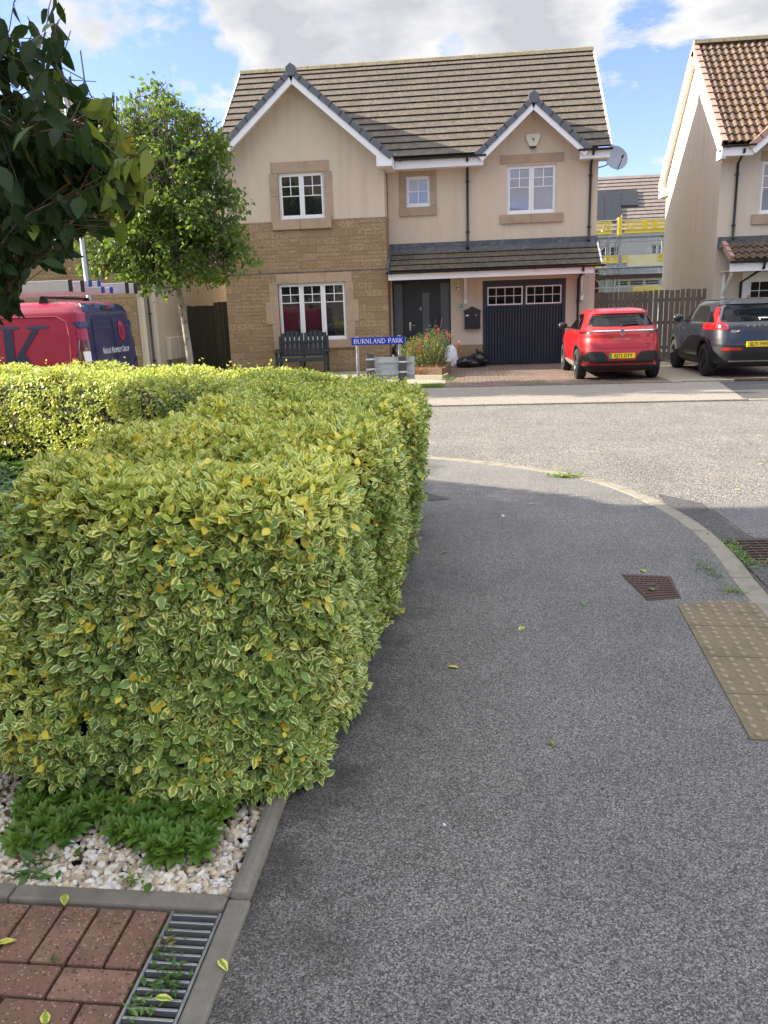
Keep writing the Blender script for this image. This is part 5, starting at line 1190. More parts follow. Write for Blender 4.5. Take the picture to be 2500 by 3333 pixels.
# dark bumper inserts, diffuser line, shut lines
for sg in (-1, 1):
    a = lambda u, v: tuple(sorted((sg*u, sg*v)))
    mb = MB(); B.patch(mb, B.rear, [(.44,*a(.30,.86)),(.52,*a(.30,.84)),(.61,*a(.38,.74)),(.64,*a(.42,.70))], 10, .008); mb.build('bumper_insert', M['black_trim'], RC)
    mb = MB(); B.patch(mb, B.rear, [(.33,*a(.70,.82)),(.38,*a(.66,.84)),(.42,*a(.66,.74))], 8, .022); mb.build('reflector', M['red_lens'], RC)
mb = MB(); B.patch(mb, B.rear, [(.22,-.80,.80),(.345,-.86,.86)], 20, .010); B.patch(mb, B.rear, [(.38,-.62,.62),(.44,-.86,.86)], 20, .006); mb.build('lower_bumper', M['black_trim'], RC)
mb = MB(); B.patch(mb, B.rear, [(.352,-.66,.66),(.375,-.66,.66)], 20, .02); mb.build('diffuser_strip', M['red_lens'], RC)
mb = MB(); B.patch(mb, B.rear, [(.705,-.56,.56),(.713,-.57,.57)], 16, .002, .001)
for sg in (-1, 1):
    q = [(.71,.565),(.80,.66),(.95,.68),(1.10,.70)]
    for (za, ya), (zb, yb) in zip(q, q[1:]): B.patch(mb, B.rear, [(za, min(sg*ya, sg*(ya+.008)), max(sg*ya, sg*(ya+.008))), (zb, min(sg*yb, sg*(yb+.008)), max(sg*yb, sg*(yb+.008)))], 1, .002, .001)
    mb2 = None
mb.build('tailgate_gap', M['black_trim'], RC)
pc = B.rear(0, .54); mb = MB(); mb.box(pc.x-.03,pc.x-.006,-.27,.27,.49,.60); pl0 = mb.build('number_plate', M['plate_yellow'], RC, bevel=.002)
mb = MB(); mb.box(pc.x-.0315,pc.x-.0301,.225,.269,.491,.599); mb.build('green_band', M['plate_green'], pl0)
text_obj('characters', 'RJ73 DTY', .112, M['plate_black'], pl0, face_mtx((pc.x-.032, -.02, .543), (0,-1,0), (0,0,1), pl0), .002, .86, .0012)
lg = B.rear(0, 1.05)
def diamond(mb, w_, h_, t, x, cz, wd):
    P = [(0,h_),(w_,0),(0,-h_),(-w_,0)]; Q = [(u*t, v*t) for u, v in P]
    for i in range(4): mb.prism([(x,P[i][0],cz+P[i][1]),(x,P[(i+1)%4][0],cz+P[(i+1)%4][1]),(x,Q[(i+1)%4][0],cz+Q[(i+1)%4][1]),(x,Q[i][0],cz+Q[i][1])], (-wd,0,0))
mb = MB(); mb.prism([(lg.x-.012,0,lg.z+.088),(lg.x-.012,.064,lg.z),(lg.x-.012,0,lg.z-.088),(lg.x-.012,-.064,lg.z)], (-.006,0,0)); bd = mb.build('badge', M['black_trim'], RC)
mb = MB(); diamond(mb, .062, .086, .80, lg.x-.019, lg.z, .006); diamond(mb, .034, .05, .6, lg.x-.019, lg.z, .006); mb.build('emblem', M['chrome'], bd)
tp = B.rear(0, .895); text_obj('lettering', 'M E G A N E', .062, M['chrome'], RC, face_mtx((tp.x-.005,0,.9), (0,-1,0), (0,0,1), RC), .004, 1.05)
tp = B.rear(-.55, .79); text_obj('lettering', 'E-TECH', .035, M['black_trim'], RC, face_mtx((tp.x-.01,-.52,.79), (0,-1,0), (-.05,0,1), RC), .003)
def sidewin(rows, name='side_window', mat='car_glass', b=None, par=RC, off=.006, both=True):
    for sg in ((1, -1) if both else (1,)):
        mb = MB(); (b or B).patch(mb, (b or B).side, rows, 14, off, .004, sg); mb.build(name, M[mat], par)
sidewin([(1.10,-1.42,-.42),(1.22,-1.30,-.42),(1.38,-1.02,-.42),(1.44,-.85,-.42)]); sidewin([(1.10,-.36,.72),(1.20,-.36,.62),(1.35,-.36,.40),(1.43,-.36,.18)])
sidewin([(1.075,-1.5,.85),(1.092,-1.5,.82)], 'waist_trim', 'black_trim', off=.009)
sidewin([(1.455,-1.0,.12),(1.47,-1.0,.08)], 'roof_trim', 'black_trim', off=.006)
sidewin([(.21,-.88,.92),(.36,-.93,.97)], 'sill', 'galv', off=.012)
sidewin([(.40,-.39,-.382),(1.09,-.39,-.382)], 'door_gap', 'black_trim', off=.002); sidewin([(.40,.78,.788),(1.07,.78,.788)], 'door_gap', 'black_trim', off=.002); sidewin([(.72,-1.0,-.992),(1.08,-1.3,-1.292)], 'door_gap', 'black_trim', off=.002)
for x in (XR_, XF_):
    for sg in (1, -1):
        mb = MB(); P = []
        for j in range(26):
            t = math.pi*j/25; P += [B.side(x+r_*math.cos(t), RW+r_*math.sin(t), sg)+Vector((0,sg*o_,0)) for r_, o_ in (((.40,.45)[0]-.005,-.03),((.40,.45)[0],.012),((.40,.45)[1],.012),((.40,.45)[1],-.002))]
        mb.add(P, [(4*j+k, 4*j+4+k, 4*j+5+k, 4*j+1+k) for j in range(25) for k in range(3)]); mb.build('arch_trim', M['black_trim'], RC)
for sg in (1, -1):
    mb = MB(); m0 = B.side(.62, 1.1, sg); mb.beam(m0, m0+Vector((.02,sg*.1,.03)), .05, .03); mb.build('mirror_arm', M['black_trim'], RC)
    mb = MB(); c_ = m0+Vector((.03,sg*.17,.06)); vs = []
    for i in range(9):
        v = math.pi*i/8
        for j in range(14):
            u = 2*math.pi*j/14; vs.append(c_+Vector((.055*math.sin(v)*math.cos(u), .11*math.copysign(abs(math.cos(v))**.7, math.cos(v)), .085*math.sin(v)*math.sin(u))))
    mb.add(vs, [(i*14+j, (i+1)*14+j, (i+1)*14+(j+1)%14, i*14+(j+1)%14) for i in range(8) for j in range(14)], 0, True); mb.build('mirror', M['black_trim'], RC)
mb = MB(); mb.prism([(-1.05,-.006,1.55),(-.9,-.006,1.555),(-.93,-.006,1.59),(-1.05,-.006,1.63)], (0,.012,0)); mb.build('aerial', M['black_trim'], RC)
tp = B.rear(.0, 1.19); mb = MB(); mb.tube([B.rear(.02,1.18)+Vector((-.02,0,0)), B.rear(.02,1.2)+Vector((-.045,0,0)), B.rear(-.36,1.215)+Vector((-.035,0,0))], .012, 6); mb.build('wiper', M['black_trim'], RC)

# ---- dark blue SUV, cut by the right edge of the picture
DC = thing('parked_car', 'dark blue compact SUV on the right hand driveway, cut off by the photo edge', 'car', (6.12, 20.4, .0), R(90), local=True)
rows = [(.25,-2.05,2.05,.82,5.8),(.34,-2.14,2.14,.92,6.0),(.55,-2.19,2.2,.95,5.8),(.72,-2.20,2.22,.955,5.8),(.85,-2.17,2.2,.955,5.8),(1.02,-2.13,2.1,.95,5.6),(1.09,-2.12,1.8,.94,5.4),(1.14,-2.1,1.3,.925,5.2),(1.20,-2.06,1.05,.89,5.0),
        (1.32,-1.97,.88,.83,5.0),(1.45,-1.85,.7,.775,5.0),(1.56,-1.77,.5,.73,5.0),(1.62,-1.74,.36,.70,4.8),(1.66,-1.6,.15,.66,4.4),(1.69,-1.2,-.2,.56,4.2),(1.70,-1.0,-.4,.45,4.0)]
B2 = Body(rows); body = B2.mesh(.25, 1.70, 80, 160).build('body', M['dark_paint'], DC); RW2 = .37
cut_arches(body, [(x, sg*.95, RW2, .43, .52) for x in (-1.36, 1.35) for sg in (-1, 1)], DC)
for x in (-1.36, 1.35):
    for sg in (-1, 1): wheel(DC, x, sg*.82, RW2, .24, sg, 5, 'black_trim')
mb = MB(); mb.box(-1.85,1.8,-.75,.75,.22,.36); mb.build('underbody', M['black_trim'], DC)
rearpatch('rear_window', [(1.20,-.70,.70),(1.24,-.73,.73),(1.48,-.64,.64),(1.52,-.6,.6)], 'car_glass', DC, b=B2)
mb = MB(); B2.patch(mb, B2.rear, [(1.55,-.68,.68),(1.61,-.64,.64)], 16, .04, .03); mb.build('spoiler', M['dark_paint'], DC)
for sg in (-1, 1):
    a = lambda u, v: tuple(sorted((sg*u, sg*v)))
    mb = MB(); B2.patch(mb, B2.rear, [(1.04,*a(.64,.935)),(1.07,*a(.62,.935)),(1.14,*a(.64,.92)),(1.18,*a(.70,.885))], 10, .014); B2.patch(mb, B2.rear, [(1.18,*a(.745,.83)),(1.35,*a(.735,.79)),(1.50,*a(.68,.725))], 6, .013); tl = mb.build('tail_light', M['red_lens'], DC)
    mb = MB(); B2.patch(mb, B2.rear, [(1.06,*a(.66,.83)),(1.13,*a(.67,.81))], 6, .018); mb.build('inner_lamp', M['dark_lens'], tl)
    mb = MB(); B2.patch(mb, B2.rear, [(.60,*a(.36,.76)),(.66,*a(.36,.72))], 10, .012); mb.build('reflector', M['red_lens'], DC)
mb = MB(); B2.patch(mb, B2.rear, [(.26,-.88,.88),(.40,-.93,.93),(.56,-.935,.935),(.69,-.93,.93)], 24, .008); mb.build('lower_bumper', M['black_trim'], DC)
mb = MB(); B2.patch(mb, B2.rear, [(.36,-.6,.6),(.38,-.6,.6)], 24, .016); mb.build('bumper_strip', M['galv'], DC)
mb = MB(); B2.patch(mb, B2.rear, [(.755,-.56,.56),(.763,-.57,.57)], 16, .002, .001)
for sg in (-1, 1):
    q = [(.76,.565),(.86,.60),(1.02,.60)]
    for (za, ya), (zb, yb) in zip(q, q[1:]): B2.patch(mb, B2.rear, [(za, min(sg*ya, sg*(ya+.008)), max(sg*ya, sg*(ya+.008))), (zb, min(sg*yb, sg*(yb+.008)), max(sg*yb, sg*(yb+.008)))], 1, .002, .001)
mb.build('tailgate_gap', M['black_trim'], DC)
pc = B2.rear(0, .72); mb = MB(); mb.box(pc.x-.032,pc.x-.004,-.27,.27,.67,.785); pl0 = mb.build('number_plate', M['plate_yellow'], DC, bevel=.002)
text_obj('characters', 'SL71 FWK', .112, M['plate_black'], pl0, face_mtx((pc.x-.034,0,.727), (0,-1,0), (0,0,1), pl0), .002, .86, .0012)
tp = B2.rear(0, 1.10); text_obj('lettering', 'V    O    L    V    O', .07, M['chrome'], DC, face_mtx((tp.x-.012,0,1.11), (0,-1,0), (-.1,0,1), DC), .004, 1.0)
text_obj('lettering', 'XC40', .07, M['chrome'], DC, face_mtx((B2.rear(.5,1.0).x-.006,.5,1.0), (.0,-1,0), (0,0,1), DC), .004, 1.1)
sidewin([(1.20,-1.25,-.42),(1.34,-1.2,-.42),(1.5,-1.02,-.42),(1.55,-.92,-.42)], b=B2, par=DC); sidewin([(1.18,-.36,.82),(1.32,-.36,.7),(1.48,-.36,.46),(1.55,-.36,.28)], b=B2, par=DC)
sidewin([(1.19,-1.72,-1.35),(1.3,-1.62,-1.28),(1.42,-1.5,-1.2)], b=B2, par=DC); sidewin([(1.165,-1.7,.95),(1.18,-1.7,.92)], 'waist_trim', 'chrome', b=B2, par=DC, off=.009)
sidewin([(.26,-.88,.88),(.44,-.93,.92)], 'sill', 'black_trim', b=B2, par=DC, off=.012)
sidewin([(.48,-.40,-.392),(1.16,-.40,-.392)], 'door_gap', 'black_trim', b=B2, par=DC, off=.002); sidewin([(.48,.80,.808),(1.14,.80,.808)], 'door_gap', 'black_trim', b=B2, par=DC, off=.002)
for x in (-.62, .5): sidewin([(1.02,x-.09,x+.09),(1.045,x-.09,x+.09)], 'door_handle', 'chrome', b=B2, par=DC, off=.03)
for x in (-1.36, 1.35):
    for sg in (1, -1):
        mb = MB(); P = []
        for j in range(26):
            t = math.pi*j/25; P += [B2.side(x+r_*math.cos(t), RW2+r_*math.sin(t), sg)+Vector((0,sg*o_,0)) for r_, o_ in (((.43,.49)[0]-.005,-.03),((.43,.49)[0],.014),((.43,.49)[1],.014),((.43,.49)[1],-.002))]
        mb.add(P, [(4*j+k, 4*j+4+k, 4*j+5+k, 4*j+1+k) for j in range(25) for k in range(3)]); mb.build('arch_trim', M['black_trim'], DC)
for sg in (1, -1):
    mb = MB(); pts = [B2.side(x, 1.6, sg)+Vector((0,-sg*.06,.07 if abs(x+.5) < .9 else .02)) for x in np.linspace(-1.45, .2, 12)]; mb.tube(pts, .016, 6); mb.build('roof_rail', M['black_trim'], DC)
    mb = MB(); m0 = B2.side(.66, 1.2, sg); mb.beam(m0, m0+Vector((.02,sg*.1,.03)), .05, .03); c_ = m0+Vector((.03,sg*.17,.07)); vs = []
    for i in range(9):
        v = math.pi*i/8
        for j in range(14):
            u = 2*math.pi*j/14; vs.append(c_+Vector((.06*math.sin(v)*math.cos(u), .12*math.copysign(abs(math.cos(v))**.7, math.cos(v)), .095*math.sin(v)*math.sin(u))))
    mb.add(vs, [(i*14+j, (i+1)*14+j, (i+1)*14+(j+1)%14, i*14+(j+1)%14) for i in range(8) for j in range(14)], 0, True); mb.build('mirror', M['dark_paint'], DC)
mb = MB(); mb.prism([(-1.3,-.006,1.68),(-1.12,-.006,1.70),(-1.16,-.006,1.74),(-1.28,-.006,1.765)], (0,.012,0)); mb.build('aerial', M['black_trim'], DC)
mb = MB(); mb.tube([B2.rear(-.02,1.24)+Vector((-.03,0,0)), B2.rear(.02,1.27)+Vector((-.05,0,0)), B2.rear(-.36,1.26)+Vector((-.04,0,0))], .014, 6); mb.build('wiper', M['alu'], DC)

# ---- panel van with ladders
VL = 5.2; VN = thing('panel_van', 'crimson and navy panel van with ladders on its roof, parked behind the hedge', 'van', (-5.93-VL/2, 13.0, -.06), R(180), local=True)
h2 = VL/2
rows = [(.25,-h2+.05,h2-.1,.90,18.9),(.45,-h2+.01,h2-.02,.96,18.9),(.9,-h2,h2-.05,.978,18.9),(1.15,-h2+.01,h2-.35,.97,18.9),(1.3,-h2+.015,h2-.95,.96,18.9),(1.6,-h2+.035,h2-1.3,.93,17.9),(1.85,-h2+.07,h2-1.6,.885,16.8),(1.95,-h2+.11,h2-1.75,.84,14.7),(2.01,-h2+.2,h2-1.95,.76,12.6),(2.035,-h2+.32,h2-2.2,.65,10.5)]
B3 = Body(rows); body = B3.mesh(.25, 2.035, 70, 360).build('body', M['van_red'], VN)
cut_arches(body, [(x, sg*.98, .34, .40, .5) for x in (-h2+.95, h2-.95) for sg in (-1, 1)], VN)
for x in (-h2+.95, h2-.95):
    for sg in (-1, 1): wheel(VN, x, sg*.84, .335, .22, sg, 6)
mb = MB(); B3.patch(mb, B3.rear, [(.45,-.84,.84),(1.3,-.83,.83),(1.7,-.80,.80),(1.86,-.75,.75)], 20, .006); B3.patch(mb, B3.rear, [(1.86,-.80,.80),(1.94,-.76,.76),(1.985,-.70,.70)], 20, .010); bk = mb.build('rear_door', M['van_blue'], VN)
mb = MB(); B3.patch(mb, B3.rear, [(.5,-.005,.005),(1.86,-.005,.005)], 1, .0075, .002); mb.build('door_gap', M['black_trim'], bk)
mb = MB()
for s_ in (-1, 1):
    a0, a1 = sorted((s_*.06, s_*.72)); B3.patch(mb, B3.rear, [(.98,a0,a1),(1.75,min(s_*.06,s_*.66),max(s_*.06,s_*.66))], 14, .016, .008)
mb.build('door_panel', M['van_blue'], bk, bevel=.004)
# corner pieces in blue beside the red near-side wall; lamps, hinges
for sg in (1, -1):
    mb = MB(); a = sorted((sg*.845, sg*.955)); B3.patch(mb, B3.rear, [(.9,a[0],a[1]),(1.2,*a),(1.43,*sorted((sg*.84, sg*.925)))], 8, .012); tl = mb.build('tail_light', M['dark_lens'], VN)
    mb = MB(); a = sorted((sg*.855, sg*.93)); B3.patch(mb, B3.rear, [(1.1,*a),(1.26,*a)], 6, .017); mb.build('lamp_lens', M['clear_lens'], tl)
    for zz in (1.62, 1.0): mb = MB(); a = sorted((sg*.76, sg*.90)); B3.patch(mb, B3.rear, [(zz,*a),(zz+.09,*a)], 6, .022, .012); mb.build('hinge', M['black_trim'] if zz < 1.2 else M['van_blue'], bk)
mb = MB(); B3.patch(mb, B3.rear, [(1.885,-.17,.17),(1.945,-.15,.15)], 6, .03, .015); bl = mb.build('brake_light', M['black_trim'], VN)
mb = MB(); B3.patch(mb, B3.rear, [(1.9,-.13,-.0),(1.935,-.13,-.0)], 6, .034, .005); mb.build('lens', M['red_lens'], bl)
lg = B3.rear(-.34, 1.5)
# round logo (red disc with navy K) on the far door and the firm's name
mb = MB(); n = 40; mb.prism([B3.rear(-.34+.125*math.cos(2*math.pi*j/n), 1.55+.165*math.sin(2*math.pi*j/n))+Vector((-.024,0,0)) for j in range(n)], (-.002,0,0)); dk = mb.build('logo_disc', M['van_red'], bk)
lm, _ = lettering('K', lambda u, v, w_: B3.rear(-.34+.065-u, 1.55-.085+v)+Vector((-.0262-w_,0,0)), .17, .03, depth=.002); lm.build('logo_letter', M['van_blue'], dk)
mb, Ln = lettering('KNIGHT PROPERTY GROUP', lambda u, v, w_: (u, v, w_), 1, .03, small=.78)
s_h = .095; kx = 1.0/(Ln*s_h)
lm, _ = lettering('KNIGHT PROPERTY GROUP', lambda u, v, w_: B3.rear(.46-u*kx, 1.2+v+u*.0)+Vector((-.024-w_,0,0)), s_h, .03, small=.78, depth=.002); lm.build('lettering', M['sign_white'], bk)
# near side (left side of the van faces the hedge): big navy K, pressed panel line, sill stripe
def sd(x, z, o): p = B3.side(x, z, 1); return p+Vector((0, o, 0))
# the letter reads left to right for someone looking at this side: along the van from front to rear
lm = lettering('K', lambda u, v, w_: sd(-h2+1.42-u*1.0, .55+v, .010+w_), 1.12, .09, depth=.004, sub=12)[0]; lm.build('side_letter', M['van_blue'], VN)
mb = MB(); P = [(-h2+.30,1.05),(-h2+.28,1.45),(-h2+.33,1.72),(-h2+.5,1.8),(-h2+1.9,1.81)]
mb.tube([sd(x, z, .004) for x, z in P], .012, 6); P = [(-h2+.3,1.1),(-h2+.36,.98),(-h2+.55,.9),(-h2+1.9,.86)]; mb.tube([sd(x, z, .004) for x, z in P], .012, 6); mb.build('pressed_line', M['van_red'], VN)
mb = MB(); B3.patch(mb, B3.side, [(.5,-h2+.125,-h2+.131),(1.9,-h2+.19,-h2+.196)], 1, .002, .001, 1); B3.patch(mb, B3.side, [(1.45,-h2+.04,-h2+.19),(1.455,-h2+.04,-h2+.19)], 4, .002, .001, 1); mb.build('panel_gap', M['black_trim'], VN)
mb = MB(); B3.patch(mb, B3.rear, [(.26,-.88,.88),(.48,-.95,.95)], 20, .012); mb.build('bumper', M['black_trim'], VN)
mb = MB(); B3.patch(mb, B3.side, [(1.3,.75,1.55),(1.55,.75,1.3),(1.72,.75,1.12)], 10, .006, .004, 1); B3.patch(mb, B3.side, [(1.3,.75,1.55),(1.55,.75,1.3),(1.72,.75,1.12)], 10, .006, .004, -1); mb.build('side_window', M['car_glass'], VN)
RK = []
for x in (-h2+.75, -h2+1.95):
    mb = MB(); mb.tube([(x,-.78,2.10),(x,.78,2.10)], .022, 8)
    for y in (-.72, .72): mb.prism([(x-.09,y-.02,1.97),(x+.09,y-.02,1.97),(x+.04,y-.02,2.11),(x-.04,y-.02,2.11)], (0,.05,0))
    mb.build('roof_bar', M['black_trim'], VN)
def ladder(name, label, x0, x1, y0, y1, z, rungs, cap, hrail=.085, group=None):
    """ladder lying flat, x along the van in world space"""
    o = thing(name, label, 'ladder', ((x0+x1)/2, (y0+y1)/2, z))
    for y in (y0, y1): mb = MB(); mb.box(x0, x1, y-.014, y+.014, z, z+hrail); mb.build('stile', M['alu'], o, bevel=.004)
    for i in range(rungs): x = x1-.18-i*.28; mb = MB(); mb.tube([(x,y0+.0141,z+hrail/2),(x,y1-.0141,z+hrail/2)], .016, 8); mb.build('rung', M['alu'], o)
    for y in (y0, y1): mb = MB(); mb.box(x1-.002, x1+.05, y-.02, y+.02, z-.006, z+hrail+.006); mb.build('end_cap', M[cap], o, bevel=.004)
    return o
M['blue_cap'] = plain('blue_plastic', (.02, .06, .3), .5, .1, 8)
ladder('ladder', 'nearest aluminium ladder on the van roof with a broad black end cap', -10.2, -6.27, 12.35, 12.75, 2.12, 12, 'black_plastic', .17)
ladder('ladder', 'aluminium ladder with blue end caps lying above the others on the van roof', -10.2, -6.22, 12.93, 13.25, 2.21, 13, 'blue_cap', .09)
ladder('ladder', 'aluminium ladder with blue end caps under the upper ladder on the van roof', -10.2, -6.05, 13.0, 13.32, 2.105, 13, 'blue_cap', .09)
ladder('ladder', 'farthest aluminium ladder on the van roof reaching past its rear end with a black cap', -10.0, -5.85, 13.5, 13.85, 2.1, 13, 'black_plastic', .17)
# ---------------------------------------------------------------- the variegated hedge
HC = np.array(smooth_path([(-1.05,2.84),(-1.03,3.3),(-1.01,4.0),(-.985,5.0),(-1.06,5.65),(-1.4,6.3),(-2.05,6.85),(-3.7,7.75),(-6.1,8.75),(-9.5,9.9)], .1))
seg = np.linalg.norm(np.diff(HC, axis=0), axis=1); HS = np.concatenate([[0], np.cumsum(seg)]); HT = nrm(np.gradient(HC, axis=0))
def at_s(s): return np.stack([np.interp(s, HS, HC[:,0]), np.interp(s, HS, HC[:,1])], -1), nrm(np.stack([np.interp(s, HS, HT[:,0]), np.interp(s, HS, HT[:,1])], -1))
PROF = np.array([(.86,.03),(.91,.25),(.96,.5),(.99,.75),(1.0,.92),(.99,1.01),(.94,1.06),(.84,1.083),(.5,1.09),(0,1.09)])   # half width factor, height factor
pl_ = np.linalg.norm(np.diff(PROF*[.62,1], axis=0), axis=1); PS_ = np.concatenate([[0], np.cumsum(pl_)])/pl_.sum()
def prof(q):
    return np.interp(q, PS_, PROF[:,0])*.62, np.interp(q, PS_, PROF[:,1])
def prof_n(q):
    a0, z0 = prof(np.clip(q-.04, 0, 1)); a1, z1 = prof(np.clip(q+.04, 0, 1)); n = nrm(np.stack([(z1-z0), -(a1-a0)], -1)); return n
def wf(s): return .91+.09*np.clip(s/1.6, 0, 1)
def hz(s): return 1.0 + .03*np.clip((s-3)/4, 0, 1)
def hwob(P): return .028*np.sin(P[:,0]*5.1+P[:,2]*3)+.024*np.sin(P[:,1]*6.3+1+P[:,2]*4)+.018*np.sin(P[:,0]*13+P[:,1]*11+P[:,2]*9)
def hedge_pts(n, s0, s1, sides=(1,1)):
    s = RNG.uniform(s0, s1, n); q = RNG.random(n); sg = np.where(RNG.random(n) < .5, 1, -1)
    c, t = at_s(s); a, z = prof(q); a = a*wf(s); pn = prof_n(q); B_ = np.stack([t[:,1], -t[:,0]], -1)*sg[:,None]
    P = np.concatenate([c+B_*a[:,None], (z*hz(s))[:,None]], 1); N = nrm(np.concatenate([B_*pn[:,:1], pn[:,1:]], 1)); return P, N
def cap_pts(n):
    ph = RNG.uniform(-math.pi/2, math.pi/2, n); q = 1-np.sqrt(RNG.random(n))*1.0; q = RNG.random(n)
    a, z = prof(q); keep = RNG.random(n) < np.clip(a/.6, .05, 1); pn = prof_n(q); D_ = np.stack([np.sin(ph), -np.cos(ph)], -1); bx_ = np.where(ph > 0, 1/(np.abs(np.sin(ph))**4+np.abs(np.cos(ph))**4)**.25, 1)
    P = np.concatenate([HC[0]+D_*(a*bx_*.91)[:,None], z[:,None]], 1); N = nrm(np.concatenate([D_*pn[:,:1], pn[:,1:]], 1)); return P[keep], N[keep]
def blob_pts(n, c, r_):
    N = rv(n); N = N[(N[:,2] > -.55)]; return np.array(c)+N*np.array(r_), nrm(N/np.array(r_)**.7)
BL = [((-1.46,2.73,.27),(.44,.45,.37)), ((-1.92,2.82,.26),(.45,.42,.32))]
def inside(P):
    k = np.zeros(len(P), bool)
    for c, r_ in BL: k |= (np.sum(((P-np.array(c))/(np.array(r_)*.86))**2, 1) < 1)
    return k
def in_arm(P):
    d_ = np.min(np.linalg.norm(P[:,None,:2]-HC[None,::4,:], axis=2), axis=1); return (d_ < .54) & (P[:,2] < 1.0)
def shoots(P, N, L0, size, nl, T, up=.45, spread=.95, jit=.35, fold=.14):
    n = len(P); D_ = nrm(N*.8+np.array([0,0,up])+rv(n)*jit); P0 = P + N*hwob(P)[:,None] - D_*L0*.55; Ls = L0*RNG.uniform(.7,1.35,n)
    side = nrm(np.cross(D_, rv(n))); side2 = np.cross(D_, side); bat = []; big = RNG.uniform(.72,1.25,n)
    for k in range(nl):
        f = .25+.75*(k//2)/max(1, nl/2-1); ax = (side if (k//2) % 2 == 0 else side2)*(1 if k % 2 else -1)
        base = P0+D_*(Ls*f)[:,None]; ld = nrm(ax*spread+D_*(.35+.5*f)+rv(n)*.28+np.array([0,0,.08])); ln_ = nrm(D_*1.0+rv(n)*.35-ax*.3)
        sz = size*big*(1-.25*f)*RNG.uniform(.75,1.2,n)
        V, tv, tf = leaf_arrays(base, ld, ln_, sz, sz*RNG.uniform(.52,.68,n), T, RNG.uniform(-.05,.25,n), fold); bat.append((V, tv, tf, k % 1))
    return bat, P0, D_, Ls
def stems(mb_list, P0, D_, Ls, r_=.0021):
    mb_list.append((P0, P0+D_*Ls[:,None], r_))
def stem_object(name, lst, mat, parent):
    vs = []; fs = []; off = 0
    for A, Bp, r_ in lst:
        n = len(A); d_ = nrm(Bp-A); a = nrm(np.cross(d_, np.array([.3,.2,.9]))); b = np.cross(d_, a); r_ = np.broadcast_to(r_, n)[:,None]
        ring = [a*r_, (-a*.5+b*.87)*r_, (-a*.5-b*.87)*r_]; V = np.stack([A+x for x in ring]+[Bp+x*.6 for x in ring], 1)
        f = np.array([(0,1,4,3),(1,2,5,4),(2,0,3,5)]); fs.append((f[None]+(np.arange(n)*6)[:,None,None]+off).reshape(-1,4)); vs.append(V.reshape(-1,3)); off += n*6
    vs = np.concatenate(vs)-np.array(ORG[parent.name]); fs = np.concatenate(fs); me = bpy.data.meshes.new(name); me.from_pydata(vs.tolist(), [], fs.tolist()); me.materials.append(mat); me.update()
    o = bpy.data.objects.new(name, me); COL.objects.link(o); o.parent = parent; ORG[o.name] = ORG[parent.name]; return o
HG = thing('hedge', 'clipped green and yellow variegated hedge curving round the pavement corner', 'hedge', (-2, 6, 0))
parts_ = []; st = []
def add_zone(P, N, L0, size, nl, T, **kw):
    b, P0, D_, Ls = shoots(P, N, L0, size, nl, T, **kw); 
    lr = RNG.random(len(P))
    for V, tv, tf, m in b:
        r_ = np.clip(lr+RNG.uniform(-.25,.25,len(P)), 0, 1); yz = (P0[:,1] > 6.4) | (RNG.random(len(P)) < np.clip(.12+.85*N[:,2]+.35*np.clip((P0[:,2]-.75)/.3, 0, 1), .1, .92))  # brighter leaves paint the light on upward faces, the top and far end
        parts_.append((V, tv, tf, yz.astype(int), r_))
    stems(st, P0, D_, Ls)
def area(n): return n
P, N = hedge_pts(4300, 0, 1.6); k = ~inside(P); add_zone(P[k], N[k], .09, .05, 8, T_HI)
P, N = hedge_pts(6900, 1.6, 4.2); add_zone(P, N, .085, .048, 8, T_LO)
P, N = hedge_pts(11000, 4.2, 11.5); add_zone(P, N, .08, .05, 6, T_LO)
P, N = cap_pts(5600); k = ~inside(P); add_zone(P[k], N[k], .09, .05, 8, T_HI)
for c, r_ in BL:
    P, N = blob_pts(2300, c, r_); P = P[:, :]; k = ~in_arm(P) & (P[:,2] > .03)
    add_zone(P[k], N[k], .09, .05, 8, T_HI)
# a few long untrimmed shoots
P, N = hedge_pts(260, 0, 9); k = N[:,2] > .6; P, N = P[k], N[k]; b, P0, D_, Ls = shoots(P+N*.05, N, .13, .036, 6, T_HI, up=1.2, jit=.5)
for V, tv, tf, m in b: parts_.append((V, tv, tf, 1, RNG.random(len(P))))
stems(st, P0, D_, Ls)
leaf_object('foliage', parts_, [M['hedge_leaf'], M['hedge_leaf_lit']], HG); stem_object('twigs', st, M['twig'], HG)
# solid core, shade between the leaves put into its dark colour
mb = MB(); S_ = np.linspace(0, 11.5, 90); ns = 16; vs = []
c, t = at_s(S_)
for i in range(len(S_)):
    for j in range(ns):
        q = abs(1-2*j/(ns-1)) if False else None
    qs = np.concatenate([np.linspace(0,1,8), np.linspace(1,0,8)]); a, z = prof(qs); sg = np.array([1]*8+[-1]*8); Bx = np.array([t[i,1], -t[i,0]])
    a = a*wf(S_[i])
    for aa, zz, s_ in zip(a, z, sg): vs.append((c[i,0]+Bx[0]*s_*max(aa-.15,0), c[i,1]+Bx[1]*s_*max(aa-.15,0), max(.03, zz*hz(S_[i])-.16)))
mb.add(vs, [(i*ns+j, (i+1)*ns+j, (i+1)*ns+j+1, i*ns+j+1) for i in range(len(S_)-1) for j in range(ns-1)], 0, True)
vs = []; na = 14
for i in range(9):
    a, z = prof(np.array([i/8.0]))
    for j in range(na+1): ph = math.pi*j/na; k_ = max(a[0]*.91-.15,0)/((math.cos(ph)**4+math.sin(ph)**4)**.25 if ph < math.pi/2 else 1); vs.append((HC[0,0]+math.cos(ph)*k_, HC[0,1]-math.sin(ph)*k_, max(.03, z[0]-.16)))
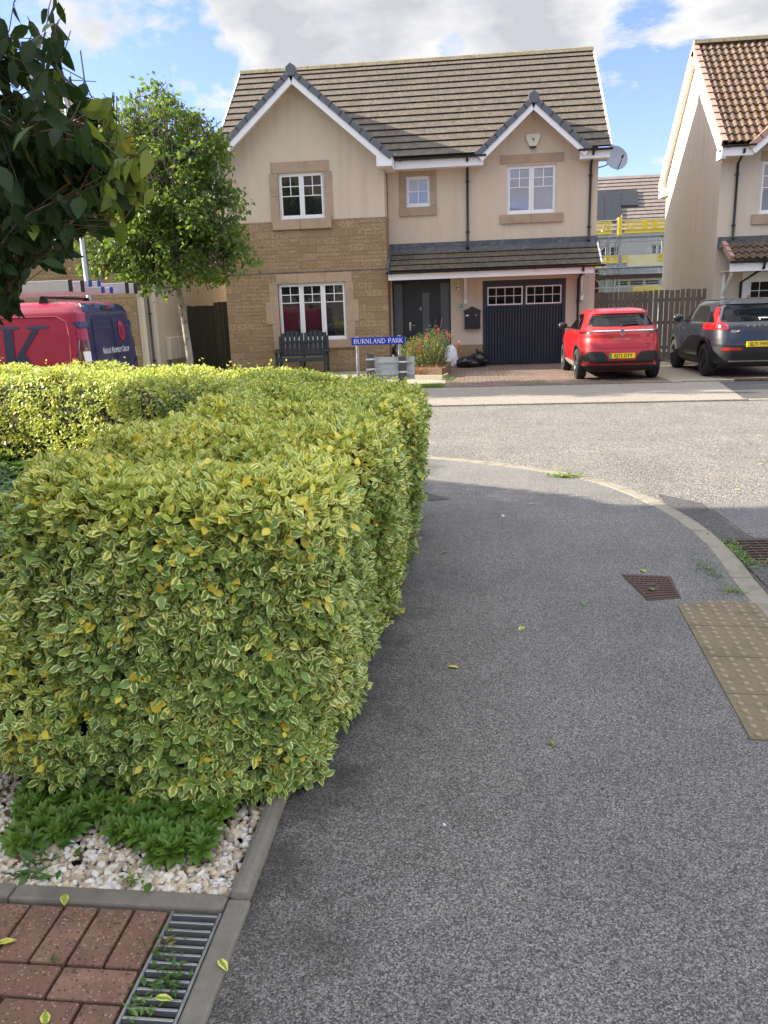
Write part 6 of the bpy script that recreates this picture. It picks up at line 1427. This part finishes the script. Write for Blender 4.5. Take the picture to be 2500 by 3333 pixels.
mb.add(vs, [(i*(na+1)+j, i*(na+1)+j+1, (i+1)*(na+1)+j+1, (i+1)*(na+1)+j) for i in range(8) for j in range(na)], 0, True)
for c_, r_ in BL:
    vs = []
    for i in range(11):
        for j in range(18):
            v, u = math.pi*i/10, 2*math.pi*j/18; vs.append((c_[0]+(r_[0]-.15)*math.sin(v)*math.cos(u), c_[1]+(r_[1]-.15)*math.sin(v)*math.sin(u), c_[2]+(r_[2]-.15)*math.cos(v)))
    mb.add(vs, [(i*18+j, (i+1)*18+j, (i+1)*18+(j+1)%18, i*18+(j+1)%18) for i in range(10) for j in range(18)], 0, True)
mb.build('shade_core', M['hedge_core'], HG)

# ---------------------------------------------------------------- rosette evergreens (dark behind the hedge, bright under it)
def rosettes(name, label, P, N, size, mat, cat='shrub', nl=9, whorls=2, T=T_HI, mats=None):
    n = len(P); D_ = nrm(N*.5+np.array([0,0,.9])+rv(n)*.35); base_o = thing(name, label, cat, (float(P[:,0].mean()), float(P[:,1].mean()), 0)); bt = []
    side = nrm(np.cross(D_, rv(n))); side2 = np.cross(D_, side); lr = RNG.random(n)
    for w_ in range(whorls):
        for k in range(nl):
            an = 2*math.pi*k/nl+w_*.35+RNG.uniform(-.25,.25,n); rd = side*np.cos(an)[:,None]+side2*np.sin(an)[:,None]
            ld = nrm(rd*(1.0-.25*w_)+D_*(.18+.5*w_)+rv(n)*.15); sz = size*RNG.uniform(.75,1.2,n)*(1-.18*w_)
            V, tv, tf = leaf_arrays(P+D_*(.012*w_), ld, D_+rv(n)*.15, sz, sz*RNG.uniform(.32,.44,n), T, RNG.uniform(.1,.4,n), .35); bt.append((V, tv, tf, 0, np.clip(lr+RNG.uniform(-.2,.2,n), 0, 1)))
    leaf_object('foliage', bt, [mat], base_o); stem_object('stems', [(P-D_*.16, P, .003)], M['twig'], base_o); return base_o
def fieldpts(n, fn, zf):
    out = []
    while len(out) < n:
        x, y = fn()
        out.append((x, y, zf(x, y)))
    return np.array(out)
def dz_(x, y): return .64-.34*min(1, max(0, (y-4.6)/1.6))+.05*math.sin(x*4.1+y*2)+.04*math.sin(y*5.7-x*3)
def dreg():
    while True:
        x, y = RNG.uniform(-6.0,-1.45), RNG.uniform(3.0,8.2)
        if np.min(np.hypot(HC[:,0]-x, HC[:,1]-y)) > .58 and y < 8.2+.35*(x+1.5)*-1: return x, y
P = fieldpts(2900, dreg, dz_); P[:,2] -= RNG.random(len(P))**3*.25
rosettes('evergreen_shrub', 'low dark green rosette leaved shrubs filling the bed inside the hedge', P, np.tile([0,0,1.0], (len(P),1)), .085, M['dark_leaf'])
def lowreg():
    while True:
        a = RNG.uniform(math.pi*1.02, math.pi*1.93); r_ = RNG.uniform(.40,.66)**1; x, y = -1.12+math.cos(a)*(r_+.28)*1.1, 2.83+math.sin(a)*(r_+.14)
        if -1.55 < x < -.82 and y > 2.07+.1*math.sin(x*9): return x, y
P = fieldpts(85, lowreg, lambda x, y: .03+.12*max(0, min(1, (y-2.2)/.36))*RNG.uniform(.6,1)); N = nrm(np.stack([P[:,0]*0+RNG.normal(0,.3,len(P)), -1.0+0*P[:,0], .5+0*P[:,0]], 1))
rosettes('evergreen_shrub', 'bright green rosette leaved undergrowth at the foot of the hedge above the white stones', P, N, .060, M['bright_leaf'], nl=7, whorls=3)

# ---------------------------------------------------------------- white and cream gravel
ico = [(0,0,1)]+[(math.cos(a*math.pi*2/5)*.894, math.sin(a*math.pi*2/5)*.894, .447) for a in range(5)]+[(math.cos((a+.5)*math.pi*2/5)*.894, math.sin((a+.5)*math.pi*2/5)*.894, -.447) for a in range(5)]+[(0,0,-1)]
icf = [(0,1+a,1+(a+1)%5) for a in range(5)]+[(1+a,6+a,1+(a+1)%5) for a in range(5)]+[(1+(a+1)%5,6+a,6+(a+1)%5) for a in range(5)]+[(6+a,11,6+(a+1)%5) for a in range(5)]
def subdiv(v, f):
    v = [Vector(p).normalized() for p in v]; mp = {}; nf = []
    def mid(a, b):
        k = (min(a,b), max(a,b))
        if k not in mp: mp[k] = len(v); v.append(((v[a]+v[b])/2).normalized())
        return mp[k]
    for a, b, c in f:
        x, y, z = mid(a,b), mid(b,c), mid(c,a); nf += [(a,x,z),(b,y,x),(c,z,y),(x,y,z)]
    return v, nf
iv, if_ = subdiv(ico, icf); iv = np.array([tuple(p) for p in iv]); if_ = np.array(if_)
def stones(name, C, rad, mats, seed=3):
    n = len(C); rg = np.random.default_rng(seed); sc = rg.uniform(.55,1.25,(n,1,3))*rad[:,None,None]; sc[:,:,2] *= .75
    V = iv[None]*sc*(1+.22*np.sin(iv[None]@rg.normal(size=(n,3,3))*2.2).sum(2, keepdims=True)*.5)
    an = rg.uniform(0, 6.28, n); ca, sa = np.cos(an)[:,None], np.sin(an)[:,None]; tl = rg.normal(0,.5,n)[:,None]
    x, y, z = V[...,0], V[...,1], V[...,2]; z2 = z*np.cos(tl)+x*np.sin(tl); x2 = x*np.cos(tl)-z*np.sin(tl)
    V = np.stack([x2*ca-y*sa, x2*sa+y*ca, z2], -1)+C[:,None,:]
    me = bpy.data.meshes.new(name); F = (if_[None]+(np.arange(n)*len(iv))[:,None,None]).reshape(-1,3); V = V.reshape(-1,3)
    me.vertices.add(len(V)); me.vertices.foreach_set('co', V.astype(np.float32).ravel()); me.loops.add(len(F)*3); me.loops.foreach_set('vertex_index', F.astype(np.int32).ravel())
    me.polygons.add(len(F)); me.polygons.foreach_set('loop_start', (np.arange(len(F))*3).astype(np.int32)); me.polygons.foreach_set('use_smooth', np.zeros(len(F), bool) if True else None)
    for m in mats: me.materials.append(m)
    me.update(calc_edges=True); me.validate(); o = bpy.data.objects.new(name, me); COL.objects.link(o); return o
def m_stonebits():
    t = NT('white_cream_gravel'); isl = t.n('ShaderNodeNewGeometry').outputs['Random Per Island']; p = t.geo()
    c = t.ramp(isl, [(0, (.72,.71,.70)), (.32, (.78,.78,.78)), (.36, (.62,.54,.42)), (.6, (.66,.57,.44)), (.64, (.42,.36,.28)), (.78, (.5,.43,.33)), (.9, (.72,.68,.6)), (1, (.34,.24,.16))], 'CONSTANT')
    c = t.mix(t.mr(t.noise(p, 60, 4, .6), .4, .7), c, t.mix(1.0, c, (.82,.76,.68), 'MULTIPLY'))
    t.bsdf(c, .7, t.bump(t.noise(p, 220, 3), .0015, .6), spec=.35); return t.mat
gp = []
while len(gp) < 7500:
    x, y = RNG.uniform(-2.3,-.73), 1.935+1.0*RNG.random()**1.4
    if x > -.73-.0 or (y > 2.75 and x < -1.7): continue
    gp.append((x, y, -.012+RNG.uniform(-.012,.014)))
gp = np.array(gp); g_o = stones('gravel', gp, RNG.uniform(.0085,.0165,len(gp)), [m_stonebits()]); tag(g_o, 'loose white and cream stone chips in the bed below the hedge', 'gravel', kind='stuff')
# ---------------------------------------------------------------- trees
def grow(start, d0, length, r0, depth, maxd, segs=6, upb=.15, wig=.18, ch=(3,5), spread=.75, ratio=.62, out=None, tips=None):
    pts = [np.array(start, float)]; d_ = nrm(np.array(d0, float)); 
    for i in range(segs):
        d_ = nrm(d_+RNG.normal(0, wig, 3)+np.array([0,0,upb])); pts.append(pts[-1]+d_*length/segs)
    rs = [r0*(1-.65*i/segs) for i in range(segs+1)]; out.append((pts, rs, depth))
    if depth == maxd: tips += [(pts[i], nrm(pts[i]-pts[i-1])) for i in range(1, segs+1)]; return
    for k in range(RNG.integers(*ch)):
        i = int(RNG.integers(max(1, segs//3), segs+1)); ax = nrm(np.cross(d_, RNG.normal(size=3))); nd = nrm(nrm(pts[i]-pts[i-1])+ax*spread*RNG.uniform(.6,1.3))
        grow(pts[i], nd, length*ratio*RNG.uniform(.75,1.2), rs[i]*.7, depth+1, maxd, max(3, segs-1), upb, wig, ch, spread, ratio, out, tips)
    tips += [(pts[-1], d_)]
def leaf_cluster(tips, per, spread, size, T, droop=.3, wr=(.5,.65)):
    P = np.array([t[0] for t in tips]); D_ = np.array([t[1] for t in tips]); P = np.repeat(P, per, 0); D_ = np.repeat(D_, per, 0); n = len(P)
    P = P+RNG.normal(0, spread, (n,3)); ld = nrm(D_*.3+rv(n)*.9+np.array([0,0,-droop])); sz = size*RNG.uniform(.6,1.25,n)
    V, tv, tf = leaf_arrays(P, ld, rv(n)*.8+np.array([0,0,.9]), sz, sz*RNG.uniform(*wr, n), T, RNG.uniform(0,.4,n), .3); return V, tv, tf, n
# street tree on the verge beyond the pavement
TX, TY = -6.27, 17.45
TR = thing('tree', 'young green street tree with pale slim trunk in front of the left house', 'tree', (TX, TY, 0))
outb, tips = [], []
mb = MB(); tr = [(TX,TY,-.1),(TX+.02,TY,.8),(TX-.03,TY,1.6),(TX-.1,TY,2.35),(TX-.14,TY,3.1),(TX-.3,TY+.05,4.0),(TX-.36,TY,5.0),(TX-.42,TY,5.7)]
mb.tube(tr, [.085,.075,.068,.062,.055,.042,.026,.012], 12); mb.build('trunk', M['bark_pale'], TR)
def limb(px, py, Y, h0, r_=.028, ln=None):
    """limb starting on the trunk at height h0, ending at the given place"""
    e = np.array(W(px, py, Y)); a = np.array([np.interp(h0, [p[2] for p in tr], [p[0] for p in tr]), TY, h0]); k = 6; pts = [a+(e-a)*i/k+np.array([0,0,.12*math.sin(math.pi*i/k)])+(RNG.normal(0,.035,3) if 0 < i < k else 0) for i in range(k+1)]
    outb.append((pts, [r_*(1-.7*i/k) for i in range(k+1)], 1)); 
    for i in range(1, k+1):
        if i > 1: tips.append((pts[i], nrm(pts[i]-pts[i-1])))
        for _ in range(5 if i > 1 else 2): grow(pts[i], nrm(nrm(e-a)+RNG.normal(0,.8,3)), RNG.uniform(.35,.7)*(1.15-.5*i/k+.3), r_*.5, 2, 3, 4, .02, .25, (2,4), .8, .6, outb, tips)
for a in [(420,330,17.6,4.3),(505,300,18,4.6),(560,330,18.3,4.4),(350,420,17.4,3.7),(470,400,19,4.0),(600,420,18.4,3.9),(690,460,18.2,3.6),(720,395,18.1,4.2),(640,380,17.5,4.0),(690,520,17.6,3.2),(770,640,18.1,2.9),(800,800,18.2,2.7),(745,560,18.6,3.0),(770,720,17.3,2.7),
          (330,560,17.3,3.2),(290,680,17.8,2.8),(300,780,18.1,2.6),(370,860,17.4,2.35),(430,800,16.9,2.4),(450,640,16.8,2.9),(560,560,16.8,3.2),(590,700,16.8,2.8),(660,740,17.2,2.6),(560,820,17.1,2.4),(650,840,18.6,2.5),(690,860,17.4,2.3),(480,520,18.9,3.4),(520,720,19.2,2.8),(620,620,19.2,3.0),(400,700,19.3,2.7),(540,440,17.2,3.8),(430,480,18,3.4),(270,850,17.8,2.35),(480,890,17.6,2.2)]: limb(a[0], a[1], a[2]-.55, a[3])
OUTL = [(410,340),(450,280),(500,262),(560,262),(590,370),(620,360),(730,430),(750,520),(705,560),(760,610),(800,690),(790,790),(850,825),(835,880),(700,925),(640,900),(560,965),(450,955),(300,920),(240,870),(255,700),(270,500),(340,380)]
def inpoly(x, y, poly):
    c = False; j = len(poly)-1
    for i in range(len(poly)):
        (xi, yi), (xj, yj) = poly[i], poly[j]
        if (yi > y) != (yj > y) and x < (xj-xi)*(y-yi)/(yj-yi)+xi: c = not c
        j = i
    return c
mb = MB()
for pts, rs, dp in outb:
    if dp > 1 and not inpoly(*proj(pts[-1]), OUTL): continue
    mb.tube(pts, [max(r_, .003) for r_ in rs], 5, cap=False)
mb.build('branches', M['bark'], TR)
from mathutils import noise as mnoise
tips = [t_ for t_ in tips if inpoly(*proj(t_[0]+RNG.normal(0,.04,3)), OUTL) and mnoise.noise(Vector(t_[0])*2.3) > -.05 + (.1 if t_[0][2] > 5 else 0)]
V, tv, tf, n = leaf_cluster(tips, 6, .085, .11, T_LO, .35, (.6,.8))
leaf_object('crown', [(V, tv, tf, 0, RNG.random(n))], [M['tree_leaf']], TR)
print('tree tips', len(tips), n)

# overhanging tree close to the camera at the left; trunk stands outside the frame
CT = thing('tree', 'tree close by at the upper left with large drooping dark leaves on overhanging branches', 'tree', (-3.1, 2.6, 0))
mb = MB(); mb.tube([(-3.1,2.6,-.1),(-3.08,2.6,.8),(-3.0,2.62,1.5),(-2.9,2.6,2.1),(-2.8,2.6,2.8),(-2.75,2.6,3.5)], [.12,.1,.085,.07,.05,.02], 12); mb.build('trunk', M['bark'], CT)
brs = []; twl = []
def branch(pts, r_, tw, n=None, yr=.5):
    P3 = [np.array((-2.95,2.6,pts[0][3])) if len(pts[0]) > 3 else np.array(W(*pts[0]))]+[np.array(W(*p[:3])) for p in pts[(0 if len(pts[0]) > 3 else 1):]]
    sp_ = np.array(smooth_path([tuple(p) for p in P3], .06)); brs.append((sp_, r_)); L = len(sp_)
    for _ in range(int(tw*4.4)):
        i = int(RNG.uniform(.12,1)*(L-1)); d_ = nrm(sp_[min(i+1,L-1)]-sp_[max(i-1,0)]); twl.append((sp_[i], nrm(d_*.7+RNG.normal(0,.5,3)+np.array([0,0,-.05])), RNG.uniform(.12,.30)))
    twl.append((sp_[-1], nrm(sp_[-1]-sp_[-3]), .1))
branch([(-200,300,2.7,2.3),(-60,300,2.7),(60,250,2.75),(140,130,2.8),(160,20,2.85)], .007, 10)
branch([(-200,400,2.6,2.2),(-40,420,2.6),(100,330,2.6),(160,200,2.6)], .007, 13)
branch([(-200,560,2.5,2.0),(0,540,2.5),(140,460,2.55),(240,380,2.7),(275,260,2.75),(262,165,2.8)], .009, 20)
branch([(-200,600,2.8,2.0),(0,590,2.8),(180,520,2.8),(300,450,2.85),(360,370,2.9),(368,300,2.9)], .008, 18)
branch([(-200,800,2.5,1.8),(0,900,2.5),(110,840,2.5),(190,760,2.55),(260,700,2.6),(330,640,2.7)], .012, 20)
branch([(0,980,2.45),(60,900,2.45),(130,850,2.45)], .006, 5)
branch([(-200,650,2.7,1.9),(0,700,2.7),(150,640,2.7),(270,600,2.7),(380,610,2.75),(430,620,2.8)], .008, 22)
branch([(-200,500,2.9,2.1),(0,480,2.9),(200,560,2.9),(330,500,2.9),(450,505,2.95)], .008, 20)
branch([(-200,760,2.9,1.9),(0,760,2.9),(130,700,2.9),(230,560,2.9),(250,480,2.9)], .008, 20)
branch([(-200,820,2.35,1.8),(0,800,2.4),(60,720,2.4),(170,660,2.4)], .008, 16)
branch([(-200,350,2.4,2.2),(-20,380,2.4),(80,440,2.4),(180,420,2.45)], .008, 16)
branch([(-200,200,2.6,2.4),(-20,200,2.6),(30,100,2.6),(45,10,2.6)], .006, 8)
branch([(-200,120,2.7,2.5),(-10,260,2.7),(20,330,2.65),(90,300,2.65),(200,200,2.65),(230,100,2.7)], .006, 8)
branch([(200,560,2.9),(330,480,2.9),(440,440,2.9),(490,400,2.9)], .004, 9)
branch([(250,640,2.8),(380,560,2.8),(480,540,2.8),(530,600,2.8)], .004, 16)
branch([(300,520,2.8),(400,500,2.8),(470,620,2.8),(480,680,2.8)], .004, 8)
branch([(300,420,2.9),(370,360,2.9),(372,300,2.9)], .004, 6)
branch([(300,760,2.8),(380,740,2.85),(430,755,2.9)], .003, 2)
def keep_(p, pr=1):
    qx, qy = proj(p); lo = np.interp(qx, [0, 55, 75, 240, 260, 400, 430, 560], [1060, 1040, 900, 880, 800, 760, 700, 640]); hi = np.interp(qx, [0, 215, 235, 330, 350, 400, 430, 480], [-900, -900, 170, 230, 280, 290, 400, 430])
    return qx < 0 or (qy < lo-40 and qy > hi and qx < 530)
twl = [t_ for t_ in twl if keep_(t_[0]) and keep_(t_[0]+t_[1]*t_[2])]
mb = MB()
for sp_, r_ in brs: k = len(sp_); mb.tube([tuple(p) for p in sp_], [r_*(1.0-.75*i/(k-1)) for i in range(k)], 7)
mb.build('branches', M['bark'], CT)
P, D_, dz0 = [], [], []; A, Bq = [], []
for p, d_, L in twl:
    A.append(p); e = p+d_*L+np.array([0,0,-.02]); Bq.append(e); k = max(3, int(L/.045))
    for i in range(k+1):
        q = p+(e-p)*i/k; s_ = nrm(np.cross(d_, np.array([0,0,1.0]))+1e-3)*(1 if i % 2 else -1); P.append(q); D_.append(nrm(s_*.55+d_*.25+np.array([0,0,-.8])+RNG.normal(0,.28,3)))
P = np.array(P); D_ = np.array(D_)
qx, qy = proj(P+D_*.09); qx0, qy0 = proj(P)
lo = np.interp(qx, [0, 55, 75, 240, 260, 400, 430, 560], [1060, 1040, 900, 880, 800, 760, 700, 640]); hi = np.interp(qx, [0, 215, 235, 330, 350, 400, 430, 480], [-900, -900, 170, 230, 280, 290, 400, 430])
kp = (qx < 0) | ((qy < lo) & (np.minimum(qy, qy0) > hi) & (qx < 480) & (RNG.random(len(P)) < np.where(qx > 430, .5, np.where(qx > 340, .75, 1))))
kp |= (np.abs(qx-400) < 40) & (np.abs(qy-790) < 60) & (RNG.random(len(P)) < .3)
P, D_ = P[kp], D_[kp]; n = len(P); N = nrm(np.stack([RNG.normal(0,.6,n), -1+RNG.normal(0,.5,n), RNG.normal(.3,.4,n)], 1)); sz = RNG.uniform(.055,.10,n)
qx = proj(P)[0]; lit_turn = ((qx > 330) & (RNG.random(n) < .75)) | (RNG.random(n) < .04)
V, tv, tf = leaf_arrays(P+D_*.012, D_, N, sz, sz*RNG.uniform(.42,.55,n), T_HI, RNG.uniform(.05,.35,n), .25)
leaf_object('foliage', [(V, tv, tf, lit_turn.astype(int), RNG.random(n))], [M['cherry_leaf'], M['cherry_leaf_lit_turning']], CT)
stem_object('twigs', [(np.array(A), np.array(Bq), .0022), (P, P+D_*.014, .0011)], M['twig'], CT)
print('near leaves', n)

# a bush outside the frame continues the row of street trees at the left, and the small tree behind the fence
def small_tree(label, x, y, h, r_, per, leaf, nb=12, th=.05):
    o = thing('tree', label, 'tree', (x, y, 0)); ob, tp = [], []; mb = MB(); mb.tube([(x,y,-.1),(x,y,h*.45),(x+.05,y,h*.8)], [th, th*.7, th*.3], 8); mb.build('trunk', M['bark'], o)
    for i in range(nb):
        a = RNG.uniform(0, 6.28); z = h*RNG.uniform(.35,.8); grow((x,y,z), (math.cos(a), math.sin(a), RNG.uniform(.2,.9)), r_*RNG.uniform(.7,1.1), th*.35, 2, 3, 5, .05, .2, (3,5), .8, .55, ob, tp)
    mb = MB()
    for pts, rs, dp in ob: mb.tube(pts, [max(q, .003) for q in rs], 5, cap=False)
    mb.build('branches', M['bark'], o); V, tv, tf, n = leaf_cluster(tp, per, .09, leaf, T_LO); leaf_object('crown', [(V, tv, tf, 0, RNG.random(n))], [M['tree_leaf']], o); return o
p = W(2030, 950, 27); small_tree('small bright green tree just showing over the fence below the scaffold', float(p[0]), 27, float(p[2])+.25, .55, 8, .09, 10, .03)
small_tree('street tree behind the van at the far left, mostly hidden by the overhanging leaves', -13.5, 17.9, 7.2, 2.0, 6, .1, 26, .08)
small_tree('street tree further along the pavement outside the left edge', -19.5, 18.2, 7.5, 2.2, 5, .11, 26, .09)

# ---------------------------------------------------------------- flowering shrub in the planter
FS = thing('flowering_shrub', 'loose green shrub with red flower spikes in the planter by the front door', 'shrub', (-1.2, 21.4, .2))
sh = []
for _ in range(150):
    bx, by_ = RNG.uniform(-1.75,-.72), RNG.uniform(20.5,22.3); hgt = RNG.uniform(.55,1.0)*(1.1-.5*abs((bx+1.0)/1.0)); lx_, ly_ = RNG.normal(0,.16,2); sh.append(((bx,by_,.2), (bx+lx_, by_+ly_, .2+hgt)))
for px, py in ((1440,1035),(1418,1040),(1425,1062)): q = W(px, py, 21.3); sh.append(((-1.05+RNG.normal(0,.05),21.3,.3), tuple(q)))
A = np.array([s_[0] for s_ in sh]); Bq = np.array([s_[1] for s_ in sh]); P = []; 
for a, b in zip(A[:150], Bq[:150]):
    for t_q in RNG.uniform(.15,1,30): P.append(a+(b-a)*t_q+RNG.normal(0,.035,3))
P = np.array(P); n = len(P); V, tv, tf = leaf_arrays(P, nrm(rv(n)+np.array([0,0,.2])), rv(n)+np.array([0,0,.8]), RNG.uniform(.035,.08,n), RNG.uniform(.015,.03,n), T_LO); leaf_object('foliage', [(V, tv, tf, 0, RNG.random(n))], [M['shrub_leaf']], FS)
stem_object('stems', [(A, Bq, .006)], M['twig'], FS); P = []
for px, py in ((1350,1120),(1357,1108),(1362,1130),(1336,1135),(1331,1120),(1372,1138),(1345,1150),(1422,1072),(1428,1085),(1388,1100),(1460,1098),(1455,1085),(1492,1115),(1488,1128),(1365,1152),(1368,1122),(1385,1092),(1330,1148)):
    q = W(px, py, RNG.uniform(20.6,21.6)); 
    for _ in range(26): P.append(q+np.array([RNG.normal(0,.018), RNG.normal(0,.018), RNG.uniform(-.09,.09)]))
P = np.array(P); n = len(P); V, tv, tf = leaf_arrays(P, nrm(rv(n)), rv(n), RNG.uniform(.02,.04,n), RNG.uniform(.015,.025,n), T_LO); leaf_object('flowers', [(V, tv, tf, 0, RNG.random(n))], [M['red_petal']], FS)
P = np.array([(RNG.uniform(-1.85,-.75), 20.45+RNG.uniform(-.12,.2), .02) for _ in range(900)]); n = len(P)
V, tv, tf = leaf_arrays(P, nrm(rv(n)*.3+np.array([0,-.1,1])), rv(n), RNG.uniform(.12,.34,n), RNG.uniform(.006,.012,n), T_LO, .15); o = leaf_object('dry_grass', [(V, tv, tf, 0, RNG.random(n))], [M['orange_grass']], None, origin=(-1.3,20.4,0)); tag(o, 'tawny dry grass tuft along the front of the planter', 'grass', kind='stuff')

# ---------------------------------------------------------------- weeds, fallen leaves, pebbles
def weed(label, x, y, z, n, r_, size, mat='bright_leaf', flat=.5, name='weed', wr=(.3,.5)):
    P = np.array([(x+RNG.normal(0,r_[0]), y+RNG.normal(0,r_[1]), z+abs(RNG.normal(0,.012))) for _ in range(n)]); V, tv, tf = leaf_arrays(P, nrm(rv(n)*[1,1,.5]+np.array([0,0,flat])), rv(n)*.3+np.array([0,0,1.0]), RNG.uniform(.5,1.2,n)*size, RNG.uniform(.5,1.2,n)*size*RNG.uniform(*wr,n), T_LO, .3)
    o = leaf_object(name, [(V, tv, tf, 0, RNG.random(n))], [M[mat]], None, origin=(x, y, z)); tag(o, label, 'weed'); return o
weed('bright weed growing at the kerb edge where the pavement curves away', .9, 7.92, 0, 150, (.10,.04), .05, 'grass')
weed('leafy weeds between the kerb and the road gully', 1.77, 5.45, -.02, 260, (.035,.2), .035, 'bright_leaf')
weed('thin grass along the near edge of the road gully', 2.0, 5.17, -.02, 150, (.15,.02), .04, 'grass')
weed('dark moss and weeds in the worn patch behind the kerb', 1.47, 4.98, .0, 240, (.035,.13), .022, 'dark_leaf')
weed('yellow green moss tuft behind the kerb near the tactile slabs', 1.5, 4.58, .0, 120, (.04,.03), .02, 'grass')
weed('small weed growing up through the middle of the drain grating', -.79, 1.62, .0, 60, (.03,.045), .028, 'dark_leaf', .7)
weed('little weed in the nearer end of the drain grating', -.815, 1.525, .0, 34, (.02,.02), .022, 'bright_leaf', .7)
weed('reddish green seedling at the brick side of the drain grating', -.845, 1.72, .0, 20, (.012,.02), .026, 'cherry_leaf_lit_turning', .9)
weed('toothed dandelion leaves at the left end of the stone chip bed', -1.36, 2.0, .01, 26, (.05,.05), .085, 'dark_leaf', .25, wr=(.22,.34))
weed('tiny sprig of green in the joint between the red bricks', -1.115, 1.655, .003, 16, (.008,.006), .013, 'dark_leaf', .5)
weed('small leafy sprig among the white stones beside the bed edging', -1.02, 1.96, .01, 16, (.02,.012), .03, 'bright_leaf', .5)
weed('weeds where the planter meets the block paving', -.6, 19.4, .01, 160, (.08,.1), .07, 'grass')
weed('weeds in the paving joints near the front of the driveway', 1.3, 17.9, .01, 160, (.3,.05), .05, 'grass')
fl0 = [(-.652,1.66,.014,'yellow edged leaf lying on the concrete edging beside the drain'),(-1.04,1.475,.008,'crumpled green leaf on the red bricks near the drain'),(-1.19,1.86,.014,'green leaf lying across the edging between bricks and white stones'),(-.96,1.92,.02,'yellow green leaf on the white stones above the edging'),(-1.275,1.70,.008,'pale green leaf on the red bricks at the left edge'),
       (.3,2.83,.0,'small pale leaf alone on the open pavement'),(-.1,3.5,.0,'tiny green leaf on the shaded pavement near the hedge'),(.62,4.36,.0,'pale leaf left of the inspection cover'),(1.07,4.95,.0,'pale green leaf at the top edge of the inspection cover'),(1.04,4.58,.012,'pale leaf lying on the inspection cover'),(-.2,5.35,.0,'green leaf at the foot of the hedge in the sun flecks'),(.6,7.1,.0,'green leaf on the pavement near the far shadow edge'),
       (.25,3.98,.0,'pale leaf pair in the middle of the pavement'),(-.77,1.55,.01,'pale cream leaf caught on the drain grating'),(1.5,9.6,-.03,'yellow green leaf on the sunlit road'),(3.0,8.6,-.03,'curled leaf on the sunlit road towards the right'),(.4,11.2,-.03,'leaf on the sunlit road beyond the pavement corner'),(2.4,7.4,-.03,'leaf on the road beside the pavement curve'),(3.6,10.5,-.03,'leaf on the road in line with the red car')]
for x, y, z, lb in fl0:
    a = RNG.uniform(0, 6.28); s_ = .05 if y < 3 else .06
    V, tv, tf = leaf_arrays(np.array([(x-.5*s_*math.cos(a), y-.5*s_*math.sin(a), z+.006)]), np.array([(math.cos(a), math.sin(a), .05)]), np.array([(.1,.1,1.0)]), s_, s_*.5, T_HI, .12, .2)
    o = leaf_object('fallen_leaf', [(V, tv, tf, 0, np.array([RNG.random()*.9]))], [M['hedge_leaf_lit'] if RNG.random() < .7 else M['bright_leaf']], None, origin=(x, y, z)); tag(o, lb, 'leaf', 'fallen leaves')
P = np.array([(RNG.uniform(-2.0,-.8), RNG.uniform(2.0,2.75), RNG.uniform(.0,.02)) for _ in range(60)]); n = len(P)
V, tv, tf = leaf_arrays(P, nrm(rv(n)*[1,1,.2]), rv(n)*.3+np.array([0,0,1.0]), RNG.uniform(.02,.05,n), RNG.uniform(.012,.025,n), T_HI, .4); o = leaf_object('leaf_litter', [(V, tv, tf, 0, RNG.random(n))], [M['twig']], None, origin=(-1.4,2.3,0)); tag(o, 'brown dead leaves scattered among the stone chips under the hedge', 'leaf litter', kind='stuff')
for (x, y, r_, lb) in ((.30,2.83,.008,'cream pebble on the near pavement'),(.17,2.52,.008,'second cream pebble lower on the near pavement'),(-.1,2.3,.005,'tiny white chip close to the hedge foot on the pavement'),(.24,6.35,.012,'white chip near the dark slit in the pavement')):
    o = stones('pebble', np.array([(0,0,0.0)]), np.array([r_]), [M['sign_white'] if 'white' in lb else M['kerb_light']], 4); o.location = (x, y, r_*.5); tag(o, lb, 'pebble')
